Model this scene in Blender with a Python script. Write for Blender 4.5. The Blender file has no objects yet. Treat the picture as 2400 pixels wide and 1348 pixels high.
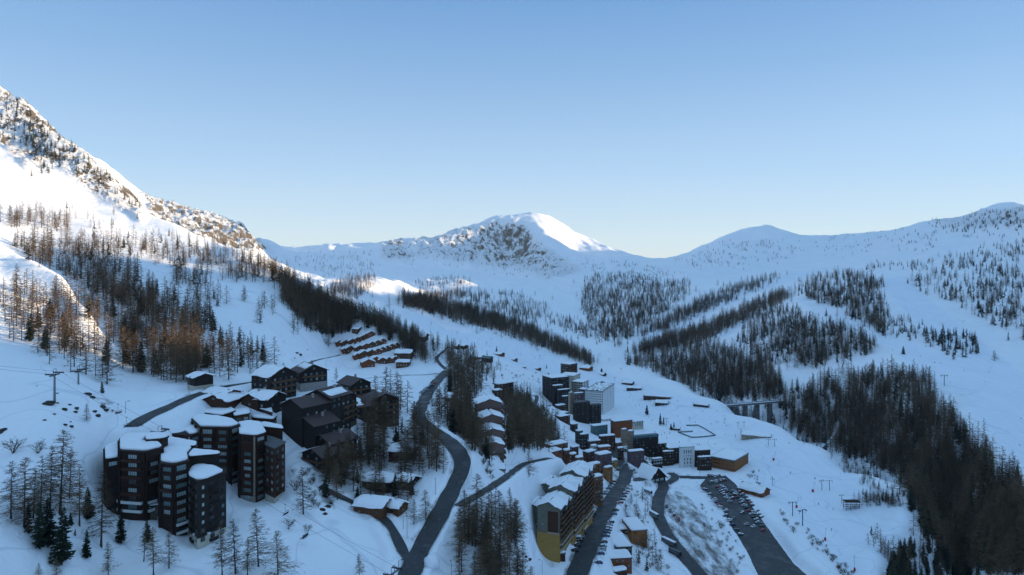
import bpy, bmesh, math, random
import numpy as np
from mathutils import Vector, Matrix, noise as mnoise

# ------------------------------------------------------------------ camera, sky, sun, exposure
scene = bpy.context.scene
COL = scene.collection
F = 1600.0          # focal length of the photograph in its own pixels (2400 wide)
HZ = 618.0          # row of the true horizon in the photograph
cam_data = bpy.data.cameras.new('camera')
cam_data.lens = 24.0
cam_data.sensor_width = 36.0
cam_data.sensor_fit = 'HORIZONTAL'
cam_data.shift_y = -(674.0 - HZ) / 2400.0
cam_data.clip_start = 1.0
cam_data.clip_end = 20000.0
cam = bpy.data.objects.new('camera', cam_data)
cam.location = (0, 0, 0)
cam.rotation_euler = (math.radians(90), 0, 0)
COL.objects.link(cam)
scene.camera = cam

SUN_EL = math.radians(7.5)
SUN_AZ = math.radians(82)       # clockwise from the viewing direction (+Y)
world = bpy.data.worlds.new('World')
scene.world = world
world.use_nodes = True
wn = world.node_tree.nodes
wl = world.node_tree.links
wn.clear()
w_out = wn.new('ShaderNodeOutputWorld')
w_bg = wn.new('ShaderNodeBackground')
w_sky = wn.new('ShaderNodeTexSky')
w_sky.sky_type = 'NISHITA'
w_sky.sun_disc = False
w_sky.sun_elevation = SUN_EL
w_sky.sun_rotation = SUN_AZ
w_sky.altitude = 2000
w_sky.air_density = 1.0
w_sky.dust_density = 0.3
w_sky.ozone_density = 3.0
w_bg.inputs['Strength'].default_value = 0.075
# the clear winter air: Nishita radiance, evened out towards the pale blue of the photograph by elevation
w_geo = wn.new('ShaderNodeTexCoord')
w_sep = wn.new('ShaderNodeSeparateXYZ'); wl.new(w_geo.outputs['Generated'], w_sep.inputs[0])
w_rmp = wn.new('ShaderNodeValToRGB'); wl.new(w_sep.outputs['Z'], w_rmp.inputs[0])
stops = [(0.0, (0.30, 0.345, 0.375)), (0.04, (0.28, 0.335, 0.375)), (0.13, (0.195, 0.28, 0.375)), (0.26, (0.118, 0.205, 0.325)), (0.36, (0.075, 0.158, 0.295)), (0.60, (0.12, 0.225, 0.37)), (1.0, (0.14, 0.245, 0.38))]
_e = w_rmp.color_ramp.elements
while len(_e) < len(stops): _e.new(0.5)
for _k, (_p, _c) in zip(_e, stops):
    _k.position = _p; _k.color = (*_c, 1)
w_scl = wn.new('ShaderNodeVectorMath'); w_scl.operation = 'SCALE'; w_scl.inputs['Scale'].default_value = 10.0
wl.new(w_rmp.outputs[0], w_scl.inputs[0])
w_mix = wn.new('ShaderNodeMix'); w_mix.data_type = 'RGBA'; w_mix.inputs['Factor'].default_value = 0.82
wl.new(w_sky.outputs[0], w_mix.inputs['A']); wl.new(w_scl.outputs[0], w_mix.inputs['B'])
wl.new(w_mix.outputs['Result'], w_bg.inputs[0])
wl.new(w_bg.outputs[0], w_out.inputs[0])

sun_data = bpy.data.lights.new('sun', 'SUN')
sun_data.energy = 2.8
sun_data.color = (1.0, 0.76, 0.48)
sun_data.angle = math.radians(0.6)
sun = bpy.data.objects.new('sun', sun_data)
sun_dir = Vector((math.sin(SUN_AZ) * math.cos(SUN_EL), math.cos(SUN_AZ) * math.cos(SUN_EL), math.sin(SUN_EL)))
sun.rotation_euler = sun_dir.to_track_quat('Z', 'Y').to_euler()
sun.location = (600, 200, 500)
COL.objects.link(sun)

scene.view_settings.view_transform = 'Standard'
scene.view_settings.look = 'None'
scene.view_settings.exposure = 1.75
scene.view_settings.gamma = 1.0
scene.view_settings.use_curve_mapping = False
scene.cycles.use_denoising = True
scene.cycles.max_bounces = 5
scene.cycles.diffuse_bounces = 3
scene.cycles.glossy_bounces = 2
scene.cycles.transmission_bounces = 2
scene.cycles.volume_bounces = 0
scene.cycles.use_adaptive_sampling = True
scene.cycles.adaptive_threshold = 0.02

RNG = random.Random(7)
NPR = np.random.RandomState(11)
# ------------------------------------------------------------------ the terrain
# Survey points: (column, row, distance): a sight line of the photograph and how far along it the ground lies.
CP = []
def S(*pts):
    for p in pts:
        px, py, d = p
        CP.append(((px - 1200.0) / F, d, -(py - HZ) / F * d))
def Zp(*pts):                      # (column, distance, height)
    for px, d, z in pts:
        CP.append(((px - 1200.0) / F, d, z))

# ground under and just before the camera
Zp((-700, 70, -30), (0, 70, -62), (700, 70, -95), (1200, 70, -115), (1700, 70, -155), (2400, 70, -190), (3000, 70, -200))
Zp((-700, 120, -38), (0, 120, -66), (600, 120, -84), (1200, 130, -108), (1600, 150, -150), (2000, 160, -188), (2400, 160, -205), (3000, 160, -200))
# near left slope
S((-600, 900, 215), (-600, 700, 330), (-600, 520, 470), (-600, 380, 700), (-600, 150, 1100))
S((0, 1348, 165), (0, 1200, 185), (0, 1050, 212), (0, 950, 240), (0, 880, 268), (0, 825, 300), (0, 760, 340), (0, 690, 385), (0, 620, 430), (0, 572, 460),
  (0, 545, 560), (0, 500, 640), (0, 400, 810), (0, 300, 1000))
S((130, 1348, 180), (130, 1150, 200), (130, 1000, 226), (130, 935, 245), (130, 870, 285), (130, 790, 345), (130, 720, 398), (110, 595, 560), (100, 520, 660), (100, 430, 830))
S((250, 1348, 192), (250, 1260, 205), (262, 1190, 224), (225, 1105, 228), (250, 1010, 246), (230, 930, 270), (310, 950, 280), (300, 870, 335), (262, 720, 455), (250, 620, 560), (230, 540, 690), (200, 460, 850), (300, 500, 840))
S((400, 1348, 190), (380, 1268, 208), (340, 1215, 222), (430, 1240, 222), (330, 1160, 238), (460, 1275, 215), (560, 1290, 205), (600, 1348, 190), (600, 1200, 232), (560, 1160, 258), (640, 1165, 258), (330, 985, 262), (420, 1010, 262))
S((400, 930, 290), (400, 870, 340), (400, 800, 395), (400, 720, 470), (400, 650, 560), (400, 590, 700), (450, 900, 325), (515, 910, 315))
S((520, 860, 360), (520, 800, 420), (520, 740, 480), (520, 680, 560), (520, 630, 650), (500, 580, 770))
S((650, 890, 365), (640, 840, 420), (640, 780, 490), (640, 720, 560), (640, 670, 640), (700, 800, 540), (740, 850, 480), (780, 800, 640), (850, 790, 700), (860, 850, 600))
S((600, 930, 310), (700, 930, 325), (780, 930, 330), (850, 900, 400), (850, 960, 340), (920, 860, 600), (980, 860, 590))
S((75, 612, 440), (150, 653, 422), (205, 725, 392), (255, 808, 358), (-200, 520, 470))
Zp((-200, 520, 30), (0, 508, 6), (75, 490, -6), (150, 468, -20), (210, 440, -40), (262, 402, -54))
# crest of the left ridge
crest = [(-600, 60, 1300), (0, 212, 1200), (60, 250, 1170), (150, 335, 1100), (200, 372, 1060), (250, 405, 1030), (300, 446, 1000), (340, 497, 930), (400, 525, 890), (460, 552, 850), (520, 572, 800),
         (570, 588, 750), (620, 618, 700), (680, 655, 660), (740, 690, 650), (800, 716, 670), (860, 738, 690), (930, 768, 740), (985, 792, 780)]
S(*crest)
for px, py, d in crest:
    z = -(py - HZ) / F * d
    Zp((px, d * 1.22, z - 0.10 * d), (px, d * 1.5, z - 0.16 * d if d > 900 else z - 0.12 * d))
# road and the terrace left of it
S((1045, 872, 540), (1030, 885, 505), (1000, 925, 430), (985, 955, 385), (975, 975, 365), (1005, 1000, 342), (1050, 1025, 322), (1085, 1065, 295), (1085, 1110, 278), (1060, 1150, 268), (1025, 1220, 250), (985, 1290, 235), (965, 1348, 222), (940, 1420, 205))
S((700, 1040, 290), (700, 1110, 268), (780, 1090, 282), (740, 1180, 248), (700, 1290, 212), (750, 1348, 205), (850, 1348, 212), (860, 1260, 232), (880, 1195, 262), (800, 1150, 268), (930, 1130, 282), (940, 1060, 305), (860, 1050, 308), (880, 980, 345))
# bank right of the road
S((1130, 1080, 298), (1140, 1140, 282), (1180, 1120, 305), (1120, 1200, 262), (1150, 1290, 242), (1100, 1348, 230), (1200, 1200, 285), (1210, 1100, 350), (1240, 1074, 395), (1290, 1078, 410), (1150, 1085, 345),
  (1120, 1000, 380), (1060, 960, 425), (1100, 940, 470), (1200, 1348, 255), (1230, 1240, 300), (1225, 1170, 325), (1200, 1030, 430))
S((1060, 900, 510), (1080, 870, 600), (1120, 860, 720), (1130, 900, 580), (1180, 945, 560), (1160, 900, 640), (1210, 980, 530), (1250, 1030, 470), (1260, 960, 660), (1230, 900, 800))
# lower village
S((1250, 1290, 350), (1300, 1335, 335), (1250, 1380, 310), (1340, 1348, 340), (1375, 1280, 370), (1400, 1225, 410), (1430, 1170, 460), (1465, 1125, 545), (1380, 1130, 475), (1420, 1080, 580), (1330, 1070, 540),
  (1300, 1010, 620), (1400, 1020, 700), (1280, 945, 830), (1340, 960, 830), (1440, 968, 835), (1480, 1040, 680), (1500, 1000, 745))
S((1510, 1112, 580), (1560, 1098, 610), (1500, 1075, 640), (1555, 1130, 562), (1540, 1160, 522), (1535, 1200, 484), (1560, 1250, 448), (1600, 1300, 416), (1640, 1348, 392), (1700, 1420, 350), (1620, 1180, 505), (1660, 1250, 452), (1700, 1320, 412),
  (1450, 1338, 380), (1492, 1275, 412), (1485, 1205, 465), (1520, 1350, 380))
S((1600, 1105, 590), (1700, 1120, 575), (1720, 1140, 552), (1690, 1180, 515), (1760, 1170, 522), (1720, 1240, 465), (1810, 1230, 470), (1760, 1310, 418), (1860, 1290, 428), (1800, 1380, 378), (1920, 1360, 388))
# pistes on the plateau
S((880, 712, 1000), (940, 728, 1050), (1000, 752, 1080), (1050, 780, 1050), (1100, 790, 1060), (1130, 830, 950), (1200, 820, 1080), (1220, 860, 950), (1300, 850, 1080), (1330, 890, 980), (1400, 870, 1080), (1450, 900, 1020), (1500, 900, 1020), (1540, 950, 860), (1600, 980, 790), (1700, 1020, 720),
  (1780, 1080, 625), (1850, 1130, 565), (1950, 1160, 535), (1900, 1230, 475), (2000, 1280, 440), (2060, 1220, 480), (1980, 1348, 398), (2000, 1420, 360))
edge = [(1000, 730, 1230), (1100, 762, 1230), (1200, 785, 1240), (1300, 822, 1200), (1380, 860, 1130), (1500, 862, 1130), (1560, 888, 1050), (1620, 915, 960), (1700, 948, 880), (1780, 990, 795), (1850, 1020, 740),
        (1950, 1072, 660), (2050, 1130, 582), (2120, 1160, 545), (2180, 1205, 500), (2150, 1275, 450), (2090, 1348, 405), (2060, 1420, 368)]
S(*edge)
# gorge beyond the edge
Zp((1500, 1290, -186), (1600, 1130, -200), (1700, 985, -228), (1800, 880, -243), (1900, 800, -248), (2000, 710, -250), (2100, 640, -252), (2200, 575, -252), (2260, 500, -248), (2240, 430, -244), (2180, 385, -244), (2150, 340, -240))
# hidden ground between the plateau's upper edge and the forest belt
Zp((1100, 1330, -121), (1200, 1350, -135), (1300, 1340, -152))
# valley floor and far bank
S((1430, 815, 1300), (1450, 800, 1400), (1480, 780, 1520), (1400, 850, 1180), (1350, 790, 1450), (1300, 775, 1430), (1200, 745, 1450), (1100, 715, 1450), (1000, 700, 1420))
S((1540, 800, 1450), (1600, 765, 1580), (1700, 712, 1760), (1840, 655, 2000), (1950, 632, 2200), (1600, 840, 1240), (1650, 810, 1260), (1700, 870, 1080), (1750, 800, 1220), (1800, 900, 960), (1830, 940, 935), (1860, 955, 900), (1750, 755, 1370), (1830, 712, 1460), (1870, 698, 1420),
  (1950, 730, 1200), (2050, 780, 1060), (2150, 830, 950), (2250, 875, 850), (2300, 910, 780), (2400, 1010, 650), (2400, 1100, 560), (2500, 1150, 500), (2700, 1100, 500), (2900, 1050, 480))
S((1900, 940, 880), (1900, 860, 1010), (2000, 960, 800), (2000, 870, 920), (2100, 1000, 700), (2100, 900, 820), (2200, 1060, 620), (2200, 960, 730), (2300, 1130, 530), (2300, 1040, 620), (2400, 1230, 450), (2300, 1260, 430), (2400, 1348, 370), (2600, 1348, 330), (2900, 1250, 330))
S((2130, 637, 1700), (2160, 692, 1450), (2250, 750, 1220), (2330, 810, 1030), (2400, 862, 920), (2050, 690, 1420), (2300, 700, 1300), (2400, 760, 1120), (2400, 700, 1320), (2400, 620, 1700), (2250, 640, 1600),
  (2700, 900, 700), (2700, 700, 1150), (2700, 560, 1500), (3000, 850, 650), (3000, 600, 1200))
S((2000, 600, 2500), (2200, 580, 2150), (2300, 550, 2200), (1900, 620, 2550), (1800, 618, 2850), (1700, 640, 2600), (1600, 650, 2550), (1500, 640, 2850), (1450, 720, 2000), (1400, 660, 2500), (1350, 700, 2150), (1400, 755, 1700), (1500, 700, 1950), (1550, 740, 1700), (1300, 740, 1800), (1400, 625, 2900), (1450, 618, 3000))
# mounds in the mid distance that catch the sun
S((750, 690, 1350), (800, 662, 1450), (850, 655, 1500), (900, 652, 1500), (940, 662, 1500), (975, 690, 1420), (900, 700, 1250), (850, 705, 1180), (960, 676, 1700), (1020, 662, 1750), (1060, 658, 1750), (1100, 672, 1700), (1130, 690, 1650), (1180, 700, 1700), (1000, 698, 1500))
Zp((850, 1850, -60), (920, 1850, -62), (1050, 2050, -62), (750, 1800, -62), (650, 1500, -75), (500, 1700, -40))
# back wall
S((600, 640, 2500), (700, 625, 2500), (800, 640, 2400), (900, 642, 2500), (1000, 650, 2500), (1100, 655, 2500), (1200, 660, 2500), (1300, 665, 2500), (1000, 610, 2950), (1130, 612, 3120), (1205, 600, 3250), (1230, 630, 2950), (850, 605, 2900))
back = [(640, 582, 3300), (700, 580, 3300), (800, 574, 3300), (900, 569, 3300), (950, 561, 3300), (1050, 545, 3350), (1100, 530, 3400), (1160, 512, 3450), (1205, 501, 3500), (1250, 500, 3560), (1300, 513, 3580), (1350, 543, 3600),
        (1400, 568, 3600), (1450, 590, 3550), (1500, 609, 3450), (1570, 609, 3300), (1650, 580, 3350), (1700, 558, 3400), (1750, 542, 3450), (1800, 535, 3450), (1840, 541, 3400), (1860, 549, 3350), (1930, 556, 3150), (2000, 551, 2950), (2100, 540, 2750), (2170, 522, 2600), (2250, 512, 2500),
        (2320, 492, 2400), (2400, 490, 2300), (2480, 482, 2200), (2600, 482, 1980), (2760, 458, 1750), (2920, 430, 1560), (3100, 330, 1400)]  # crest beyond the right frame edge is unseen, lowered to let sun reach the mounds
S(*back)
for px, py, d in back:
    z = -(py - HZ) / F * d
    if 1880 < px < 2450: Zp((px, d * 1.12, z * 1.12 * .95), (px, d * 1.32, z * 1.32 * .93))  # hidden ground behind the crest, raised to shade the back wall
    else: Zp((px, d * 1.12, z - 0.055 * d), (px, d * 1.35, z - 0.12 * d))
Zp((2600, 2800, 400), (2560, 3000, 420), (2560, 3150, 400), (2640, 3380, 520), (2620, 3580, 600), (2760, 3600, 600), (2660, 3860, 390), (2540, 3820, 230), (2700, 2500, 360), (2980, 2700, 420), (2980, 3000, 440), (2980, 3400, 480), (2980, 3650, 480), (2960, 3950, 280), (3030, 1700, 160), (2980, 2080, 195), (2980, 4200, 60), (2700, 4200, 60), (2400, 4200, 80), (2200, 4000, 80), (2000, 4200, 60))  # unseen peaks and gaps added to keep sun off the back wall
S((1245, 520, 3400), (1264, 550, 3240), (1297, 588, 3060), (1330, 611, 2930), (1348, 634, 2780))
S((1400, 606, 3150), (1350, 595, 3280), (1330, 560, 3420))
# rocky shoulder behind the left ridge
rockr = [(240, 380, 2300), (300, 430, 2300), (345, 462, 2350), (380, 473, 2350), (430, 488, 2400), (490, 500, 2400), (540, 517, 2400), (580, 545, 2450), (610, 562, 2600)]
S(*rockr)
S((400, 520, 2000), (460, 545, 1950), (520, 560, 2000), (560, 575, 2050), (300, 500, 1800), (620, 600, 2400))
for px, py, d in rockr:
    z = -(py - HZ) / F * d
    Zp((px, d * 1.2, z - 0.07 * d), (px, d * 1.5, z - 0.14 * d))

A0, A1, NA = -1.0, 1.16, 960
L0, L1, NL = math.log(64.0), math.log(4600.0), 860
cpn = np.array(CP)
KX = 1.0; KY = 0.62
def feat(a, y):
    return np.stack([a * KX, np.log(y) * KY], -1)
def tps(r2):
    return 0.5 * r2 * np.log(r2 + 1e-12)
def rbf_fit(P, v, lam):
    n = len(P)
    d2 = ((P[:, None] - P[None]) ** 2).sum(-1)
    K = tps(d2) + lam * np.eye(n)
    Q = np.concatenate([np.ones((n, 1)), P], 1)
    M = np.block([[K, Q], [Q.T, np.zeros((3, 3))]])
    return np.linalg.solve(M, np.concatenate([v, np.zeros(3)]))
P_ = feat(cpn[:, 0], cpn[:, 1])
V_ = cpn[:, 2] / cpn[:, 1]                       # interpolate the slope of the sight line, z / y
W_ = rbf_fit(P_, V_, 2e-5)
cA = np.linspace(A0, A1, 241); cL = np.linspace(L0, L1, 301)
gA, gL = np.meshgrid(cA, cL)
Q_ = np.stack([gA.ravel() * KX, gL.ravel() * KY], -1)
res = np.zeros(len(Q_))
for i in range(0, len(Q_), 8000):
    q = Q_[i:i + 8000]
    d2 = ((q[:, None] - P_[None]) ** 2).sum(-1)
    res[i:i + 8000] = tps(d2) @ W_[:len(P_)] + W_[-3] + q @ W_[-2:]
coarse = res.reshape(gA.shape)
def bilerp(G, fa, fl):
    na, nl = G.shape[1], G.shape[0]
    fa = np.clip(fa, 0, na - 1.001); fl = np.clip(fl, 0, nl - 1.001)
    i = fa.astype(int); j = fl.astype(int); u = fa - i; v = fl - j
    return (G[j, i] * (1 - u) + G[j, i + 1] * u) * (1 - v) + (G[j + 1, i] * (1 - u) + G[j + 1, i + 1] * u) * v
def cubic_up(G, n, axis):
    # smooth (Catmull-Rom) refinement along one axis
    G = np.moveaxis(G, axis, 0); m = G.shape[0]
    t = np.linspace(0, m - 1, n); i = np.minimum(t.astype(int), m - 2); u = (t - i)[:, None]
    p0 = G[np.maximum(i - 1, 0)]; p1 = G[i]; p2 = G[i + 1]; p3 = G[np.minimum(i + 2, m - 1)]
    r = 0.5 * (2 * p1 + (p2 - p0) * u + (2 * p0 - 5 * p1 + 4 * p2 - p3) * u * u + (3 * p1 - p0 - 3 * p2 + p3) * u ** 3)
    return np.moveaxis(r, 0, axis)
E = cubic_up(cubic_up(coarse, NA, 1), NL, 0)
vA = np.linspace(A0, A1, NA); vL = np.linspace(L0, L1, NL)
TA, TL = np.meshgrid(vA, vL)
TY = np.exp(TL); TX = TA * TY
TZ = E * TY
PXG = 1200 + F * TA                 # photograph column of every grid vertex
def PYG(): return HZ - F * TZ / TY

# value noise on world coordinates
_perm = NPR.randint(0, 1 << 30, 4096)
def vnoise(x, y, seed=0):
    xi = np.floor(x).astype(np.int64); yi = np.floor(y).astype(np.int64)
    u = x - xi; v = y - yi
    u = u * u * u * (u * (u * 6 - 15) + 10); v = v * v * v * (v * (v * 6 - 15) + 10)
    def h(a, b):
        k = (a * 73856093) ^ (b * 19349663) ^ (seed * 83492791 + 12345)
        return (_perm[k & 4095] ^ _perm[(k >> 12) & 4095]) % 10007 / 10006.0 * 2 - 1
    return (h(xi, yi) * (1 - u) + h(xi + 1, yi) * u) * (1 - v) + (h(xi, yi + 1) * (1 - u) + h(xi + 1, yi + 1) * u) * v
def fbm(x, y, scale, octs=4, seed=0, gain=0.5):
    r = 0; a = 1.0; f = 1.0 / scale
    for o in range(octs):
        r = r + a * vnoise(x * f + 13.7 * o, y * f - 7.1 * o, seed + o); a *= gain; f *= 2.03
    return r
def in_poly(px, py, poly):
    px = np.asarray(px, float); py = np.asarray(py, float)
    c = np.zeros(np.broadcast(px, py).shape, bool)
    n = len(poly)
    for i in range(n):
        x1, y1 = poly[i]; x2, y2 = poly[(i + 1) % n]
        if y1 == y2: continue
        t = (y1 > py) != (y2 > py)
        c ^= t & (px < (x2 - x1) * (py - y1) / (y2 - y1) + x1)
    return c
def blur(M, n):
    for _ in range(n):
        M = (np.roll(M, 1, 0) + M + np.roll(M, -1, 0)) / 3
        M = (np.roll(M, 1, 1) + M + np.roll(M, -1, 1)) / 3
    return M
pyg = PYG()
VIS = pyg <= np.minimum.accumulate(pyg, 0) + 6
ROCK_POLYS = [
    ([(-40, 190), (30, 205), (150, 325), (250, 400), (345, 490), (330, 520), (230, 455), (120, 385), (60, 400), (0, 330), (-40, 300)], (0, 1400), 0.9),
    ([(330, 455), (420, 480), (500, 495), (560, 520), (610, 555), (640, 590), (560, 582), (480, 565), (400, 535), (345, 500)], (1500, 3200), 1.0),
    ([(890, 568), (950, 560), (960, 590), (1000, 585), (1010, 600), (950, 612), (895, 608)], (2400, 3700), 1.0),
    ([(955, 562), (1050, 545), (1160, 512), (1235, 520), (1250, 560), (1300, 590), (1340, 615), (1370, 640), (1280, 655), (1210, 630), (1120, 622), (1000, 602)], (2400, 3600), 0.9),
    ([(2180, 515), (2280, 495), (2400, 485), (2410, 530), (2230, 540)], (2000, 2800), 0.78),
]
ROCK = np.zeros_like(TZ)
for poly, (d0, d1), v in ROCK_POLYS:
    m = in_poly(PXG, pyg, poly) & (TY > d0) & (TY < d1)
    ROCK = np.maximum(ROCK, m * v)
ROCK = blur(ROCK, 5)
# relief: gentle everywhere, craggy on the rock
amp = np.clip(TY / 900.0, 0.12, 2.2)
TZ += amp * 1.5 * fbm(TX, TY, 60, 3, 5)
TZ += np.clip((TY - 900) / 1500, 0, 1) * 9 * fbm(TX, TY, 260, 3, 9) * np.clip((3600 - TY) / 1500, 0.1, 1) * 0.8
gul = np.abs(fbm(TX + 0.35 * TY, TY * 0.45, 75, 3, 61)); okg = np.clip((TY - 450) / 500, 0, 1) * np.clip((HZ + 330 - pyg) / 120, 0, 1)
TZ += okg * (7 * np.clip(TY / 1500, .3, 1.6) * (0.5 - gul)) * (1 - 0.8 * np.clip(((TX > -60) & (TX < 430) & (TY > 800) & (TY < 1300)) * 1.0, 0, 1))
rr = np.abs(fbm(TX, TY, 34, 4, 21, 0.6)); r2 = np.abs(fbm(TX, TY, 85, 4, 31, 0.6))
far = np.clip(TY / 1100.0, 0.6, 2.4)
r3 = np.abs(fbm(TX, TY, 15, 4, 41, 0.62))
TZ += ROCK * far * np.where(TY > 2300, 0.45, np.where(TY > 1500, 0.75, 1.0)) * (5 * (0.55 - rr) + 9 * (0.5 - r2) + 4.5 * (0.5 - r3))
TZ += 0.32 * fbm(TX, TY, 11, 3, 91) * np.clip(1.6 - TY / 500, 0, 1)

def grid_uv(x, y):
    a = x / y
    return (a - A0) / (A1 - A0) * (NA - 1), (np.log(y) - L0) / (L1 - L0) * (NL - 1)
def H(x, y):
    x = np.asarray(x, float); y = np.maximum(np.asarray(y, float), 65.0)
    fa, fl = grid_uv(x, y)
    r = bilerp(TZ, np.atleast_1d(fa), np.atleast_1d(fl))
    return r if x.ndim else float(r[0])
def rebuild_vis():
    global CM
    CM = np.minimum.accumulate(PYG(), 0)
rebuild_vis()
def G(px, py):
    """world point where the sight line of pixel (px, py) meets the ground"""
    fa = ((px - 1200) / F - A0) / (A1 - A0) * (NA - 1)
    fa = min(max(fa, 0), NA - 1.001); i = int(fa); u = fa - i
    col = CM[:, i] * (1 - u) + CM[:, i + 1] * u
    j = int(np.searchsorted(-col, -py))
    j = min(max(j, 1), NL - 1)
    t = (col[j - 1] - py) / max(1e-6, col[j - 1] - col[j])
    y = math.exp(vL[j - 1] + (vL[1] - vL[0]) * min(max(t, 0), 1))
    x = (px - 1200) / F * y
    return x, y, H(x, y)
def Gy(px, d):
    x = (px - 1200) / F * d
    return x, d, H(x, d)

# roads: level bands cut into the slope with low snow banks beside them
def densify(pts, step):
    out = []
    for (x1, y1, z1), (x2, y2, z2) in zip(pts, pts[1:]):
        n = max(1, int(math.hypot(x2 - x1, y2 - y1) / step))
        for k in range(n):
            t = k / n; out.append((x1 + (x2 - x1) * t, y1 + (y2 - y1) * t, z1 + (z2 - z1) * t))
    out.append(pts[-1]); return out
def smooth_line(pts, it=3):
    p = [list(q) for q in pts]
    for _ in range(it):
        q = [p[0]]
        for a, b in zip(p, p[1:]):
            q.append([a[k] * .75 + b[k] * .25 for k in range(3)]); q.append([a[k] * .25 + b[k] * .75 for k in range(3)])
        q.append(p[-1]); p = q
    return p
ROADS = []
ONROAD = np.zeros(TZ.shape, bool)
def road(name, label, pxs, width, mat='asphalt', bank=0.9, smooth_z=8):
    P = [G(*p) for p in pxs]
    L = densify(smooth_line(P), 2.5)
    L = np.array(L)
    z = L[:, 2].copy()
    for _ in range(smooth_z * 6):
        z[1:-1] = (z[:-2] + z[1:-1] * 2 + z[2:]) / 4
    L[:, 2] = z
    ROADS.append((name, label, L, width, mat))
    # shape the terrain
    lo = L[:, :2].min(0) - width - 14; hi = L[:, :2].max(0) + width + 14
    m = (TX > lo[0]) & (TX < hi[0]) & (TY > lo[1]) & (TY < hi[1])
    idx = np.nonzero(m.ravel())[0]
    X = TX.ravel()[idx]; Y = TY.ravel()[idx]; Zr = TZ.ravel()
    best = np.full(len(idx), 1e9); bz = np.zeros(len(idx))
    A = L[:-1]; B = L[1:]
    for k in range(len(A)):
        ab = B[k, :2] - A[k, :2]; l2 = ab @ ab + 1e-9
        t = np.clip(((X - A[k, 0]) * ab[0] + (Y - A[k, 1]) * ab[1]) / l2, 0, 1)
        d = np.hypot(X - A[k, 0] - t * ab[0], Y - A[k, 1] - t * ab[1])
        s = d < best; best[s] = d[s]; bz[s] = (A[k, 2] + t * (B[k, 2] - A[k, 2]))[s]
    w = 1 - np.clip((best - width * 0.5 - 0.8) / 7.0, 0, 1); w = w * w * (3 - 2 * w)
    nz = Zr[idx] * (1 - w) + bz * w
    free = ~ONROAD.ravel()[idx]
    nz += bank * np.exp(-((best - width * 0.5 - 1.9) / 0.9) ** 2) * (0.7 + 0.5 * vnoise(X / 4, Y / 4, 3))
    nz -= (best < width * 0.5 + 0.4) * 0.35
    Zr = TZ.reshape(-1); Zr[idx[free]] = nz[free]
    ONROAD.reshape(-1)[idx[best < width * 0.5 + 0.6]] = True
    rebuild_vis()
road('road', 'dark asphalt main road curving between the larches and the bank', [(880, 1600), (915, 1450), (960, 1348), (985, 1290), (1025, 1215), (1062, 1145), (1087, 1090), (1078, 1060), (1048, 1027), (1005, 1003), (978, 980), (985, 955), (1003, 920), (1028, 888), (1050, 868)], 7.5)
road('side_road', 'narrow side road climbing right from the main road', [(1075, 1185), (1130, 1150), (1180, 1122), (1215, 1096), (1250, 1076), (1300, 1077)], 4.5)
road('lane', 'narrow cleared lane below the log chalet', [(962, 1330), (935, 1270), (912, 1222), (862, 1195), (800, 1165), (752, 1138)], 3.6)
road('upper_road', 'asphalt road passing above the dark apartment blocks', [(310, 1000), (345, 975), (390, 955), (450, 930), (515, 908), (560, 896), (640, 893)], 6.0)
road('hillside_track', 'thin track curving up to the chalet terraces', [(692, 880), (700, 862), (735, 845), (790, 834), (812, 832)], 3.0, bank=0.4)
road('terrace_track', 'thin level track crossing the snowy terrace', [(780, 893), (860, 886), (930, 882), (1000, 878), (1030, 876)], 2.6, bank=0.4)
road('village_street', 'asphalt street passing the yellow and brown apartment block', [(1280, 1650), (1325, 1440), (1350, 1348), (1378, 1280), (1402, 1225), (1432, 1170), (1462, 1132), (1470, 1100)], 11.0, bank=0.6)
road('lower_road', 'asphalt road descending right of the small snowy roofs', [(1870, 1650), (1715, 1440), (1640, 1348), (1600, 1300), (1562, 1250), (1540, 1205), (1543, 1165), (1560, 1135), (1530, 1118), (1480, 1125)], 9.0, bank=0.6)
road('hotel_road', 'short asphalt road climbing to the hotel front', [(1560, 1135), (1588, 1118), (1570, 1108)], 7.0, bank=0.5)
road('village_road', 'asphalt road winding between the buildings of the village centre', [(1462, 1128), (1466, 1100), (1446, 1068), (1432, 1042), (1420, 1020), (1396, 1004)], 9.0, bank=0.5)
road('square', 'paved square below the beige towers', [(1440, 1052), (1480, 1058), (1500, 1085), (1530, 1102)], 13.0, bank=0.3)
road('back_road', 'road curling behind the black block and the larch wood', [(1185, 945), (1225, 922), (1262, 930), (1250, 950), (1262, 975), (1290, 985)], 5.0, bank=0.5)
road('village_lane', 'lane from the main road to the brown tower', [(990, 952), (1050, 948), (1110, 938), (1150, 935)], 4.0, bank=0.4)
road('upper_lane', 'lane climbing towards the upper village', [(1050, 868), (1030, 855), (1020, 838), (1040, 822), (1052, 812)], 3.5, bank=0.4)
road('hotel_forecourt', 'asphalt forecourt in front of the timber hotel', [(1588, 1118), (1640, 1118), (1700, 1122)], 8.0, bank=0.4)
# car park: one level sheet
CARPARK = [(1655, 1128), (1700, 1118), (1722, 1132), (1760, 1172), (1812, 1232), (1865, 1292), (2060, 1520), (1860, 1540), (1752, 1300), (1715, 1235), (1685, 1182), (1640, 1145)]
cpw = np.array([G(*p) for p in CARPARK])
CARZ = float(np.median(cpw[:, 2]))
cm = in_poly(TX, TY, [(p[0], p[1]) for p in cpw]).astype(float)
cmb = blur(cm, 3)
fitA = np.c_[cpw[:, 0], cpw[:, 1], np.ones(len(cpw))]
cpl, *_ = np.linalg.lstsq(fitA, cpw[:, 2], rcond=None)
def carpark_z(x, y): return cpl[0] * x + cpl[1] * y + cpl[2]
TZ[:] = TZ * (1 - cmb) + (carpark_z(TX, TY) - 0.3) * cmb
rebuild_vis()

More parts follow.
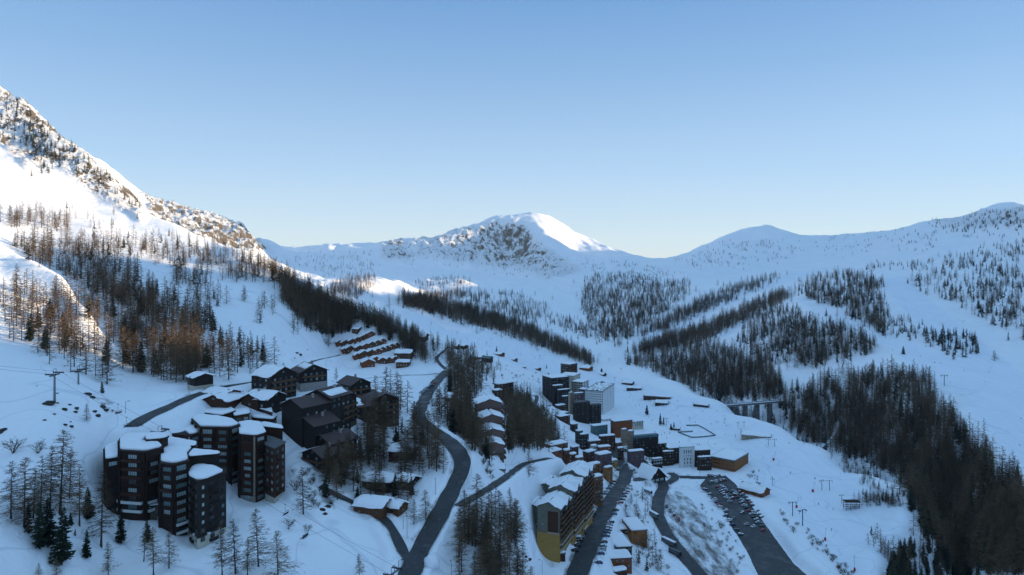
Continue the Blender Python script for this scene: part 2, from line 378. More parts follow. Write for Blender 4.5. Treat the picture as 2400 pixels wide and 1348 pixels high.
# ------------------------------------------------------------------ ground cover masks
pyg = PYG()
EARTH = np.zeros_like(TZ)
for poly, v in [([(1545, 1150), (1600, 1150), (1660, 1215), (1730, 1330), (1720, 1400), (1700, 1400), (1600, 1270), (1570, 1230), (1555, 1190)], 0.68),
                ([(1100, 1180), (1180, 1190), (1225, 1330), (1200, 1420), (1080, 1420), (1080, 1300)], 0.25),
                ([(1450, 1150), (1520, 1150), (1520, 1230), (1560, 1300), (1620, 1380), (1560, 1400), (1470, 1230)], 0.42),
                ([(1690, 1160), (1700, 1160), (1790, 1330), (1800, 1400), (1740, 1400), (1700, 1280)], 0.25),
                ([(1790, 1190), (1830, 1230), (1960, 1370), (1900, 1370), (1830, 1270)], 0.25),
                ([(1030, 880), (1100, 900), (1080, 950), (1000, 960)], 0.4),
                ([(740, 1135), (800, 1150), (790, 1200), (740, 1170)], 0.5),
                ([(190, 905), (260, 935), (290, 985), (240, 960)], 0.5),
                ([(1400, 1015), (1480, 1040), (1530, 1095), (1590, 1110), (1560, 1140), (1470, 1150), (1420, 1110)], 0.5), ([(1440, 1160), (1520, 1160), (1540, 1260), (1500, 1300)], 0.45), ([(1400, 1120), (1440, 1110), (1430, 1180), (1390, 1200)], 0.4),
                ([(1000, 940), (1200, 960), (1260, 1060), (1100, 1060)], 0.2)]:
    EARTH = np.maximum(EARTH, in_poly(PXG, pyg, poly) * v)
EARTH = blur(EARTH, 3)
_near = blur(ONROAD.astype(float), 9); EARTH = np.maximum(EARTH, np.clip(_near * 1.3, 0, .62) * np.where((PXG > 1320) & (PXG < 1760), 1.0, 0.62))
PISTE = np.zeros_like(TZ)
for poly in [[(940, 722), (1000, 735), (1200, 790), (1400, 868), (1700, 955), (1850, 1025), (2050, 1135), (2160, 1200), (2080, 1348), (1990, 1348), (1870, 1220), (1760, 1120), (1700, 1040), (1450, 960), (1300, 890), (1100, 810), (980, 770)],
             [(1480, 805), (1600, 770), (1700, 715), (1850, 660), (1960, 630), (1850, 640), (1700, 690), (1600, 740), (1500, 780)],
             [(1650, 815), (1750, 760), (1860, 698), (1960, 760), (2100, 830), (2250, 930), (2400, 1100), (2420, 900), (2250, 760), (2160, 690), (2130, 640), (2060, 660), (2150, 760), (2260, 850), (2100, 790), (1900, 690), (1750, 740)]]:
    PISTE = np.maximum(PISTE, in_poly(PXG, pyg, poly).astype(float))
PISTE = blur(PISTE, 2)

def mesh_from_grid(name, X, Y, Zg, attrs=None, smooth=True):
    nl, na = X.shape
    co = np.stack([X, Y, Zg], -1).reshape(-1, 3).astype(np.float32)
    i = np.arange(nl * na).reshape(nl, na)
    q = np.stack([i[:-1, :-1], i[:-1, 1:], i[1:, 1:], i[1:, :-1]], -1).reshape(-1, 4)
    me = bpy.data.meshes.new(name)
    me.vertices.add(len(co)); me.vertices.foreach_set('co', co.ravel())
    me.loops.add(q.size); me.loops.foreach_set('vertex_index', q.ravel().astype(np.int32))
    me.polygons.add(len(q)); me.polygons.foreach_set('loop_start', (np.arange(len(q)) * 4).astype(np.int32))
    if smooth: me.polygons.foreach_set('use_smooth', np.ones(len(q), bool))
    for k, v in (attrs or {}).items():
        at = me.attributes.new(k, 'FLOAT', 'POINT'); at.data.foreach_set('value', v.ravel().astype(np.float32))
    me.update(calc_edges=True); me.validate()
    return me
def link(name, me, mats=None, parent=None):
    o = bpy.data.objects.new(name, me); COL.objects.link(o)
    if mats is not None:
        for m in (mats if isinstance(mats, (list, tuple)) else [mats]): me.materials.append(m)
    if parent is not None: o.parent = parent
    return o
# ------------------------------------------------------------------ materials
def nodes_of(m):
    m.use_nodes = True
    nt = m.node_tree; nt.nodes.clear()
    out = nt.nodes.new('ShaderNodeOutputMaterial')
    b = nt.nodes.new('ShaderNodeBsdfPrincipled')
    nt.links.new(b.outputs[0], out.inputs[0])
    return nt, b
def N(nt, t, **kw):
    n = nt.nodes.new(t)
    for k, v in kw.items():
        if k in n.inputs.keys(): n.inputs[k].default_value = v
        else: setattr(n, k, v)
    return n
def ramp(nt, src, stops):
    r = nt.nodes.new('ShaderNodeValToRGB')
    el = r.color_ramp.elements
    while len(el) < len(stops): el.new(0.5)
    for e, (p, c) in zip(el, stops):
        e.position = p; e.color = (c, c, c, 1) if not isinstance(c, tuple) else (*c, 1)
    nt.links.new(src, r.inputs[0]); return r
def mixc(nt, fac, a, b):
    m = nt.nodes.new('ShaderNodeMix'); m.data_type = 'RGBA'
    for sock, v in ((m.inputs['Factor'], fac), (m.inputs['A'], a), (m.inputs['B'], b)):
        if hasattr(v, 'links'): nt.links.new(v, sock)
        else: sock.default_value = (*v, 1) if isinstance(v, tuple) else v
    return m.outputs['Result']
def math_(nt, op, a, b=None, clamp=False):
    m = nt.nodes.new('ShaderNodeMath'); m.operation = op; m.use_clamp = clamp
    for s, v in zip(m.inputs, (a, b)):
        if v is None: continue
        if hasattr(v, 'links'): nt.links.new(v, s)
        else: s.default_value = v
    return m.outputs[0]
def noise_(nt, scale, detail=4, rough=0.55, vec=None):
    n = N(nt, 'ShaderNodeTexNoise', Scale=scale, Detail=detail, Roughness=rough)
    if vec is not None: nt.links.new(vec, n.inputs['Vector'])
    return n.outputs[0]
SNOW = (0.80, 0.82, 0.86)
def mat_terrain():
    m = bpy.data.materials.new('snow_ground'); nt, b = nodes_of(m)
    geo = N(nt, 'ShaderNodeNewGeometry')
    pos = geo.outputs['Position']
    rock = N(nt, 'ShaderNodeAttribute', attribute_name='rock').outputs['Fac']
    earth = N(nt, 'ShaderNodeAttribute', attribute_name='earth').outputs['Fac']
    piste = N(nt, 'ShaderNodeAttribute', attribute_name='piste').outputs['Fac']
    sep = N(nt, 'ShaderNodeSeparateXYZ'); nt.links.new(geo.outputs['Normal'], sep.inputs[0])
    mr = N(nt, 'ShaderNodeMapping'); mr.inputs['Scale'].default_value = (1.0, 0.8, 0.42); nt.links.new(pos, mr.inputs['Vector'])
    n1 = noise_(nt, 0.045, 9, 0.74, mr.outputs[0])
    n2 = noise_(nt, 0.35, 5, 0.6, pos)
    n3 = noise_(nt, 0.012, 4, 0.6, pos)
    steep = math_(nt, 'SUBTRACT', 0.98, sep.outputs['Z'])
    v = math_(nt, 'ADD', math_(nt, 'MULTIPLY', steep, 1.1), math_(nt, 'MULTIPLY', math_(nt, 'SUBTRACT', n1, 0.5), 2.2))
    v = math_(nt, 'ADD', v, math_(nt, 'MULTIPLY', math_(nt, 'SUBTRACT', n2, 0.5), 0.9))
    v = math_(nt, 'ADD', v, math_(nt, 'MULTIPLY', math_(nt, 'SUBTRACT', rock, 0.95), 0.9))
    rockf = ramp(nt, v, [(0.20, 0.0), (0.27, 1.0)]).outputs[0]
    rockf = math_(nt, 'MULTIPLY', rockf, math_(nt, 'GREATER_THAN', rock, 0.12))
    rockc = mixc(nt, n2, (0.05, 0.045, 0.04), (0.24, 0.19, 0.135))
    mp = N(nt, 'ShaderNodeMapping'); mp.inputs['Scale'].default_value = (1.0, 0.35, 0.6); mp.inputs['Rotation'].default_value = (0, 0, 0.5); nt.links.new(pos, mp.inputs['Vector'])
    n4 = noise_(nt, 0.16, 9, 0.72, mp.outputs[0])
    ev = math_(nt, 'ADD', math_(nt, 'MULTIPLY', math_(nt, 'SUBTRACT', n4, 0.5), 4.2), math_(nt, 'SUBTRACT', math_(nt, 'MULTIPLY', earth, 2.0), 1.0))
    earthf = math_(nt, 'MULTIPLY', ramp(nt, ev, [(0.0, 0.0), (0.75, 1.0)]).outputs[0], 0.9)
    earthf = math_(nt, 'MULTIPLY', earthf, math_(nt, 'GREATER_THAN', earth, 0.05))
    earthc = mixc(nt, n1, (0.075, 0.055, 0.04), (0.16, 0.125, 0.09))
    snow = mixc(nt, ramp(nt, n3, [(0.3, 0.0), (0.7, 1.0)]).outputs[0], (0.84, 0.86, 0.89), (0.89, 0.90, 0.915))
    snow = mixc(nt, math_(nt, 'MULTIPLY', piste, 0.6), snow, (0.78, 0.83, 0.89))
    sp = N(nt, 'ShaderNodeSeparateXYZ'); nt.links.new(pos, sp.inputs[0])
    nearf = math_(nt, 'LESS_THAN', sp.outputs['Y'], 1300.0)
    def track(scale, width, seed):
        m2 = N(nt, 'ShaderNodeMapping'); m2.inputs['Location'].default_value = (seed, seed * 1.7, 0); nt.links.new(pos, m2.inputs['Vector'])
        d = math_(nt, 'ABSOLUTE', math_(nt, 'SUBTRACT', noise_(nt, scale, 1.5, 0.4, m2.outputs[0]), 0.5))
        return math_(nt, 'MULTIPLY', math_(nt, 'SUBTRACT', 1.0, ramp(nt, math_(nt, 'MULTIPLY', d, 1.0 / width), [(0.3, 0.0), (1.0, 1.0)]).outputs[0]), nearf)
    tr = math_(nt, 'MAXIMUM', track(0.012, 0.0035, 11.0), math_(nt, 'MAXIMUM', track(0.02, 0.005, 57.0), track(0.007, 0.003, 203.0)))
    mg = N(nt, 'ShaderNodeMapping'); mg.inputs['Rotation'].default_value = (0, 0, 0.55); mg.inputs['Scale'].default_value = (0.30, 0.012, 0.02); nt.links.new(pos, mg.inputs['Vector'])
    groom = math_(nt, 'MULTIPLY', ramp(nt, noise_(nt, 1.0, 3, 0.6, mg.outputs[0]), [(0.40, 0.0), (0.60, 1.0)]).outputs[0], piste)
    snow = mixc(nt, math_(nt, 'MULTIPLY', groom, 0.30), snow, (0.66, 0.73, 0.82))
    snow = mixc(nt, math_(nt, 'MULTIPLY', tr, 0.38), snow, (0.50, 0.56, 0.65))
    c = mixc(nt, rockf, snow, rockc)
    c = mixc(nt, earthf, c, earthc)
    nt.links.new(c, b.inputs['Base Color'])
    b.inputs['Roughness'].default_value = 0.75
    b.inputs['Specular IOR Level'].default_value = 0.2
    bump = N(nt, 'ShaderNodeBump', Strength=0.9, Distance=1.0)
    offp = math_(nt, 'SUBTRACT', 1.0, math_(nt, 'MULTIPLY', piste, 0.8))
    nb = noise_(nt, 0.13, 5, 0.55, pos)
    h = math_(nt, 'MULTIPLY', math_(nt, 'MULTIPLY', nb, 1.3), offp)
    h = math_(nt, 'ADD', h, math_(nt, 'MULTIPLY', math_(nt, 'MULTIPLY', noise_(nt, 0.9, 4, 0.6, pos), 0.16), offp))
    h = math_(nt, 'ADD', h, math_(nt, 'ADD', math_(nt, 'MULTIPLY', math_(nt, 'ADD', rockf, earthf), math_(nt, 'MULTIPLY', n2, 1.6)), math_(nt, 'MULTIPLY', rock, math_(nt, 'MULTIPLY', n1, 14.0))))
    nt.links.new(h, bump.inputs['Height']); nt.links.new(bump.outputs[0], b.inputs['Normal'])
    return m
_mc = {}
def M(name, col, rough=0.8, spec=0.3, metal=0.0, var=0.25, scale=1.5, col2=None, bump=0.0, stretch=None, emit=None, local=True):
    if name in _mc: return _mc[name]
    m = bpy.data.materials.new(name); nt, b = nodes_of(m)
    tc = N(nt, 'ShaderNodeTexCoord'); vec = tc.outputs['Object']
    if stretch:
        mp = N(nt, 'ShaderNodeMapping'); mp.inputs['Scale'].default_value = stretch
        nt.links.new(vec, mp.inputs['Vector']); vec = mp.outputs[0]
    n = noise_(nt, scale, 5, 0.6, vec)
    r = ramp(nt, n, [(0.32, 0.0), (0.68, 1.0)])
    c2 = col2 or tuple(max(0, c * (1 - var)) for c in col)
    c = mixc(nt, r.outputs[0], c2, col)
    if name in OBJ_VAR:
        oi = N(nt, 'ShaderNodeObjectInfo')
        hs = N(nt, 'ShaderNodeHueSaturation'); nt.links.new(c, hs.inputs['Color'])
        nt.links.new(math_(nt, 'ADD', math_(nt, 'MULTIPLY', oi.outputs['Random'], OBJ_VAR[name]), 1 - OBJ_VAR[name] * 0.5), hs.inputs['Value'])
        c = hs.outputs[0]
    nt.links.new(c, b.inputs['Base Color'])
    b.inputs['Roughness'].default_value = rough; b.inputs['Specular IOR Level'].default_value = spec; b.inputs['Metallic'].default_value = metal
    if bump:
        bp = N(nt, 'ShaderNodeBump', Strength=bump, Distance=0.15)
        nt.links.new(n, bp.inputs['Height']); nt.links.new(bp.outputs[0], b.inputs['Normal'])
    if emit:
        b.inputs['Emission Color'].default_value = (*emit[0], 1); b.inputs['Emission Strength'].default_value = emit[1]
    _mc[name] = m; return m
OBJ_VAR = {'larch_twigs': 0.7, 'pine_needles': 0.8, 'far_needles': 0.8, 'far_twigs': 0.7}
m_terrain = mat_terrain()
def mat_asphalt():
    m = bpy.data.materials.new('asphalt'); nt, b = nodes_of(m)
    geo = N(nt, 'ShaderNodeNewGeometry'); pos = geo.outputs['Position']
    n1 = noise_(nt, 0.12, 5, 0.65, pos); n2 = noise_(nt, 1.3, 4, 0.6, pos)
    c = mixc(nt, ramp(nt, n2, [(0.3, 0), (0.7, 1)]).outputs[0], (0.034, 0.034, 0.036), (0.068, 0.066, 0.064))
    slush = ramp(nt, math_(nt, 'ADD', math_(nt, 'MULTIPLY', n1, 0.8), math_(nt, 'MULTIPLY', n2, 0.25)), [(0.60, 0.0), (0.78, 1.0)]).outputs[0]
    c = mixc(nt, math_(nt, 'MULTIPLY', slush, 0.45), c, (0.28, 0.29, 0.30))
    nt.links.new(c, b.inputs['Base Color'])
    nt.links.new(ramp(nt, n1, [(0.35, 0.45), (0.65, 0.85)]).outputs[0], b.inputs['Roughness'])
    b.inputs['Specular IOR Level'].default_value = 0.3
    return m
m_asphalt = mat_asphalt()
m_snow = M('snow', (0.88, 0.89, 0.91), 0.7, 0.2, var=0.05, scale=0.6, bump=0.25)

# ------------------------------------------------------------------ the ground sheet
me = mesh_from_grid('snowy_ground', TX, TY, TZ, {'rock': ROCK, 'earth': EARTH, 'piste': PISTE})
terrain = link('snowy_terrain', me, m_terrain); terrain['kind'] = 'structure'

# unseen mountain right of the frame, its crest shaped to cast the valley's shade
def shade_crest_h(y):  # heights and notches set where shade edges and sun patches should fall
    ks = [-1500, 475, 513, 556, 615, 645, 678, 705, 727, 763, 835, 865, 900, 985, 1040, 1400, 1500, 1560, 2000, 2200, 2500, 2700]
    hs = [285, 275, 262, 180, 184, 206, 222, 238, 250, 260, 264, 256, 202, 196, 260, 262, 220, 202, 202, 262, 350, 400]
    return np.interp(y, ks, hs)
RIDGE_X = 1600.0
ny, nx = 220, 150
yy = np.concatenate([np.linspace(-1600, 60, 50), np.exp(np.linspace(math.log(66), math.log(2600), ny - 50))])
ss = np.linspace(0, 1, nx) ** 1.4 * 3000
RY, RS = np.meshgrid(yy, ss, indexing='ij')
xb = np.where(RY > 64, 1.16 * RY - 1.0, 60.0 + 0 * RY)
RX = xb + RS
base = np.array([H(1.155 * max(v, 66), max(v, 66)) for v in yy])[:, None]
t = np.clip((RX - 250) / (RIDGE_X - 250), 0, 1); t = t * t * (3 - 2 * t)
prof = -205 + (shade_crest_h(RY) + 205) * t
prof = np.where(RX > RIDGE_X, shade_crest_h(RY) - (RX - RIDGE_X) * 0.28, prof)
prof += 7 * fbm(RX, RY, 170, 4, 77) * np.clip(t * 2, 0, 1)
wb = np.clip(RS / 260.0, 0, 1); wb = wb * wb * (3 - 2 * wb)
RZ = (base - 1.5) * (1 - wb) + prof * wb
me = mesh_from_grid('shade_caster_ridge', RX, RY, RZ, {'rock': RX * 0, 'earth': RX * 0, 'piste': RX * 0})
flank = link('shade_caster_ridge', me, m_terrain); flank['kind'] = 'structure'
# slope behind and below the camera and on to the left
yl = np.linspace(-1600, 66, 60); xl = np.linspace(-2600, 62, 70)
LX, LY = np.meshgrid(xl, yl)
LZ = -70 - 0.09 * np.clip(LX + 60, -200, 200) + 0.34 * np.clip(-(LX + 100), 0, 1500) - 0.004 * LX * 0 + 5 * fbm(LX, LY, 150, 3, 5)
edge_z = np.array([H(x, 66.0) for x in np.clip(xl, -64, 70)])[None]
wl_ = np.clip((66 - LY) / 120.0, 0, 1)
LZ = (edge_z - 0.5 + 0.34 * np.clip(-(LX + 100), 0, 1500)) * (1 - wl_) + LZ * wl_
me = mesh_from_grid('slope_behind', LX, LY, LZ, {'rock': LX * 0, 'earth': LX * 0, 'piste': LX * 0})
o = link('hillside', me, m_terrain); o['kind'] = 'structure'

for name, label, L, width, mat in ROADS:
    n = len(L); d = np.gradient(L[:, :2], axis=0); d /= np.linalg.norm(d, axis=1)[:, None] + 1e-9
    nrm = np.stack([-d[:, 1], d[:, 0]], 1)
    cols = np.linspace(-1, 1, 7)
    k = np.arange(n)
    wob = 0.45 * vnoise(L[:, 0] / 6, L[:, 1] / 6, 4) - 0.3
    X = L[:, 0][:, None] + nrm[:, 0][:, None] * (cols * (width / 2 + 0.2 + wob[:, None]))
    Y = L[:, 1][:, None] + nrm[:, 1][:, None] * (cols * (width / 2 + 0.2 + wob[:, None]))
    Zr = np.repeat(L[:, 2][:, None], 7, 1) - 0.02 * cols ** 2 + 0.10 - 0.012 * [q[0] for q in ROADS].index(name)
    me = mesh_from_grid(name, X, Y, Zr)
    o = link(name, me, m_asphalt); o['kind'] = 'structure'
# car park sheet
gx, gy = np.meshgrid(np.arange(cpw[:, 0].min(), cpw[:, 0].max(), 3.0), np.arange(cpw[:, 1].min(), cpw[:, 1].max(), 3.0))
bm = bmesh.new()
vs = [bm.verts.new((p[0], p[1], carpark_z(p[0], p[1]) + 0.16)) for p in cpw]
f = bm.faces.new(vs)
if f.normal.z < 0: f.normal_flip()
me = bpy.data.meshes.new('car_park'); bm.normal_update(); bm.to_mesh(me); bm.free()
o = link('car_park', me, m_asphalt); o['kind'] = 'structure'

# ------------------------------------------------------------------ the air
bm = bmesh.new(); bmesh.ops.create_cube(bm, size=1.0)
me = bpy.data.meshes.new('haze'); bm.to_mesh(me); bm.free()
haze = link('haze', me); haze['kind'] = 'stuff'
haze.location = (500, 1500, 100); haze.scale = (9400, 7200, 860)
m = bpy.data.materials.new('haze'); m.use_nodes = True; m.node_tree.nodes.clear()
o_ = m.node_tree.nodes.new('ShaderNodeOutputMaterial'); v_ = m.node_tree.nodes.new('ShaderNodeVolumePrincipled')
v_.inputs['Color'].default_value = (0.70, 0.83, 1.0, 1); v_.inputs['Density'].default_value = 0.00003; v_.inputs['Anisotropy'].default_value = 0.0
m.node_tree.links.new(v_.outputs[0], o_.inputs['Volume'])
me.materials.append(m)
# ------------------------------------------------------------------ building kit
FOOT = []          # footprints kept free of trees: (x, y, radius)
def raw(name, V, Fc, mats, parent=None, mi=None, smooth=False):
    me = bpy.data.meshes.new(name); me.from_pydata([tuple(v) for v in V], [], Fc)
    o = link(name, me, mats, parent)
    if mi is not None: me.polygons.foreach_set('material_index', mi)
    if smooth: me.polygons.foreach_set('use_smooth', [True] * len(me.polygons))
    me.update(); return o
def root_at(name, loc, label, cat, group=None, rz=0.0):
    o = bpy.data.objects.new(name, None); o.empty_display_size = 1; COL.objects.link(o)
    o.location = loc; o.rotation_euler = (0, 0, rz); o['label'] = label; o['category'] = cat
    if group: o['group'] = group
    return o
def boxvf(x0, x1, y0, y1, z0, z1, V=None, Fc=None):
    V = [] if V is None else V; Fc = [] if Fc is None else Fc; b = len(V)
    V += [(x0, y0, z0), (x1, y0, z0), (x1, y1, z0), (x0, y1, z0), (x0, y0, z1), (x1, y0, z1), (x1, y1, z1), (x0, y1, z1)]
    Fc += [(b, b + 3, b + 2, b + 1), (b + 4, b + 5, b + 6, b + 7), (b, b + 1, b + 5, b + 4), (b + 1, b + 2, b + 6, b + 5), (b + 2, b + 3, b + 7, b + 6), (b + 3, b, b + 4, b + 7)]
    return V, Fc
def boxo(name, x0, x1, y0, y1, z0, z1, mat, parent):
    V, Fc = boxvf(x0, x1, y0, y1, z0, z1); return raw(name, V, Fc, mat, parent)

PLK = (9.0, 9.0, 0.25)
m_dark = M('dark_cladding', (0.048, 0.028, 0.021), 0.85, 0.2, var=0.45, scale=1.2, stretch=PLK, bump=0.3)
m_black = M('black_cladding', (0.032, 0.022, 0.019), 0.8, 0.25, var=0.4, scale=1.2, stretch=PLK, bump=0.3)
m_brown = M('brown_cladding', (0.085, 0.038, 0.024), 0.85, 0.2, var=0.45, scale=1.2, stretch=PLK, bump=0.3)
m_wood = M('warm_wood', (0.17, 0.075, 0.032), 0.8, 0.2, var=0.45, scale=1.4, stretch=(1.2, 1.2, 8), bump=0.3)
m_rust = M('rust_orange_cladding', (0.24, 0.075, 0.028), 0.8, 0.2, var=0.35, scale=1.0, stretch=PLK)
m_orange = M('orange_cladding', (0.33, 0.125, 0.035), 0.8, 0.2, var=0.3, scale=1.0, stretch=PLK)
m_yellow = M('ochre_render', (0.42, 0.25, 0.07), 0.85, 0.2, var=0.22, scale=0.5)
m_olive = M('olive_grey_render', (0.19, 0.18, 0.135), 0.85, 0.2, var=0.25, scale=0.5)
m_pink = M('dusky_pink_cladding', (0.20, 0.125, 0.105), 0.85, 0.2, var=0.3, scale=0.8, stretch=PLK)
m_mauve = M('mauve_cladding', (0.13, 0.075, 0.085), 0.85, 0.2, var=0.3, scale=0.8, stretch=PLK)
m_beige = M('beige_render', (0.36, 0.27, 0.19), 0.85, 0.2, var=0.2, scale=0.5)
m_cream = M('cream_render', (0.52, 0.48, 0.40), 0.85, 0.2, var=0.15, scale=0.5)
m_white = M('white_render', (0.68, 0.69, 0.68), 0.8, 0.2, var=0.14, scale=0.5)
m_conc = M('concrete', (0.36, 0.33, 0.30), 0.9, 0.2, var=0.3, scale=0.9)
m_stone = M('rough_stone', (0.17, 0.135, 0.105), 0.95, 0.1, var=0.6, scale=2.5, bump=0.8)
m_roof = M('brown_metal_roof', (0.075, 0.042, 0.036), 0.6, 0.35, var=0.25, scale=0.8, stretch=(4, 4, 4))
m_groof = M('grey_roof', (0.10, 0.10, 0.10), 0.7, 0.3, var=0.3, scale=0.8)
m_teal = M('teal_metal_roof', (0.075, 0.15, 0.155), 0.5, 0.4, var=0.25, scale=0.8)
m_frame = M('window_frame', (0.10, 0.075, 0.06), 0.6, 0.3)
m_wframe = M('white_window_frame', (0.6, 0.6, 0.6), 0.6, 0.3)
m_glass = M('window_glass', (0.17, 0.28, 0.30), 0.08, 0.9, var=0.5, scale=0.4)
m_curt = M('curtained_glass', (0.50, 0.62, 0.62), 0.15, 0.8, var=0.45, scale=0.6)
m_dglass = M('dark_glass', (0.02, 0.025, 0.03), 0.06, 0.9)
m_rail = M('railing_wood', (0.15, 0.08, 0.045), 0.8, 0.2, var=0.35, scale=2)
m_post = M('pale_post', (0.42, 0.33, 0.24), 0.8, 0.2)
m_metal = M('galvanised_metal', (0.22, 0.24, 0.26), 0.45, 0.5, metal=0.6)
m_dmetal = M('dark_metal', (0.035, 0.04, 0.045), 0.5, 0.4, metal=0.4)

_wm = {}
def win_mesh(w, h, n, glass, frame=None):
    k = (round(w, 1), round(h, 1), n, glass.name, (frame or m_frame).name)
    if k in _wm: return _wm[k]
    w, h = k[0], k[1]; t = 0.09
    V, Fc = [], []
    boxvf(-w / 2, w / 2, -0.10, 0.04, 0, t, V, Fc); boxvf(-w / 2, w / 2, -0.10, 0.04, h - t, h, V, Fc)
    pw = (w - t) / n
    for i in range(n + 1): boxvf(-w / 2 + i * pw, -w / 2 + i * pw + t, -0.10, 0.04, t, h - t, V, Fc)
    mi = [0] * len(Fc)
    for i in range(n):
        b = len(V); x0 = -w / 2 + i * pw + t; x1 = -w / 2 + (i + 1) * pw
        V += [(x0, -0.03, t), (x1, -0.03, t), (x1, -0.03, h - t), (x0, -0.03, h - t)]; Fc.append((b, b + 1, b + 2, b + 3)); mi.append(1)
    me = bpy.data.meshes.new('window'); me.from_pydata(V, [], Fc); me.materials.append(frame or m_frame); me.materials.append(glass)
    me.polygons.foreach_set('material_index', mi); me.update(); _wm[k] = me; return me
def place_win(parent, p, ang, w, h, n=2, glass=None, frame=None, name='window'):
    o = bpy.data.objects.new(name, win_mesh(w, h, n, glass or m_glass, frame)); COL.objects.link(o)
    o.parent = parent; o.location = p; o.rotation_euler = (0, 0, ang); return o
WR = random.Random(5)
def facade(parent, a, b, zs, ncol, w, h, n=2, off=0.06, keep=1.0, glass=None, frame=None, margin=0.0, shift=0.0):
    """windows on the wall a->b (a on the left when seen from outside), one row per height in zs"""
    dx, dy = b[0] - a[0], b[1] - a[1]; L = math.hypot(dx, dy); ux, uy = dx / L, dy / L
    nx_, ny_ = uy, -ux; ang = math.atan2(uy, ux)
    for z in zs:
        for c in range(ncol):
            if WR.random() > keep: continue
            t = margin + (L - 2 * margin) * (c + 0.5) / ncol + shift
            g = glass or WR.choice([m_glass, m_glass, m_curt, m_dglass])
            place_win(parent, (a[0] + ux * t + nx_ * off, a[1] + uy * t + ny_ * off, z), ang, min(w, (L - 2 * margin) / ncol * 0.94), h, n, g, frame)
_bm_cache = {}
def balcony(parent, a, b, z, t0, t1, depth=1.2, mat=None, hh=1.0, snow=False):
    dx, dy = b[0] - a[0], b[1] - a[1]; L = math.hypot(dx, dy); ux, uy = dx / L, dy / L; ang = math.atan2(uy, ux)
    w = round(L * (t1 - t0), 1); k = (w, depth, (mat or m_rail).name, hh, snow)
    if k not in _bm_cache:
        V, Fc = boxvf(0, w, -depth, 0.0, 0, 0.16)
        boxvf(0, w, -depth - 0.06, -depth, 0.02, hh, V, Fc); boxvf(-0.05, 0.0, -depth, 0, 0.02, hh, V, Fc); boxvf(w, w + 0.05, -depth, 0, 0.02, hh, V, Fc)
        mi = [0] * len(Fc)
        if snow:
            n0 = len(Fc); boxvf(0, w, -depth - 0.1, -depth + 0.05, hh, hh + 0.22, V, Fc); mi += [1] * (len(Fc) - n0)
        me = bpy.data.meshes.new('balcony'); me.from_pydata(V, [], Fc); me.materials.append(mat or m_rail); me.materials.append(m_snow)
        me.polygons.foreach_set('material_index', mi); me.update(); _bm_cache[k] = me
    o = bpy.data.objects.new('balcony', _bm_cache[k]); COL.objects.link(o); o.parent = parent
    o.location = (a[0] + dx * t0 + uy * 0.02, a[1] + dy * t0 - ux * 0.02, z); o.rotation_euler = (0, 0, ang); return o
def chaikin(P, it=2):
    for _ in range(it):
        Q = []
        for i in range(len(P)):
            a = P[i]; b = P[(i + 1) % len(P)]
            L = max(.1, math.hypot(b[0] - a[0], b[1] - a[1])); t = min(.3, 0.8 / L); Q.append((a[0] * (1 - t) + b[0] * t, a[1] * (1 - t) + b[1] * t)); Q.append((a[0] * t + b[0] * (1 - t), a[1] * t + b[1] * (1 - t)))
        P = Q
    return P
def ccw(P):
    A = sum(P[i][0] * P[(i + 1) % len(P)][1] - P[(i + 1) % len(P)][0] * P[i][1] for i in range(len(P)))
    return P if A > 0 else P[::-1]
def snow_cap(parent, P, z, th=0.6, name='roof_snow', rough=0.12, seed=1, round_=1):
    """a soft slab of snow lying on a level outline P"""
    P = chaikin(ccw(P), round_); D_ = []
    for i in range(len(P)):
        a = P[i]; b = P[(i + 1) % len(P)]; n = max(1, int(math.hypot(b[0] - a[0], b[1] - a[1]) / 1.2))
        for k in range(n): D_.append((a[0] + (b[0] - a[0]) * k / n, a[1] + (b[1] - a[1]) * k / n))
    P = D_; cx = sum(p[0] for p in P) / len(P); cy = sum(p[1] for p in P) / len(P)
    r = max(math.hypot(p[0] - cx, p[1] - cy) for p in P); n = len(P); V = []
    for (f, dz) in ((1.0, -0.05), (1.012, th * 0.55), (1 - 0.35 / r, th * 0.93), (0.75, th * 1.05), (0.4, th * 1.1)):
        for i, p in enumerate(P):
            w = rough * mnoise.noise(Vector((p[0] * .35 + seed, p[1] * .35, f * 3)))
            ff = f + (0 if f < .9 else w * 0.25 / max(1, r / 4))
            V.append((cx + (p[0] - cx) * ff, cy + (p[1] - cy) * ff, z + dz + (w * 1.2 if f < 1.01 and dz > 0 else 0)))
    V.append((cx, cy, z + th * 1.12)); Fc = []
    for k in range(4):
        for i in range(n):
            j = (i + 1) % n; Fc.append((k * n + i, k * n + j, (k + 1) * n + j, (k + 1) * n + i))
    for i in range(n): Fc.append((4 * n + i, 4 * n + (i + 1) % n, 5 * n))
    return raw(name, V, Fc, m_snow, parent, smooth=True)
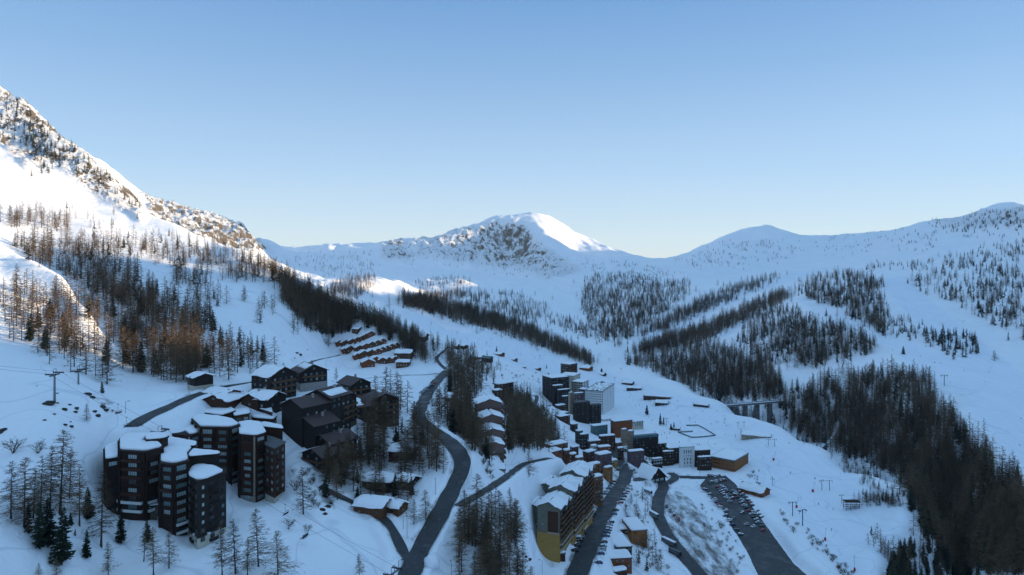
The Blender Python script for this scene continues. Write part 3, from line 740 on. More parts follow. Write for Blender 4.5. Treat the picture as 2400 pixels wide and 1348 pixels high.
def snow_patch(parent, f, nu, nv, th, seed=1, name='roof_snow', wav=0.06, uv=(0, 1, 0, 1)):
    """soft snow over a sloping plane; f(u, v) -> (point, normal)"""
    V = []; u0, u1, v0, v1 = uv
    for i in range(nu + 1):
        for j in range(nv + 1):
            s = i / nu; t = j / nv
            e = min(s, 1 - s, t, 1 - t); hgt = th * min(1, (e * min(nu, nv) / 1.2)) ** 0.5 if e > 0 else -0.06
            w1 = wav * mnoise.noise(Vector((s * 4 + seed, t * 1.0, 1.3))); w2 = wav * mnoise.noise(Vector((s * 1.0, t * 4 + seed, 7.3)))
            p, n = f(u0 + (u1 - u0) * (s + w2 * (2 * s - 1) * 2 * 0.5), v0 + (v1 - v0) * (t + w1 * (2 * t - 1)))
            hgt *= 1 + 0.25 * mnoise.noise(Vector((s * 5, t * 5, seed)))
            V.append(tuple(Vector(p) + Vector(n) * hgt))
    Fc = []
    for i in range(nu):
        for j in range(nv):
            a = i * (nv + 1) + j; Fc.append((a, a + nv + 1, a + nv + 2, a + 1))
    o = raw(name, V, Fc, m_snow, parent, smooth=True); return o

def XY(px, d): return ((px - 1200) / F * d, d)
def at_z(px, py, z):
    d = -z * F / (py - HZ); return XY(px, d)
def prism_walls(parent, P, z0, z1, mat, name='wall'):
    P = ccw(P); n = len(P); V = [(p[0], p[1], z0) for p in P] + [(p[0], p[1], z1) for p in P]
    Fc = [(i, (i + 1) % n, n + (i + 1) % n, n + i) for i in range(n)] + [tuple(range(n, 2 * n)), tuple(range(n - 1, -1, -1))]
    return raw(name, V, Fc, mat, parent)
def offset_poly(P, d):
    P = ccw(P); cx = sum(p[0] for p in P) / len(P); cy = sum(p[1] for p in P) / len(P); out = []
    n = len(P)
    for i in range(n):
        a, b, c = Vector(P[i - 1]), Vector(P[i]), Vector(P[(i + 1) % n])
        e1 = (b - a).normalized(); e2 = (c - b).normalized(); n1 = Vector((e1.y, -e1.x)); n2 = Vector((e2.y, -e2.x))
        m = (n1 + n2); m = m / max(0.35, m.length_squared) * 2 * 0.5 * 1.0
        s = d / max(0.4, (m.normalized()).dot(n1)); q = b + m.normalized() * s; out.append((q.x, q.y))
    return out
def foot(P, extra=1.0):
    cx = sum(p[0] for p in P) / len(P); cy = sum(p[1] for p in P) / len(P)
    FOOT.append((cx, cy, 0.8 * max(math.hypot(p[0] - cx, p[1] - cy) for p in P) + extra))

def tower(label, roof_px, z, wall, name='apartment_block', cat='apartment block', group='dark brown tower blocks', zb=None, snow=True, eave=0.35, cap=0.7, base=None, base_h=3.0, snow_px=None, roofmat=None, parent=None):
    """block of flats whose level roof outline was sighted at height z"""
    P = ccw([at_z(px, py, z) for px, py in roof_px])
    cx = sum(p[0] for p in P) / len(P); cy = sum(p[1] for p in P) / len(P)
    g = min(H(p[0], p[1]) for p in P); zb = g - 2 if zb is None else zb
    r = root_at(name, (cx, cy, g), label, cat, group) if parent is None else parent
    ox, oy, oz = r.location
    Q = [(p[0] - ox, p[1] - oy) for p in P]
    zt = z - oz
    prism_walls(r, Q, zb - oz, zt - 0.5, wall)
    prism_walls(r, offset_poly(Q, eave), zt - 0.5, zt - 0.1, roofmat or m_dark, 'roof')
    if base: prism_walls(r, offset_poly(Q, 0.08), zb - oz, zb - oz + base_h + 2, base, 'plinth')
    if snow:
        S_ = [(at_z(px, py, z)) for px, py in snow_px] if snow_px else None
        S_ = [(p[0] - ox, p[1] - oy) for p in S_] if S_ else offset_poly(Q, eave * 0.6)
        snow_cap(r, S_, zt - 0.1, cap * 0.72, seed=len(FOOT))
    foot(P)
    return r, Q, zt
def seg(Q, i):  # wall i seen from outside, left end first (counter-clockwise outline: left to right as seen from outside)
    return Q[i], Q[(i + 1) % len(Q)]

def corner_block(label, pl, pc, pr, yt, d, alpha, wall, name='apartment_block', cat='apartment block', group=None, rows=0, rowz=None, wl=3, wr=3, wsize=(1.3, 1.3), n=2, zb=None, snow=0.5, glass=None, frame=None, wall2=None, parapet=0.0, roofmat=None, skip=0.0, base=None, ybase=None, keep=0.95, balc=None, floor=2.8, depth=None):
    """a box with one vertical edge nearest the viewer at column pc and distance d"""
    al = math.radians(alpha); x0, y0 = XY(pc, d); aL = (pl - 1200) / F; aR = (pr - 1200) / F
    t = (x0 - aL * d) / (math.cos(al) + aL * math.sin(al)); s = (aR * d - x0) / (math.sin(al) - aR * math.cos(al))
    t = depth or max(3.0, min(t, 90)); s = max(3.0, min(abs(s), 90))
    Lp = (x0 - t * math.cos(al), y0 + t * math.sin(al)); Rp = (x0 + s * math.sin(al), y0 + s * math.cos(al))
    Bp = (Lp[0] + Rp[0] - x0, Lp[1] + Rp[1] - y0)
    z = -(yt - HZ) / F * d
    P = [(x0, y0), Rp, Bp, Lp]
    g = min(H(*p) for p in P)
    if ybase is not None: g = min(g, -(ybase - HZ) / F * d)
    r = root_at(name, (x0, y0, g), label, cat, group)
    Q = [(p[0] - x0, p[1] - y0) for p in P]; zt = z - g
    V = [(q[0], q[1], -3.0) for q in Q] + [(q[0], q[1], zt) for q in Q]
    Fc = [(0, 1, 5, 4), (1, 2, 6, 5), (2, 3, 7, 6), (3, 0, 4, 7), (4, 5, 6, 7)]
    raw('wall', V, Fc, [wall, wall2 or wall], r, [0, 0, 0, 1, 0])
    prism_walls(r, offset_poly(Q, 0.25), zt, zt + 0.35 + parapet, roofmat or m_groof, 'roof')
    if snow: snow_cap(r, offset_poly(Q, -0.35 if parapet else 0.1), zt + 0.35 + parapet * 0.6, snow, seed=pl)
    rows = rows or max(1, int((zt - 1.2) / floor))
    zs = [zt - floor * (k + 1) + 0.9 for k in range(rows)]
    if wl: facade(r, Q[3], Q[0], zs, wl, wsize[0], wsize[1], n, glass=glass, frame=frame, keep=keep)
    if wr: facade(r, Q[0], Q[1], zs, wr, wsize[0], wsize[1], n, glass=glass, frame=frame, keep=keep)
    if balc:
        for zz in zs:
            if 'l' in balc: balcony(r, Q[3], Q[0], zz - 0.9, 0.08, 0.92)
            if 'r' in balc: balcony(r, Q[0], Q[1], zz - 0.9, 0.08, 0.92)
    if base: prism_walls(r, offset_poly(Q, 0.1), -3, base, m_conc, 'plinth')
    foot(P)
    return r, Q, zt

def chalet(label, px, py, w, l, h, rot, wall=None, name='chalet', cat='chalet', group=None, pitch=0.42, snow=((0, 1, 0, 1), (0, 1, 0, 1)), th=0.55, over=0.9, roofmat=None, wins=2, side=2, base=0.0, basemat=None, balc=1, d=None, winsz=(1.2, 1.2), glass=None, chimney=True, floors=None):
    """a gabled house; its gable looks towards the viewer when rot is 0, to the right for positive rot"""
    wall = wall or m_dark
    x, y, z = G(px, py) if d is None else (XY(px, d)[0], d, -(py - HZ) / F * d)
    rz = math.radians(rot)
    z = min(z, min(H(x + math.cos(rz) * a * w / 2 - math.sin(rz) * b * l, y + math.sin(rz) * a * w / 2 + math.cos(rz) * b * l) for a in (-1, 1) for b in (0, 1)) + 1.5) if d is None else z
    r = root_at(name, (x, y, z), label, cat, group, rz)
    ph = w / 2 * pitch; hw = w / 2
    # body with gable ends, front wall on y = 0
    V = [(-hw, 0, -4), (hw, 0, -4), (hw, l, -4), (-hw, l, -4), (-hw, 0, h), (hw, 0, h), (hw, l, h), (-hw, l, h), (0, 0, h + ph), (0, l, h + ph)]
    Fc = [(0, 1, 5, 8, 4), (1, 2, 6, 5), (2, 3, 7, 9, 6), (3, 0, 4, 7)]
    raw('wall', V, Fc, wall, r)
    if base > 0: boxo('plinth', -hw - .1, hw + .1, -.1, l + .1, -4, base, basemat or m_conc, r)
    cs = 1 / math.hypot(1, pitch)
    for sgn, sn in ((-1, snow[0]), (1, snow[1])):
        ex = sgn * (hw + over); ez = h - over * pitch; t_ = 0.22
        def f(u, v, sgn=sgn, ex=ex, ez=ez):
            return ((ex * v, -over + (l + 2 * over) * u, h + ph + (ez - h - ph) * v + t_), (sgn * pitch * cs, 0, cs))
        Vr = []
        for dz in (0, t_):
            Vr += [(0, -over, h + ph + dz), (ex, -over, ez + dz), (ex, l + over, ez + dz), (0, l + over, h + ph + dz)]
        Fr = [(0, 1, 2, 3), (7, 6, 5, 4), (0, 4, 5, 1), (1, 5, 6, 2), (2, 6, 7, 3)]
        raw('roof', Vr, Fr, roofmat or m_roof, r)
        if sn:
            o = snow_patch(r, f, 10, 8, th, seed=px % 97 + sgn, uv=sn)
            if sgn > 0: o.data.flip_normals()
    nf = floors or max(1, int((h - 0.4) / 2.6))
    g = dict(glass=glass)
    b0 = base if base else 0.0
    zs = [max(0.9, b0 + 0.9) + 2.6 * k for k in range(nf) if b0 + 0.9 + 2.6 * k + winsz[1] < h + 0.4]
    if wins:
        facade(r, (-hw, 0), (hw, 0), zs, wins, winsz[0], winsz[1], 2, margin=w * .08, **g)
        place_win(r, (0, -.06, h + ph * 0.25), 0, 1.1, 1.0, 2, glass or m_glass) if ph > 2.4 else None
    if side:
        facade(r, (hw, 0), (hw, l), zs, side, winsz[0], winsz[1], 2, margin=.6, **g)
        facade(r, (-hw, l), (-hw, 0), zs, side, winsz[0], winsz[1], 2, margin=.6, **g)
    if balc:
        for zz in zs[1:] if len(zs) > 1 else []:
            balcony(r, (-hw, 0), (hw, 0), zz - 0.95, 0.06, 0.94)
            if balc > 1: balcony(r, (hw, 0), (hw, l), zz - 0.95, 0.06, 0.94)
            if balc > 2: balcony(r, (-hw, l), (-hw, 0), zz - 0.95, 0.06, 0.94)
    if chimney:
        V, Fc = boxvf(hw * .3 - .4, hw * .3 + .4, l * .6, l * .6 + .9, h + ph * .55, h + ph + 1.1)
        raw('chimney', V, Fc, m_conc, r)
    c = (x - math.sin(rz) * l / 2, y + math.cos(rz) * l / 2)
    FOOT.append((c[0], c[1], max(w, l) * .52 + .5))
    return r
# ------------------------------------------------------------------ the dark apartment towers at lower left
def q8(X, Y): return (230 + X / 3.965, 960 + Y / 3.965)
def faces_view(Q, r):
    """walls whose outside looks towards the viewer, with their screen columns"""
    out = []
    for i in range(len(Q)):
        a, b = Q[i], Q[(i + 1) % len(Q)]
        wx = (a[0] + b[0]) / 2 + r.location.x; wy = (a[1] + b[1]) / 2 + r.location.y
        nx_, ny_ = (b[1] - a[1]), -(b[0] - a[0])
        if nx_ * (-wx) + ny_ * (-wy) > 0: out.append((i, a, b, math.hypot(b[0] - a[0], b[1] - a[1])))
    return out
def dress(r, Q, zt, floors, wide=3.2, wh=1.35, keep=0.93, n=4, white=0.0, slits=0.25, zoff=0.0, balc=0.3, minlen=4.2, first=2.75):
    for i, a, b, L in faces_view(Q, r):
        zs = [zt - 0.5 - first - 2.7 * k + zoff + 0.55 for k in range(floors)]
        if L < minlen:
            for z in zs[1::1]:
                if WR.random() < 0.7: facade(r, a, b, [z], 1, 0.7, 1.0, 1)
            continue
        ncol = max(1, int(round(L / 6.4)))
        ang = math.atan2(b[1] - a[1], b[0] - a[0]); nx_, ny_ = (b[1] - a[1]) / L, -(b[0] - a[0]) / L
        for c in range(ncol + 1):
            t = min(max(c / ncol, .02), .98); V, Fc = boxvf(-.14, .14, -.75, .05, zt - .6 - 2.7 * floors - 1.5, zt - .55)
            o = raw('fin', V, Fc, m_post if (c == ncol and not white and i % 2) else m_dark, r); o.location = (a[0] + (b[0] - a[0]) * t, a[1] + (b[1] - a[1]) * t, 0); o.rotation_euler = (0, 0, ang)
        for k, z in enumerate(zs):
            V, Fc = boxvf(0, L, -.28, .05, -.16, 0); o = raw('floor_band', V, Fc, m_dark, r); o.location = (a[0], a[1], z - .95); o.rotation_euler = (0, 0, ang)
        for k, z in enumerate(zs):
            low = k >= floors - 2
            for c in range(ncol):
                if WR.random() > keep: continue
                t0 = (c + 0.1) / ncol; t1 = (c + 0.9) / ncol
                facade(r, (a[0] + (b[0] - a[0]) * c / ncol, a[1] + (b[1] - a[1]) * c / ncol), (a[0] + (b[0] - a[0]) * (c + 1) / ncol, a[1] + (b[1] - a[1]) * (c + 1) / ncol), [z], 1, wide * WR.choice([1, 1, .8, 1.15]), wh * (1.35 if k == 0 and WR.random() < .6 else 1), n, glass=WR.choice([m_glass, m_curt, m_glass, m_curt, m_dglass]))
                if WR.random() < balc or (white and low):
                    balcony(r, a, b, z - 0.95, t0, t1, 0.9, m_white if (white and low) else m_brown, 0.95)
GA = 'dark brown tower blocks at lower left'
# nearest group
r, Q, zt = tower('nearest dark wooden tower with rounded snow cap and white plinth at its foot', [q8(*p) for p in ((835, 585), (925, 662), (1190, 572), (1150, 540), (1090, 515), (950, 500), (870, 525))], -67.0, m_black, group=GA,
    base=m_cream, base_h=3.2, snow_px=[q8(*p) for p in ((842, 578), (845, 612), (920, 650), (1000, 640), (1165, 572), (1090, 530), (950, 508), (875, 530))], cap=0.9)
fv = faces_view(Q, r)
for i, a, b, L in fv:
    if L > 10:      # broad right hand front: two columns of small windows and a dark recessed loggia stack
        zs = [zt - 3.2 - 2.7 * k for k in range(7)]
        facade(r, a, (a[0] + (b[0] - a[0]) * .35, a[1] + (b[1] - a[1]) * .35), zs, 1, 1.0, 1.2, 1, glass=m_curt)
        facade(r, (a[0] + (b[0] - a[0]) * .75, a[1] + (b[1] - a[1]) * .75), b, zs, 1, 1.0, 1.2, 1, glass=m_glass)
        for z in zs: balcony(r, a, b, z - 0.9, 0.40, 0.68, 0.7, m_black, 1.0)
        facade(r, a, b, zs, 3, 1.6, 1.4, 2, glass=m_dglass, keep=.4)
        balcony(r, a, b, -0.2 + 3.6, 0.32, 0.72, 0.5, m_white, 0.7)
    elif L > 4:
        facade(r, a, b, [zt - 3.2 - 2.7 * k for k in range(7)], 1, 0.6, 0.9, 1, glass=m_curt, shift=-L * .25)
r, Q, zt = tower('tall dark tower with white balcony fronts low down, behind the nearest tower', [q8(*p) for p in ((580, 400), (583, 490), (705, 505), (838, 470), (830, 400), (880, 345), (760, 300), (640, 315))], -63.2, m_dark, group=GA,
    snow_px=[q8(*p) for p in ((582, 405), (585, 478), (705, 496), (832, 462), (822, 400), (868, 352), (760, 305), (650, 318))], cap=1.1)
dress(r, Q, zt, 8, white=1)
r, Q, zt = tower('broad dark block with a square snowy roof, left of the white balcony tower', [q8(*p) for p in ((203, 270), (205, 375), (440, 388), (598, 348), (560, 300), (490, 225), (260, 225))], -60.6, m_dark, group=GA,
    snow_px=[q8(*p) for p in ((205, 275), (206, 366), (440, 380), (592, 342), (555, 302), (400, 308), (480, 225), (255, 226))], cap=1.0)
dress(r, Q, zt, 7, white=1)
r, Q, zt = tower('lower dark wing with snow roof at the far left of the towers', [q8(*p) for p in ((70, 345), (75, 455), (222, 430), (215, 330), (180, 300))], -63.0, m_black, group=GA, cap=0.9)
dress(r, Q, zt, 6, keep=.55)
r, Q, zt = tower('plain dark rear wing running back to the right behind the white balcony tower', [q8(*p) for p in ((838, 415), (845, 430), (1125, 405), (1120, 385), (880, 362))], -63.6, m_black, group=GA, cap=0.35, base=None)
r, Q, zt = tower('small dark stair tower with a snow cushion behind the broad block', [q8(*p) for p in ((445, 240), (450, 275), (595, 262), (650, 245), (600, 222), (480, 218))], -59.2, m_dark, group=GA, cap=0.8)
r, Q, zt = tower('low dark link roof with a thin line of snow between the two tower groups', [q8(*p) for p in ((600, 290), (620, 330), (900, 330), (910, 295), (660, 250))], -62.5, m_dark, group=GA, cap=0.3)
facade(r, *[Q[k] for k in (0, 1)], [zt - 3], 1, 1.2, 1, 2) if False else None
# concrete link with a snowy top between the two nearest towers
r, Q, zt = tower('small concrete stair annex with a snow covered slope top between the near towers', [q8(*p) for p in ((455, 870), (470, 890), (575, 880), (570, 800), (480, 810))], -78.5, m_stone, group=GA, cap=0.5, name='annex', cat='annex')
# second group
r, Q, zt = tower('tall brown tower with a large hexagonal snow roof', [q8(*p) for p in ((872, 80), (880, 100), (948, 160), (1226, 165), (1312, 138), (1255, 85), (1100, 52), (920, 42))], -62.4, m_brown, group=GA,
    snow_px=[q8(*p) for p in ((876, 80), (952, 152), (1225, 157), (1305, 133), (1250, 92), (1100, 60), (925, 48))], cap=0.9)
dress(r, Q, zt, 9)
for i, a, b, L in faces_view(Q, r):
    pass
r, Q, zt = tower('tall brown tower with a jagged snow roof, middle of the rear tower group', [q8(*p) for p in ((1306, 120), (1318, 222), (1462, 236), (1555, 208), (1500, 118), (1400, 106))], -63.8, m_brown, group=GA, cap=0.9, base=m_conc, base_h=2.0)
dress(r, Q, zt, 9, n=4, wide=3.0)
r, Q, zt = tower('brown tower with bare grey roof and pale foot, right end of rear group', [q8(*p) for p in ((1553, 235), (1556, 318), (1640, 352), (1738, 296), (1610, 246))], -67.2, m_brown, group=GA, snow=False, base=m_cream, base_h=2.6, roofmat=m_groof)
for i, a, b, L in faces_view(Q, r):
    if (a[0] + b[0]) > 2: 
        for k in range(6):
            z = zt - 3.0 - 2.7 * k
            facade(r, a, b, [z], 2, 1.6, 1.3, 2)
            balcony(r, a, b, z - .9, .1, .55, .8, m_brown)
r, Q, zt = tower('brown half tower with a tilted snow roof left of the hexagonal one', [q8(*p) for p in ((680, 205), (700, 225), (855, 236), (940, 212), (875, 105), (790, 105), (750, 150))], -64.5, m_brown, group=GA,
    snow_px=[q8(*p) for p in ((755, 152), (790, 110), (870, 108), (932, 208), (856, 228), (800, 190))], cap=0.8)
dress(r, Q, zt, 5)
r, Q, zt = tower('plain dark brown wall block behind the jagged roof tower', [q8(*p) for p in ((1495, 130), (1510, 150), (1715, 172), (1700, 140), (1540, 110))], -64.8, m_brown, group=GA, cap=0.25)
# pale corner posts that run down two of the rear towers
# low buildings round the road above
GL = 'low snow roofed houses above the towers'
for lab, pts, z, mat, cap, nm in [
  ('wide low house under a curved snow roof behind the hexagonal tower', ((471, 953), (478, 966), (520, 972), (550, 962), (530, 948), (490, 946)), -62.5, m_brown, .8, 'house'),
  ('small low house with snow roof and lit windows behind the towers', ((545, 962), (550, 974), (585, 968), (583, 956), (560, 955)), -63.5, m_wood, .7, 'house'),
  ('brown block with a thick wavy snow roof right of the low houses', ((588, 962), (592, 978), (640, 982), (648, 974), (625, 958), (600, 955)), -66.0, m_brown, .9, 'house'),
  ('small snow roof wedge between two dark houses', ((600, 948), (606, 956), (638, 966), (634, 950), (620, 944)), -63.8, m_brown, .6, 'house')]:
    r, Q, zt = tower(lab, pts, z, mat, cap=cap, name=nm, cat='house', group=GL)
    for i, a, b, L in faces_view(Q, r):
        if L > 4: facade(r, a, b, [zt - 2.6], max(1, int(L / 3.2)), 2.0, 1.3, 2)
# ------------------------------------------------------------------ dark chalets of the upper left
N_ = None; FULL = (0, 1, 0, 1)
GH = 'dark wooden houses on the left terrace'
def C(*a, **k): return chalet(*a, **k)
C('small dark barn with snow roof on a white base beside the upper road', 478, 912, 8.5, 7.5, 5.6, 48, m_black, group=GH, name='barn', cat='barn', base=1.8, basemat=m_cream, wins=0, side=0, balc=0, chimney=False, pitch=.34)
C('large dark house with one broad snow covered roof slope', 664, 934, 15, 13, 11.0, 58, m_black, group=GH, wins=4, side=3, pitch=.5, snow=(FULL, (0, 1, 0, .4)), balc=1)
C('dark house on a pale base with a scrap of snow on its brown roof', 736, 915, 13.5, 12, 9.5, 38, m_black, group=GH, wins=4, side=2, base=4.0, pitch=.45, snow=((.1, .9, .05, .55), N_), balc=1)
C('long dark house whose brown roof carries one large slipped snow sheet', 762, 944, 14, 22, 8.5, -52, m_black, group=GH, wins=3, side=4, pitch=.5, snow=(N_, (.05, .75, .05, .8)), balc=0)
C('dark gabled house with bare brown roof at the right end of the upper row', 846, 934, 12, 13, 8.5, 45, m_black, group=GH, wins=3, side=2, pitch=.48, snow=(N_, N_), balc=1)
C('brown roofed house standing alone beneath the terrace track', 893, 950, 11, 11, 5.5, 78, m_dark, group=GH, wins=2, side=3, pitch=.5, snow=(N_, N_), balc=0)
C('tall brown house among larches with one strip of snow at its ridge', 903, 1000, 14, 13, 13.5, 28, m_dark, group=GH, wins=4, side=3, pitch=.4, snow=((.4, .8, .0, .16), N_), balc=1)
C('tall black gabled house with ragged snow on its brown roof', 745, 1003, 14.5, 14, 16.0, -24, m_black, group=GH, wins=0, side=4, pitch=.42, snow=((0, 1, .55, 1), (.1, .9, .25, .8)), balc=0)
C('four storey house with rows of balconies and a stone foot, snow along its roof', 818, 1004, 13, 13, 14.0, 72, m_dark, group=GH, wins=3, side=4, pitch=.35, snow=((.05, .95, .1, .75), N_), balc=3, base=2.5, basemat=m_stone)
C('low brown gabled house with a snowy roof by the end of the upper road', 500, 958, 13, 14, 4.2, -8, m_brown, group=GH, wins=2, side=0, pitch=.42, balc=0)
C('low house with a rough snow roof and small orange boards behind the gabled one', 545, 940, 9, 14, 3.6, 62, m_wood, group=GH, wins=2, side=3, pitch=.3, balc=0)
C('little snow roofed cottage between the low houses', 585, 956, 8, 8, 4.2, -12, m_brown, group=GH, wins=1, side=1, pitch=.5, balc=0)
C('dark house with a square snow roof in front of the large snow roofed one', 648, 968, 12, 13.5, 7.0, 66, m_black, group=GH, wins=2, side=3, pitch=.42, balc=0)
C('long low building with sloping snow roof left of the hexagonal tower', 440, 1004, 12, 16, 4.5, -42, m_brown, group=GH, wins=2, side=3, pitch=.3, th=.8, balc=0, chimney=False)
C('uppermost of the four stepped black houses with brown roofs', 684, 1030, 13.5, 15, 15.5, -34, m_black, group=GH, wins=0, side=3, pitch=.42, snow=((0, 1, .7, 1), N_), balc=0)
C('second of the stepped black houses, brown roof turned to the right', 712, 1048, 13.5, 13, 11.0, -34, m_black, group=GH, wins=0, side=3, pitch=.42, snow=(N_, N_), balc=0)
C('third of the stepped black houses with snow on one roof slope', 752, 1064, 13, 14, 8.5, -34, m_black, group=GH, wins=2, side=4, pitch=.42, snow=((.0, 1, .15, 1), N_), balc=2)
C('lowest of the stepped black houses with a concrete base and corner windows', 732, 1090, 12.5, 11, 6.6, -34, m_black, group=GH, wins=2, side=3, pitch=.42, snow=((0, 1, .75, 1), N_), base=1.4, balc=2)

# chalets left of the main road
GK = 'chalets left of the main road'
C('chalet with an L shaped snow roof among tall bare larches', 975, 1062, 9.5, 11, 3.4, 82, m_brown, group=GK, wins=2, side=3, pitch=.3, th=.8, balc=0)
C('snow buried cottage with a large square white roof', 925, 1139, 10, 12, 3.0, 78, m_black, group=GK, wins=1, side=3, pitch=.22, th=1.0, balc=0)
C('small side cottage with black gable beside the snow buried one', 972, 1136, 6.5, 7, 2.8, 60, m_black, group=GK, wins=1, side=1, pitch=.4, th=.7, balc=0)
C('log chalet with a thick snow roof and a round roof vent', 908, 1203, 9.5, 11.5, 3.6, 76, m_wood, group=GK, wins=2, side=3, pitch=.34, th=.9, balc=1, winsz=(1.1, 1.1))
C('little log annex with a snow roof at the right end of the log chalet', 944, 1204, 6.0, 5.5, 3.0, 60, m_wood, group=GK, wins=1, side=1, pitch=.5, th=.6, balc=0)

# ------------------------------------------------------------------ the terraces of small wooden chalets
GT = 'terraced wooden chalets'
ords = ['first', 'second', 'third', 'fourth', 'fifth', 'sixth', 'seventh', 'eighth', 'ninth']
def terrace(row, pts, rot):
    for k, (px, py, w) in enumerate(pts):
        C('small wooden chalet, %s from the left in the %s terrace' % (ords[k], row), px, py, w, 7.5, 3.6, rot, m_wood if k % 3 else m_rust, group=GT, wins=2, side=0, pitch=.55, th=.9, balc=1, over=.7, chimney=False, winsz=(1.2, 1.2), floors=2)
terrace('topmost', [(797, 811, 7.0), (811, 808, 8.6), (826, 805, 6.6), (839, 801, 6.4), (850, 798, 6.2), (860, 794, 6.2), (870, 790, 7.6)], 28)
terrace('second', [(812, 828, 7.2), (822, 826, 9.4), (843, 822, 7.6), (859, 819, 7.2), (873, 815, 6.8), (886, 811, 6.6), (898, 807, 6.4)], 28)
terrace('third', [(840, 842, 7.0), (854, 838, 9.0), (872, 834, 7.6), (886, 831, 7.0), (897, 827, 6.6), (908, 824, 6.6), (919, 820, 7.0), (930, 817, 6.0)], 28)
terrace('lowest', [(882, 851, 7.6), (897, 853, 7.2), (912, 852, 7.2), (927, 850, 7.0)], 24)
C('single larger wooden chalet at the lower corner of the terraces', 864, 861, 11, 9, 4.6, 24, m_rust, group=GT, wins=3, side=2, pitch=.42, th=.8, balc=1)
C('small hut with snow roof standing above the topmost terrace', 844, 775, 7, 7, 3.6, 60, m_wood, name='hut', cat='hut', group=GT, wins=1, side=2, pitch=.4, th=.8, balc=0)
C('broad two storey chalet with a snow roof right of the terraces', 966, 840, 11, 15, 6.0, 84, m_wood, group=GT, wins=3, side=5, pitch=.42, th=.9, balc=3)
C('lower front part of the broad chalet with its own strip of snow roof', 960, 856, 8, 11, 4.2, 84, m_wood, group=GT, wins=2, side=4, pitch=.32, th=.8, balc=3, chimney=False)

# chapel like hall with a small spire
x, y, z = G(1008, 799)
hall = C('long hall with a wide snow roof and small pointed turret', 1000, 799, 13, 17, 4.5, 80, m_wood, name='hall', cat='hall', wins=3, side=4, pitch=.42, th=.9, balc=0, chimney=False)
V = []; Fc = []
boxvf(-1.3, 1.3, 13.5, 16.1, 5, 9.6, V, Fc); b = len(V); V += [(-1.7, 13.1, 9.6), (1.7, 13.1, 9.6), (1.7, 16.5, 9.6), (-1.7, 16.5, 9.6), (0, 14.8, 14.5)]
Fc += [(b, b + 1, b + 4), (b + 1, b + 2, b + 4), (b + 2, b + 3, b + 4), (b + 3, b, b + 4)]
raw('turret', V, Fc, m_dark, hall)

# upper village
GU = 'scattered houses of the upper village'
for a in [('wooden house with white snow roof, leftmost of the upper village', 1074, 818, 10, 10, 5, 70, m_wood), ('low dark wooden house right of the leftmost white roof', 1092, 818, 8, 9, 4.5, 40, m_brown),
          ('small red brown house with snow on the roof below the piste edge', 1109, 838, 9, 9, 4.5, 60, m_rust), ('house with a broad flat looking snow roof in the upper village', 1132, 838, 12, 13, 4.5, 75, m_wood),
          ('dark house with teal roof in the upper village', 1152, 850, 11, 12, 6.5, 70, m_black), ('long dark wooden house below the teal roof', 1132, 853, 9, 16, 4.0, 80, m_brown),
          ('low wooden farmhouse on the piste edge', 1178, 836, 10, 13, 4.0, 55, m_rust), ('small wooden hut on the piste edge right of the farmhouse', 1209, 848, 8, 9, 3.5, 50, m_wood),
          ('hut almost buried in snow near the piste', 1232, 863, 7, 12, 2.2, 80, m_brown), ('small wooden cabin at the lower end of the upper village', 1264, 869, 7, 9, 3.2, 40, m_wood),
          ('house on its own between the village larches with snow roof and small gable', 1066, 945, 11, 14, 4.4, 74, m_pink)]:
    C(*a, group=GU, wins=2, side=3, pitch=.36, th=.8, balc=0, chimney=False, roofmat=m_teal if 'teal' in a[0] else None, snow=(N_, N_) if 'teal' in a[0] else (FULL, FULL))
# stepped pink building in the middle
GC = 'stepped gabled sections of the pink apartment house'
for k, (lab, px, py, w, h, dd) in enumerate([('uppermost section of the stepped pink house with a triangular roof window', 1148, 1085, 14.0, 24.5, 392), ('second section of the stepped pink house from the top', 1153, 1085, 12.6, 19.0, 379),
      ('third section of the stepped pink house from the top', 1155, 1087, 12.0, 14.2, 367), ('lowest section of the stepped pink house with snow roof and tall plain gable', 1158, 1090, 10.6, 10.2, 355)]):
    zb = -(1090 - HZ) / F * 355
    C(lab, px, HZ - zb * F / dd, w, 12, h, 12, m_pink, d=dd, name='apartment_house', cat='apartment house', group=GC, wins=3 if k == 3 else 0, side=5, pitch=.34, th=.9, balc=2 if k < 4 else 0, chimney=False, over=.8)
C('long low garage under a flat sheet of snow left of the stepped pink house', 1085, 978, 9, 22, 3.0, 78, m_conc, name='garage', cat='garage', wins=0, side=3, pitch=.12, th=.8, balc=0, chimney=False)
r, Q, zt = tower('low concrete annex with level snow at the foot of the pink house', ((1146, 1087), (1152, 1097), (1184, 1100), (1182, 1086)), -101.0, m_conc, name='annex', cat='annex', group='annexes', cap=.6)
# ------------------------------------------------------------------ the lower village
GV = 'apartment buildings of the village centre'
def B(label, pl, pc, pr, yt, d, al, wall, **k):
    k.setdefault('group', GV); return corner_block(label, pl, pc, pr, yt, d, al, wall, **k)
B('brown flat roofed tower standing highest at the back of the village', 1314, 1335, 1353, 856, 955, 40, m_brown, wl=5, wr=5, parapet=.6, wsize=(1.5, 1.3), balc='r')
B('long cream building with a low snow roof behind the black block', 1310, 1345, 1360, 882, 905, 25, m_cream, wl=8, wr=3, wsize=(1.2, 1.2))
B('black many storeyed block at the left end of the village', 1271, 1293, 1334, 888, 850, 62, m_black, wl=4, wr=8, parapet=.6, wsize=(1.2, 1.2), keep=.7)
B('black step with a snow ledge in front of the black block', 1294, 1299, 1320, 905, 835, 62, m_black, wl=1, wr=4, wsize=(1.2, 1.2))
B('second black step with a snow ledge, lower and further right', 1306, 1310, 1336, 915, 822, 62, m_black, wl=1, wr=5, wsize=(1.2, 1.2))
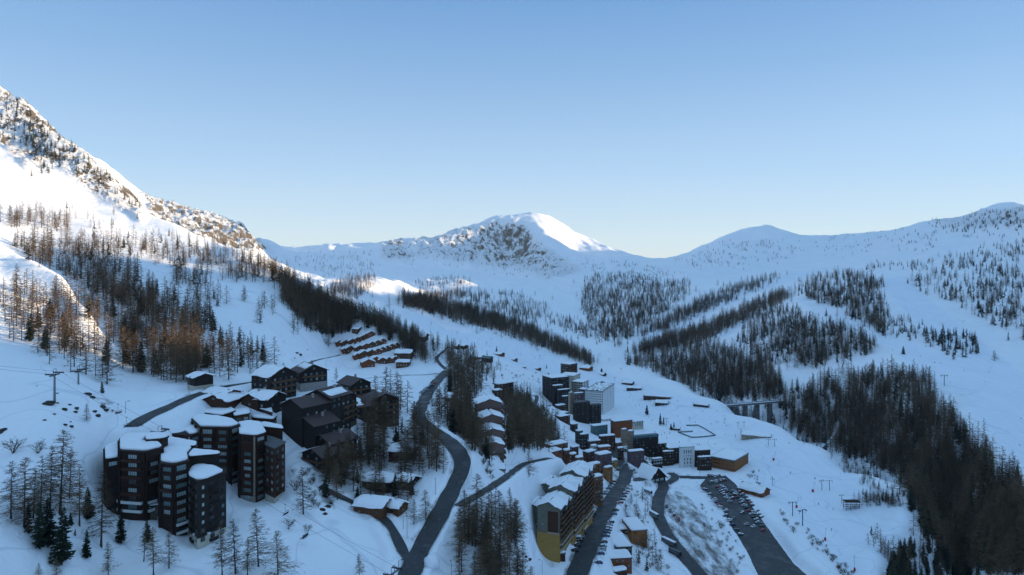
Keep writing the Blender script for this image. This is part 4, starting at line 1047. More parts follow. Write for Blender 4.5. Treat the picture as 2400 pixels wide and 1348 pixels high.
B('lowest black step with a snow ledge beside the beige slab', 1316, 1320, 1334, 930, 812, 62, m_black, wl=1, wr=3, wsize=(1.2, 1.2))
B('white and brick building with big windows behind the hotel', 1340, 1366, 1380, 897, 865, 28, m_white, wall2=m_cream, wl=5, wr=2, wsize=(2.0, 1.5), glass=m_dglass)
B('brick red block with snow top left of the white hotel', 1356, 1372, 1380, 914, 845, 28, m_mauve, wl=2, wr=2)
B('white hotel with a rounded right front and rows of small dark windows', 1371, 1414, 1440, 918, 822, 22, m_white, wl=9, wr=4, wsize=(1.3, 1.5), n=1, glass=m_dglass, frame=m_wframe, roofmat=m_teal, parapet=.5, snow=.2, keep=1)
B('tall plain beige slab in the middle of the village', 1332, 1336, 1344, 921, 785, 55, m_beige, wl=0, wr=1, wsize=(.8, .8), snow=.3)
B('dark red block with a snow roof beside the beige slab', 1344, 1348, 1368, 923, 780, 62, m_mauve, wl=1, wr=3, wsize=(1.6, 1.2))
B('tall dark tower with a curved grey roof edge', 1343, 1350, 1382, 945, 742, 66, m_black, wl=2, wr=3, wsize=(.9, 1.1), keep=.6, parapet=.7, snow=.2, ybase=1004)
B('dark tower with grey roof standing right of the curved one', 1381, 1386, 1409, 951, 752, 66, m_black, wl=1, wr=3, wsize=(.9, 1.1), keep=.5, parapet=.7, snow=.2, ybase=1002)
B('grey brown tower with two snow tiers above the larch wood', 1296, 1313, 1336, 978, 682, 52, m_brown, wl=3, wr=3, base=6, wsize=(1.0, 1.1), ybase=1032)
B('small upper tier with snow on the grey brown tower', 1304, 1315, 1333, 970, 700, 52, m_dark, wl=1, wr=2)
B('rust red block with a large snow speckled roof', 1431, 1440, 1482, 990, 700, 68, m_rust, wl=2, wr=0, parapet=.4, ybase=1026)
B('pale building with slim columns behind the rust red block', 1478, 1484, 1508, 990, 735, 70, m_cream, wl=2, wr=6, wsize=(.8, 3.0), n=1, glass=m_glass, snow=.2)
B('left of two narrow beige towers with snow caps', 1455, 1461, 1470, 1008, 668, 50, m_beige, wl=1, wr=2, wsize=(1.0, 1.0))
B('right of two narrow beige towers with snow caps', 1470, 1477, 1486, 1012, 655, 50, m_beige, wl=2, wr=1, wsize=(1.0, 1.0))
B('big dark block with a teal roof band and one snow ledge', 1484, 1489, 1543, 1028, 642, 72, m_black, wl=1, wr=7, wsize=(1.2, 1.2), roofmat=m_teal, parapet=2.0, keep=.5, ybase=1080)
B('dark block stepping down right of the teal banded one', 1541, 1545, 1562, 1041, 640, 72, m_dark, wl=1, wr=3, keep=.6)
B('dark step with snow ledge beside the white fronted tower', 1552, 1556, 1580, 1060, 622, 75, m_dark, wl=1, wr=4, wsize=(1.1, 1.1))
B('dark wing left of the white fronted tower', 1560, 1568, 1596, 1052, 626, 75, m_dark, wl=1, wr=4, roofmat=m_teal, wsize=(1.1, 1.1), keep=.8)
rw, Qw, zw = B('white fronted tower with twin round topped corners', 1592, 1595, 1628, 1049, 610, 80, m_white, wl=0, wr=0, roofmat=m_teal, snow=.2)
for k, (n_, ww, hh) in enumerate([(4, .9, 3.2), (4, .8, 1.0), (3, 1.0, 2.2), (3, 1.0, 2.2), (3, .8, .8)]):
    zz = zw - 5.6 - [0, 2.6, 6.2, 9.4, 11.6][k]
    if zz > 0: facade(rw, Qw[0], Qw[1], [zz], n_, ww, hh, 1, glass=m_dglass, frame=m_wframe, margin=2.4)
B('dark wing with a raised fin right of the white fronted tower', 1627, 1630, 1665, 1057, 612, 78, m_dark, wl=1, wr=5, wsize=(1.1, 1.1))
B('lower dark step with a long snow ledge before the dark wing', 1634, 1638, 1668, 1073, 600, 78, m_dark, wl=1, wr=5, wsize=(1.1, 1.1))
B('orange timber hotel at the right end of the village', 1664, 1722, 1754, 1082, 598, 40, m_orange, wl=12, wr=6, wsize=(1.1, 1.6), n=1, glass=m_dglass, roofmat=m_teal, parapet=.5, floor=3.0, keep=1, ybase=1113)
B('small glass roofed pavilion at the foot of the dark block', 1527, 1531, 1553, 1077, 612, 70, m_dark, wl=1, wr=4, wsize=(2, 1.6), glass=m_curt, name='pavilion', cat='pavilion')
GM = 'small buildings round the village square'
for a, k in [(('narrow dark house with a slanting strip of snow', 1348, 1354, 1366, 1012, 610, 60, m_black), {}), (('dark cube house with a snow corner right of the slanting one', 1359, 1362, 1380, 1020, 590, 66, m_black), {}),
          (('low house with a snow roof on the village square', 1403, 1408, 1442, 1024, 640, 72, m_brown), {}), (('low snow roof between the square and the dark cube', 1376, 1380, 1408, 1036, 590, 70, m_brown), {}),
          (('small white stair tower near the square', 1383, 1388, 1400, 1047, 560, 60, m_white), {}), (('snow roofed terrace building below the white stair tower', 1366, 1378, 1398, 1062, 548, 50, m_brown), {}),
          (('mauve house on a pale base with tilted snow roof', 1392, 1405, 1434, 1068, 530, 60, m_mauve), dict(base=7, ybase=1112)), (('low curved house with a snow roof right of the white stair tower', 1398, 1404, 1432, 1050, 560, 70, m_rust), {}),
          (('snow roofed market hall on the square', 1470, 1476, 1510, 1060, 600, 72, m_mauve), {}), (('squat brown house behind the tent roofed hall', 1508, 1515, 1530, 1094, 598, 60, m_brown), {}),
          (('ochre house with a snow roof between square and street', 1424, 1432, 1448, 1082, 575, 55, m_yellow), {}), (('small rust house wedged behind the beige towers', 1440, 1446, 1458, 1040, 655, 62, m_rust), {}), (('brown house with snow above the rust brown row', 1336, 1342, 1356, 1050, 540, 58, m_brown), {}),
          (('dark house with snow beside the grey brown tower', 1336, 1342, 1354, 996, 660, 60, m_dark), {}), (('orange house with snow between mauve house and street', 1414, 1420, 1436, 1098, 522, 58, m_orange), {}), (('brown lodge with snow near the black steps', 1300, 1308, 1326, 952, 800, 55, m_brown), {}), (('small kiosk with thick snow beside the square', 1446, 1450, 1462, 1052, 610, 65, m_brown), {}),
          (('low arcade with snow at the foot of the white hotel', 1408, 1414, 1432, 985, 770, 60, m_white), {}), (('teal roofed low building left of the rust red block', 1384, 1392, 1424, 1000, 700, 66, m_teal), {})]:
    B(*a, name='house', cat='house', group=GM, wl=1, wr=3, wsize=(1.1, 1.1), snow=.8, **k)
B('brown tower with a snow roof at the left edge of the village', 1158, 1166, 1188, 902, 575, 60, m_brown, wl=2, wr=3, group=GM, wsize=(1.1, 1.1), snow=.9, ybase=946)
B('taller rear half of the brown tower with a slim mast', 1172, 1188, 1204, 899, 585, 45, m_dark, wl=2, wr=2, group=GM, wsize=(1.1, 1.1), snow=.8, ybase=952)
B('lower front tier of the brown tower with a snow cushion', 1153, 1162, 1178, 917, 562, 50, m_brown, wl=2, wr=2, group=GM, wsize=(1.1, 1.1), snow=.9, ybase=950, balc='r')

# the long ochre and brown apartment house beside the street: three gabled sections in line
GY = 'sections of the long ochre and brown apartment house'
ROT = -21.0
x0, y0 = XY(1285, 356); zb = -149.0
rz = math.radians(ROT)
def along(t, s=0.0): return (x0 - math.sin(rz) * t + math.cos(rz) * s, y0 + math.cos(rz) * t + math.sin(rz) * s)
for k, (lab, t, w, l, h, s) in enumerate([
        ('nearest gabled section of the ochre apartment house with yellow foot', 0, 12.0, 20, 22.0, 0), ('middle section of the ochre apartment house with stepped snow roof', 20.3, 13.0, 19, 25.0, 0.8), ('farthest section of the ochre apartment house with a raised gable', 39.6, 13.5, 21, 27.5, 1.4)]):
    x, y = along(t, s)
    r = root_at('apartment_house', (x, y, zb), lab, 'apartment house', GY, rz)
    hw = w / 2; ph = hw * .42
    V = [(-hw, 0, -6), (hw, 0, -6), (hw, l, -6), (-hw, l, -6), (-hw, 0, h), (hw, 0, h), (hw, l, h), (-hw, l, h), (0, 0, h + ph), (0, l, h + ph)]
    raw('wall', V, [(0, 1, 5, 8, 4), (1, 2, 6, 5), (2, 3, 7, 9, 6), (3, 0, 4, 7)], m_olive, r)
    boxo('plinth', -hw - .12, hw + .12, -.12, l - .1, -6, 8.6 if k == 0 else 7, m_yellow, r)
    if k == 0:
        boxo('centre_panel', -.2, hw - .6, -.3, -.0, 8.8, h - 2, m_brown, r)
        for q in range(4): facade(r, (-hw, 0), (0, 0), [3 + 4.6 * q], 1, .7, 1.2, 1)
        balcony(r, (-hw, 0), (hw, 0), 8.7, .5, 1.0, 1.2, m_post)
    boxo('side_panel', hw - .05, hw + .18, .8, l - .6, 7.2, h - .4, m_brown, r)
    for q in range(int((h - 1) / 2.7)):
        z = 1.1 + 2.7 * q
        for c in range(4):
            a = (hw + .2, l * c / 4); b = (hw + .2, l * (c + 1) / 4)
            facade(r, a, b, [z + .0], 1, 3.0, 1.6, 3, glass=WR.choice([m_glass, m_curt, m_dglass]))
            balcony(r, a, b, z - .9, .04, .96, 1.3, m_rail if q > 1 else m_post)
        facade(r, (-hw, l), (-hw, 0), [z], 4, 1.4, 1.3, 2)
    cs = 1 / math.hypot(1, .42)
    for sgn in (-1, 1):
        ex = sgn * (hw + 1.3); ez = h - 1.3 * .42; Vr = []
        for dz in (0, .25): Vr += [(0, -1.0, h + ph + dz), (ex, -1.0, ez + dz), (ex, l + .3, ez + dz), (0, l + .3, h + ph + dz)]
        raw('roof', Vr, [(0, 1, 2, 3), (7, 6, 5, 4), (0, 4, 5, 1), (1, 5, 6, 2), (2, 6, 7, 3)], m_roof, r)
        def f(u, v, sgn=sgn, ex=ex, ez=ez): return ((ex * v, -1.0 + (l + 1.3) * u, h + ph + (ez - h - ph) * v + .25), (sgn * .42 * cs, 0, cs))
        o = snow_patch(r, f, 14, 9, .8, seed=k * 3 + sgn)
        if sgn > 0: o.data.flip_normals()
    # cross gables looking on to the street
    for gy in ((l * .3, l * .78) if k else (l * .55,)):
        V = [(hw - 3, gy - 3.2, h - .6), (hw + 1.6, gy - 3.2, h - .6), (hw + 1.6, gy + 3.2, h - .6), (hw - 3, gy + 3.2, h - .6), (hw + 1.6, gy, h + 2.6), (-.2, gy, h + 2.6)]
        raw('cross_gable', V, [(1, 2, 4), (0, 1, 4, 5), (2, 3, 5, 4)], m_brown, r)
        V2 = [(hw + 2.1, gy - 3.7, h - .5), (hw + 2.1, gy + 3.7, h - .5), (hw + 2.1, gy, h + 3.3), (-.4, gy, h + 3.3), (-1, gy - 3.7, h + .9), (-1, gy + 3.7, h + .9)]
        raw('cross_gable_snow', V2, [(0, 2, 3, 4), (2, 1, 5, 3)], m_snow, r, smooth=True)
    FOOT.append((along(t + l / 2, s)[0], along(t + l / 2, s)[1], l * .55))
# wing on its left
for lab, t, s, w, l, h in [('left wing of the ochre apartment house with its own snow gable', 6, -10.4, 8.5, 13, 18.5), ('second left wing of the ochre apartment house, further back and higher', 27, -10.2, 9.5, 14, 23.5)]:
    x, y = along(t, s)
    C(lab, 0, zb, w, l, h, ROT, m_olive, d=1, name='apartment_house', cat='apartment house', group=GY) if False else None
    px = 1200 + F * x / y; py = HZ - F * zb / y
    C(lab, px, py, w, l, h, ROT, m_olive, d=y, name='apartment_house', cat='apartment house', group=GY, wins=2, side=3, pitch=.4, th=.9, balc=0, chimney=True, base=6, basemat=m_yellow)

# rust brown stepped house behind it
GR = 'stepped rust brown houses behind the ochre apartment house'
B('rust brown house with a square snow roof, leftmost of the stepped row', 1276, 1292, 1331, 1046, 478, 55, m_rust, group=GR, wl=3, wr=4, snow=.9, ybase=1106, balc='r', name='apartment_house', cat='apartment house')
B('lower front of the leftmost rust brown house with round snow', 1272, 1290, 1318, 1062, 465, 50, m_rust, group=GR, wl=2, wr=3, snow=.9, ybase=1106, name='apartment_house', cat='apartment house')
for k, (lab, a) in enumerate([('first small step with a snow cushion in the rust brown row', (1318, 1324, 1337, 1058, 476)), ('second small step with a snow cushion in the rust brown row', (1334, 1339, 1352, 1067, 470)),
                  ('third small step with a snow cushion in the rust brown row', (1348, 1353, 1368, 1075, 466)), ('orange house with a long sloping snow roof right of the small steps', (1364, 1372, 1408, 1094, 460)),
                  ('orange block with a pointed snow cap nearest the street', (1380, 1390, 1413, 1121, 446))]):
    B(lab, *a, 58, m_orange if k > 2 else m_rust, group=GR, wl=2, wr=2 + k // 2, snow=.9, ybase=1120 + 10 * k, name='apartment_house', cat='apartment house', balc='r' if k > 2 else None)

# small houses by the street
GS = 'small snow roofed houses right of the street'
B('wooden house with a large square snow roof, rearmost by the street', 1474, 1480, 1517, 1245, 412, 82, m_orange, group=GS, depth=19, wl=3, wr=2, snow=.9, name='house', cat='house', ybase=1272)
B('long low house with stepped snow roofs and round roof vents', 1441, 1445, 1481, 1284, 394, 82, m_brown, group=GS, depth=20, wl=3, wr=3, snow=.8, name='house', cat='house', ybase=1300)
B('low snow roofed link behind the long low house', 1446, 1450, 1484, 1243, 420, 82, m_brown, group=GS, depth=8, wl=1, wr=3, snow=.8, name='house', cat='house', ybase=1262)
B('red brown house with a flat snow roof nearest the bottom edge', 1421, 1425, 1481, 1311, 379, 84, m_rust, group=GS, depth=10, wl=1, wr=4, snow=.9, name='house', cat='house', ybase=1336)
B('tiny wooden kiosk with a snow cube on top beside the street', 1308, 1311, 1325, 1299, 355, 75, m_brown, group=GS, wl=0, wr=0, snow=.9, name='kiosk', cat='kiosk', ybase=1308)
B('low snow covered hut at the bottom edge left of the lower road', 1432, 1440, 1470, 1342, 372, 70, m_brown, group=GS, wl=0, wr=1, snow=1.2, name='hut', cat='hut', ybase=1352)
# church like building with steep snow roof
C('tourist hall with a steep snow covered tent roof and glazed gable', 1541, 1131, 17, 17, 4.0, 30, m_dark, name='hall', cat='hall', wins=3, side=0, pitch=.95, th=.8, balc=0, over=1.6, winsz=(3.6, 2.2), glass=m_curt, chimney=False)
# houses out on the snow
GP = 'huts and restaurants out on the pistes'
for a, k in [(('wooden ski school hut with a V shaped snow roof edge', 1795, 1163, 13, 19, 3.6, 42, m_rust), dict(pitch=.5, th=.9)), (('long piste restaurant with flat snow roof and pale walls', 1806, 1021, 15, 27, 4.6, 66, m_beige), dict(pitch=.16, th=.9, side=7, winsz=(1.8, 1.6))),
          (('long low dark piste hut with a terrace', 1572, 932, 13, 34, 3.6, 68, m_brown), dict(pitch=.2, snow=((0, 1, 0, .5), FULL), side=5)), (('small snow roofed cabin below the long dark hut', 1565, 946, 11, 15, 3.2, 72, m_dark), dict(pitch=.4)),
          (('cluster hut with a snow strip roof on the upper piste', 1503, 913, 11, 20, 3.4, 74, m_brown), dict(pitch=.25)), (('small dark shelter beside the cluster hut', 1484, 902, 10, 16, 3.0, 60, m_dark), dict(pitch=.4)),
          (('chalet with clean white roof at the top of the village piste', 1385, 870, 13, 17, 5.2, 55, m_rust), dict(pitch=.4, th=.8)), (('dark barn left of the clean white roofed chalet', 1371, 864, 8, 9, 3.4, -30, m_dark), dict(pitch=.5)),
          (('dark hooded chalet behind the white hotel', 1424, 914, 18, 17, 4.0, 20, m_dark), dict(pitch=.62, snow=((0, 1, .3, 1), (0, 1, .5, 1)))), (('low shed half buried in a snow bank at the plateau edge', 1660, 955, 6, 18, 2.6, 50, m_dark), dict(pitch=.3, th=1.2)),
          (('small lift hut beside the fenced field', 1593, 1009, 5, 8, 2.4, 60, m_dark), dict(pitch=.4))]:
    C(*a, name='hut', cat='hut', group=GP, wins=2, balc=0, chimney=False, **{**dict(side=3), **k})
# small shingled chapel on the piste
ch = C('tiny dark chapel with a pointed steeple on the piste', 1418, 882, 6, 9, 3.0, 35, m_dark, name='chapel', cat='chapel', group=GP, wins=1, side=1, pitch=.9, balc=0, chimney=False)
V = []; Fc = []; boxvf(-1.1, 1.1, 6.5, 8.7, 2, 7.5, V, Fc); b = len(V); V += [(-1.5, 6.1, 7.5), (1.5, 6.1, 7.5), (1.5, 9.1, 7.5), (-1.5, 9.1, 7.5), (0, 7.6, 12)]
Fc += [(b, b + 1, b + 4), (b + 1, b + 2, b + 4), (b + 2, b + 3, b + 4), (b + 3, b, b + 4)]
raw('steeple', V, Fc, m_dark, ch)
# ------------------------------------------------------------------ cars
ORD = ['first', 'second', 'third', 'fourth', 'fifth', 'sixth', 'seventh', 'eighth', 'ninth', 'tenth', 'eleventh', 'twelfth', 'thirteenth', 'fourteenth', 'fifteenth', 'sixteenth']
m_tyre = M('rubber', (0.02, 0.02, 0.02), 0.9, 0.1)
PAINT = {n: M('paint_' + n, c, 0.3, 0.6, var=0.08) for n, c in {'black': (.012, .012, .014), 'dark grey': (.06, .065, .07), 'silver': (.35, .37, .39), 'white': (.65, .66, .66), 'dark blue': (.015, .03, .09), 'red': (.28, .012, .012), 'grey': (.16, .17, .18)}.items()}
m_lamp = M('red_lens', (.25, .01, .01), .3, .6); m_head = M('headlamp_lens', (.6, .6, .6), .1, .8)
def car_meshes():
    out = {}
    prof = [(-2.15, .32), (-2.2, .62), (-2.12, .92), (-1.15, 1.02), (-.55, 1.05), (1.75, 1.08), (2.12, .98), (2.18, .6), (2.1, .32)]
    V = []; Fc = []; n = len(prof)
    for s in (-1, 1):
        for x, z in prof: V.append((x, s * (.86 if z < .9 else .80), z))
    for i in range(n):
        j = (i + 1) % n; Fc.append((i, j, n + j, n + i))
    Fc += [tuple(range(n))[::-1], tuple(range(n, 2 * n))]
    me = bpy.data.meshes.new('car_body'); me.from_pydata(V, [], Fc); out['body'] = me
    V, Fc = [], []
    top = [(-1.05, 1.02), (-.35, 1.44), (1.25, 1.46), (1.85, 1.05)]
    for s in (-1, 1):
        for k, (x, z) in enumerate(top): V.append((x, s * (.78 if k in (0, 3) else .62), z))
    Fc = [(0, 1, 5, 4), (1, 2, 6, 5), (2, 3, 7, 6), (3, 2, 1, 0), (4, 5, 6, 7)]
    me = bpy.data.meshes.new('car_windows'); me.from_pydata(V, [], Fc); me.materials.append(m_dglass); out['glass'] = me
    V = []; Fc = []
    for s in (-.11, .11):
        for k in range(10): a = math.pi * k / 5; V.append((.33 * math.cos(a), s, .33 * math.sin(a)))
    for k in range(10): Fc.append((k, (k + 1) % 10, 10 + (k + 1) % 10, 10 + k))
    Fc += [tuple(range(10))[::-1], tuple(range(10, 20))]
    me = bpy.data.meshes.new('wheel'); me.from_pydata(V, [], Fc); me.materials.append(m_tyre); out['wheel'] = me
    V, Fc = boxvf(-.42, 1.28, -.63, .63, 1.44, 1.48); me = bpy.data.meshes.new('car_roof'); me.from_pydata(V, [], Fc); out['roof'] = me
    V, Fc = boxvf(-.5, 1.3, -.62, .62, 1.46, 1.62); boxvf(-2.0, -1.15, -.7, .7, .95, 1.08, V, Fc); me = bpy.data.meshes.new('car_snow'); me.from_pydata(V, [], Fc); me.materials.append(m_snow); out['snow'] = me
    return out
CM_ = car_meshes(); _painted = {}
def painted(kind, col):
    k = (kind, col)
    if k not in _painted:
        me = CM_[kind].copy(); me.materials.clear(); me.materials.append(PAINT[col]); _painted[k] = me
    return _painted[k]
def ground_z(x, y): return H(x, y)
def child(name, me, parent, loc=(0, 0, 0), rz=0.0):
    o = bpy.data.objects.new(name, me); COL.objects.link(o); o.parent = parent; o.location = loc
    if rz: o.rotation_euler = (0, 0, rz)
    return o
def car(px, py, ang, col, label, group, snow=False, s=1.0, onpark=False):
    x, y, z = G(px, py); z = (carpark_z(x, y) + .17) if onpark else z + .48
    a2 = 0.0
    r = root_at('car', (x, y, z), label, 'car', group, math.radians(ang)); r.scale = (s, s, s)
    child('body', painted('body', col), r); child('window', CM_['glass'], r); child('roof', painted('roof', col), r)
    for wx in (-1.35, 1.35):
        for wy in (-.78, .78): child('wheel', CM_['wheel'], r, (wx, wy, .33))
    if snow: child('snow', CM_['snow'], r)
    FOOT.append((x, y, 1.5)); return r
CR = random.Random(21); COLS = ['black', 'dark grey', 'black', 'silver', 'dark blue', 'white', 'grey', 'black', 'dark grey', 'red']
def row(where, p0, p1, n, ang, group, onpark=True, skip=0.0, jitter=1.0, order='from the top'):
    w0 = G(*p0); w1 = G(*p1)
    for k in range(n):
        if CR.random() < skip: continue
        t = (k + .5) / n; x = w0[0] + (w1[0] - w0[0]) * t; y = w0[1] + (w1[1] - w0[1]) * t
        z = H(x, y); px = 1200 + F * x / y; py = HZ - F * z / y
        c = CR.choice(COLS)
        car(px + CR.uniform(-1, 1) * jitter, py + CR.uniform(-.6, .6) * jitter, ang + CR.uniform(-5, 5) + CR.choice((0, 180)), c, '%s car, %s %s %s' % (c, ORD[min(k, 15)], order, where), group, snow=CR.random() < .3, onpark=onpark)
GCAR = 'cars in the car park'
row('in the top row of the car park', (1660, 1133), (1702, 1127), 8, 90, GCAR, order='from the left')
row('in the left row of the car park', (1650, 1150), (1690, 1190), 7, 10, GCAR, skip=.25)
row('in the inner row of the car park', (1690, 1140), (1722, 1178), 8, 12, GCAR, skip=.1)
row('in the middle row of the car park', (1705, 1142), (1790, 1240), 15, 12, GCAR, skip=.1)
row('in the right row of the car park', (1732, 1152), (1822, 1238), 14, 14, GCAR, skip=.2)
row('in the near middle row of the car park', (1713, 1146), (1778, 1218), 13, 12, GCAR, skip=.1)
row('in the second inner row of the car park', (1682, 1142), (1712, 1180), 8, 12, GCAR, skip=.15)
row('along the left edge of the car park', (1662, 1160), (1740, 1262), 10, 12, GCAR, skip=.3)
for k, (px, py, c) in enumerate([(1702, 1200, 'silver'), (1708, 1222, 'white'), (1750, 1232, 'silver'), (1776, 1228, 'black'), (1788, 1246, 'red'), (1766, 1237, 'white'), (1740, 1205, 'dark grey'), (1719, 1218, 'grey')]):
    car(px, py, 15 + k * 3, c, '%s car standing loose, %s counting down the car park' % (c, ORD[k]), GCAR, onpark=True, snow=k % 3 == 0)
GST = 'cars along the village street'
row('in front of the ochre apartment house', (1345, 1300), (1392, 1205), 11, 5, GST, False, .15, order='counting uphill')
row('beside the street below the rust brown row', (1400, 1190), (1440, 1130), 9, 0, GST, False, .2, order='counting uphill')
row('on the right side of the street', (1402, 1330), (1432, 1225), 13, 0, GST, False, .15, order='counting uphill')
row('on the right bank of the upper street', (1436, 1215), (1478, 1140), 10, 0, GST, False, .2, order='counting uphill')
row('on the upper road behind the snow bank', (985, 925), (1020, 900), 5, 60, 'cars by the road bend', False, .1, order='counting uphill')
row('parked by the square', (1440, 1110), (1490, 1078), 9, 40, 'cars on the square', False, .2, order='counting uphill')
row('on the forecourt of the timber hotel', (1640, 1116), (1690, 1118), 8, 90, 'cars at the hotel', False, .2, order='from the left')
row('along the rough bank of the lower road', (1596, 1225), (1548, 1180), 5, 70, 'cars beside the lower road', False, .3, order='counting uphill')
row('next to the dark blocks', (1425, 1098), (1448, 1080), 4, 20, 'cars on the square', False, 0, order='counting uphill')
row('beside the back road', (1258, 958), (1268, 972), 4, 30, 'cars on the back road', False, 0, order='counting downhill')

def bus(px, py, ang, label, L=11.5, snow=True, name='bus', hgt=3.1, col='dark grey'):
    x, y, z = G(px, py); z += .48
    r = root_at(name, (x, y, z), label, name, 'buses and vans', math.radians(ang))
    V, Fc = boxvf(-L / 2, L / 2, -1.22, 1.22, .45, hgt); o = raw('body', V, Fc, PAINT[col], r)
    md = o.modifiers.new('b', 'BEVEL'); md.width = .15; md.segments = 2
    for s in (-1, 1): boxo('window', -L / 2 + .5, L / 2 - .6, s * 1.23 - .02, s * 1.23 + .02, hgt * .52, hgt * .85, m_dglass, r)
    boxo('windscreen', L / 2 - .02, L / 2 + .03, -1.05, 1.05, hgt * .4, hgt * .86, m_dglass, r)
    for wx in (-L * .32, L * .34):
        for wy in (-1.1, 1.1):
            o = child('wheel', CM_['wheel'], r, (wx, wy, .48)); o.scale = (1.45, 1.3, 1.45)
    if snow: boxo('roof_snow', -L / 2 + .3, L / 2 - .4, -1.05, 1.05, hgt, hgt + .25, m_snow, r)
    return r
bus(1568, 1278, -58, 'long dark bus with a snowy roof parked beside the lower road')
bus(1582, 1302, -58, 'black coach in front of the snowy roofed bus', 9, False, col='black')
bus(1533, 1213, -66, 'coach with white roof higher up beside the lower road', 9, True, col='grey')
bus(1519, 1158, -60, 'small bus with white roof near the tent roofed hall', 7.5, True, hgt=2.8, col='silver')
bus(1352, 1268, 0, 'pale delivery van at the foot of the ochre apartment house', 5.4, True, name='van', hgt=2.3, col='silver')
bus(1371, 1248, 70, 'lorry with a snow load standing in the street', 6.5, True, name='lorry', hgt=2.6, col='grey')

# ------------------------------------------------------------------ chairlift
def tube(V, Fc, p, q, r, n=6):
    p = Vector(p); q = Vector(q); d = (q - p).normalized(); a = d.orthogonal().normalized(); b = d.cross(a); base = len(V)
    for c in (p, q):
        for k in range(n): V.append(tuple(c + a * r * math.cos(2 * math.pi * k / n) + b * r * math.sin(2 * math.pi * k / n)))
    for k in range(n): Fc.append((base + k, base + (k + 1) % n, base + n + (k + 1) % n, base + n + k))
    Fc.append(tuple(range(base + n - 1, base - 1, -1))); Fc.append(tuple(range(base + n, base + 2 * n)))
def P3(px, py, d): return Vector(((px - 1200) / F * d, d, -(py - HZ) / F * d))
LP = [P3(128, 874, 243), P3(375, 1008, 246), P3(921, 1338, 205)]
def pylon(label, head, along_dir, sc=1.0):
    g = H(head.x, head.y); r = root_at('lift_pylon', (head.x, head.y, g), label, 'lift pylon', 'chairlift pylons', math.atan2(along_dir.y, along_dir.x))
    h = max(6, head.z - g)
    V = []; Fc = []; add_stem_(V, Fc, [(0, 0, -1.5), (0, 0, h - .8)], [.42 * sc, .30 * sc], 12); raw('mast', V, Fc, m_metal, r, smooth=True)
    boxo('crossarm', -.22, .22, -2.9 * sc, 2.9 * sc, h - 1.0, h - .55, m_metal, r)
    for s in (-1, 1):
        o = boxo('wheel_train', -1.9, 1.9, s * 2.4 - .12, s * 2.4 + .12, h - .45, h - .15, m_dmetal, r)
        for k in range(6):
            V = []; Fc = []; c = -1.6 + k * .64; tube(V, Fc, (c, s * 2.4 - .1, h - .1), (c, s * 2.4 + .1, h - .1), .2, 8); raw('sheave', V, Fc, m_dmetal, r)
        V = []; Fc = []; tube(V, Fc, (0, s * .9, h - .8), (0, s * .9, h + 1.4), .08); tube(V, Fc, (-1.4, s * 2.9, h - .1), (1.4, s * 2.9, h - .1), .05)
        raw('rail', V, Fc, m_dmetal, r)
    V = []; Fc = []; tube(V, Fc, (0, -.9, h + 1.4), (0, .9, h + 1.4), .07); raw('lifting_frame', V, Fc, m_dmetal, r)
    V = []; Fc = []
    for z in np.arange(1, h - 1.2, .45): tube(V, Fc, (-.45, -.2, z), (-.45, .2, z), .02, 4)
    tube(V, Fc, (-.45, -.2, 0), (-.45, -.2, h - 1), .02, 4); tube(V, Fc, (-.45, .2, 0), (-.45, .2, h - 1), .02, 4); raw('ladder', V, Fc, m_metal, r)
    boxo('platform', -.6, .6, .5, 2.0, h * .28, h * .28 + .12, m_dmetal, r) if sc == 1.0 and head.x < -150 else None
    return r
def add_stem_(V, Fc, pts, radii, sides):
    base = len(V)
    for (x, y, z), rr_ in zip(pts, radii):
        for k in range(sides): a = 2 * math.pi * k / sides; V.append((x + rr_ * math.cos(a), y + rr_ * math.sin(a), z))
    for i in range(len(pts) - 1):
        for k in range(sides): Fc.append((base + i * sides + k, base + i * sides + (k + 1) % sides, base + (i + 1) * sides + (k + 1) % sides, base + (i + 1) * sides + k))
ld = (LP[2] - LP[0]).normalized(); lside = Vector((-ld.y, ld.x, 0)).normalized()
pylon('grey chairlift pylon with wide crossarm standing on the snow at left', LP[0], LP[1] - LP[0])
pylon('chairlift pylon hidden between the roofs of the tower blocks', LP[1], LP[2] - LP[0])
pylon('chairlift pylon whose head shows at the bottom edge', LP[2], LP[2] - LP[1])
pylon('lesser chairlift pylon further up on the sunlit slope', Vector((P3(184, 893, 275))), LP[1] - LP[0], .8)
LU = P3(-420, 800, 250)
def strand(s, nm, lab):
    pts = [LU + lside * s * 2.4] + [p + lside * s * 2.4 for p in LP]; V = []; Fc = []; path = []
    for a, b in zip(pts, pts[1:]):
        L = (b - a).length; n = 16
        for k in range(n): t = k / n; q = a.lerp(b, t); q.z -= 4 * (L * .012) * t * (1 - t); path.append(q)
    path.append(pts[-1])
    for a, b in zip(path, path[1:]): tube(V, Fc, a, b, .035, 5)
    o = raw(nm, V, Fc, m_dmetal); o['label'] = lab; o['category'] = 'cable'; o['group'] = 'chairlift cables'; return path
pathL = strand(-1, 'cable', 'chairlift cable strand on the near side with the chairs'); pathR = strand(1, 'cable', 'chairlift cable strand on the far side')
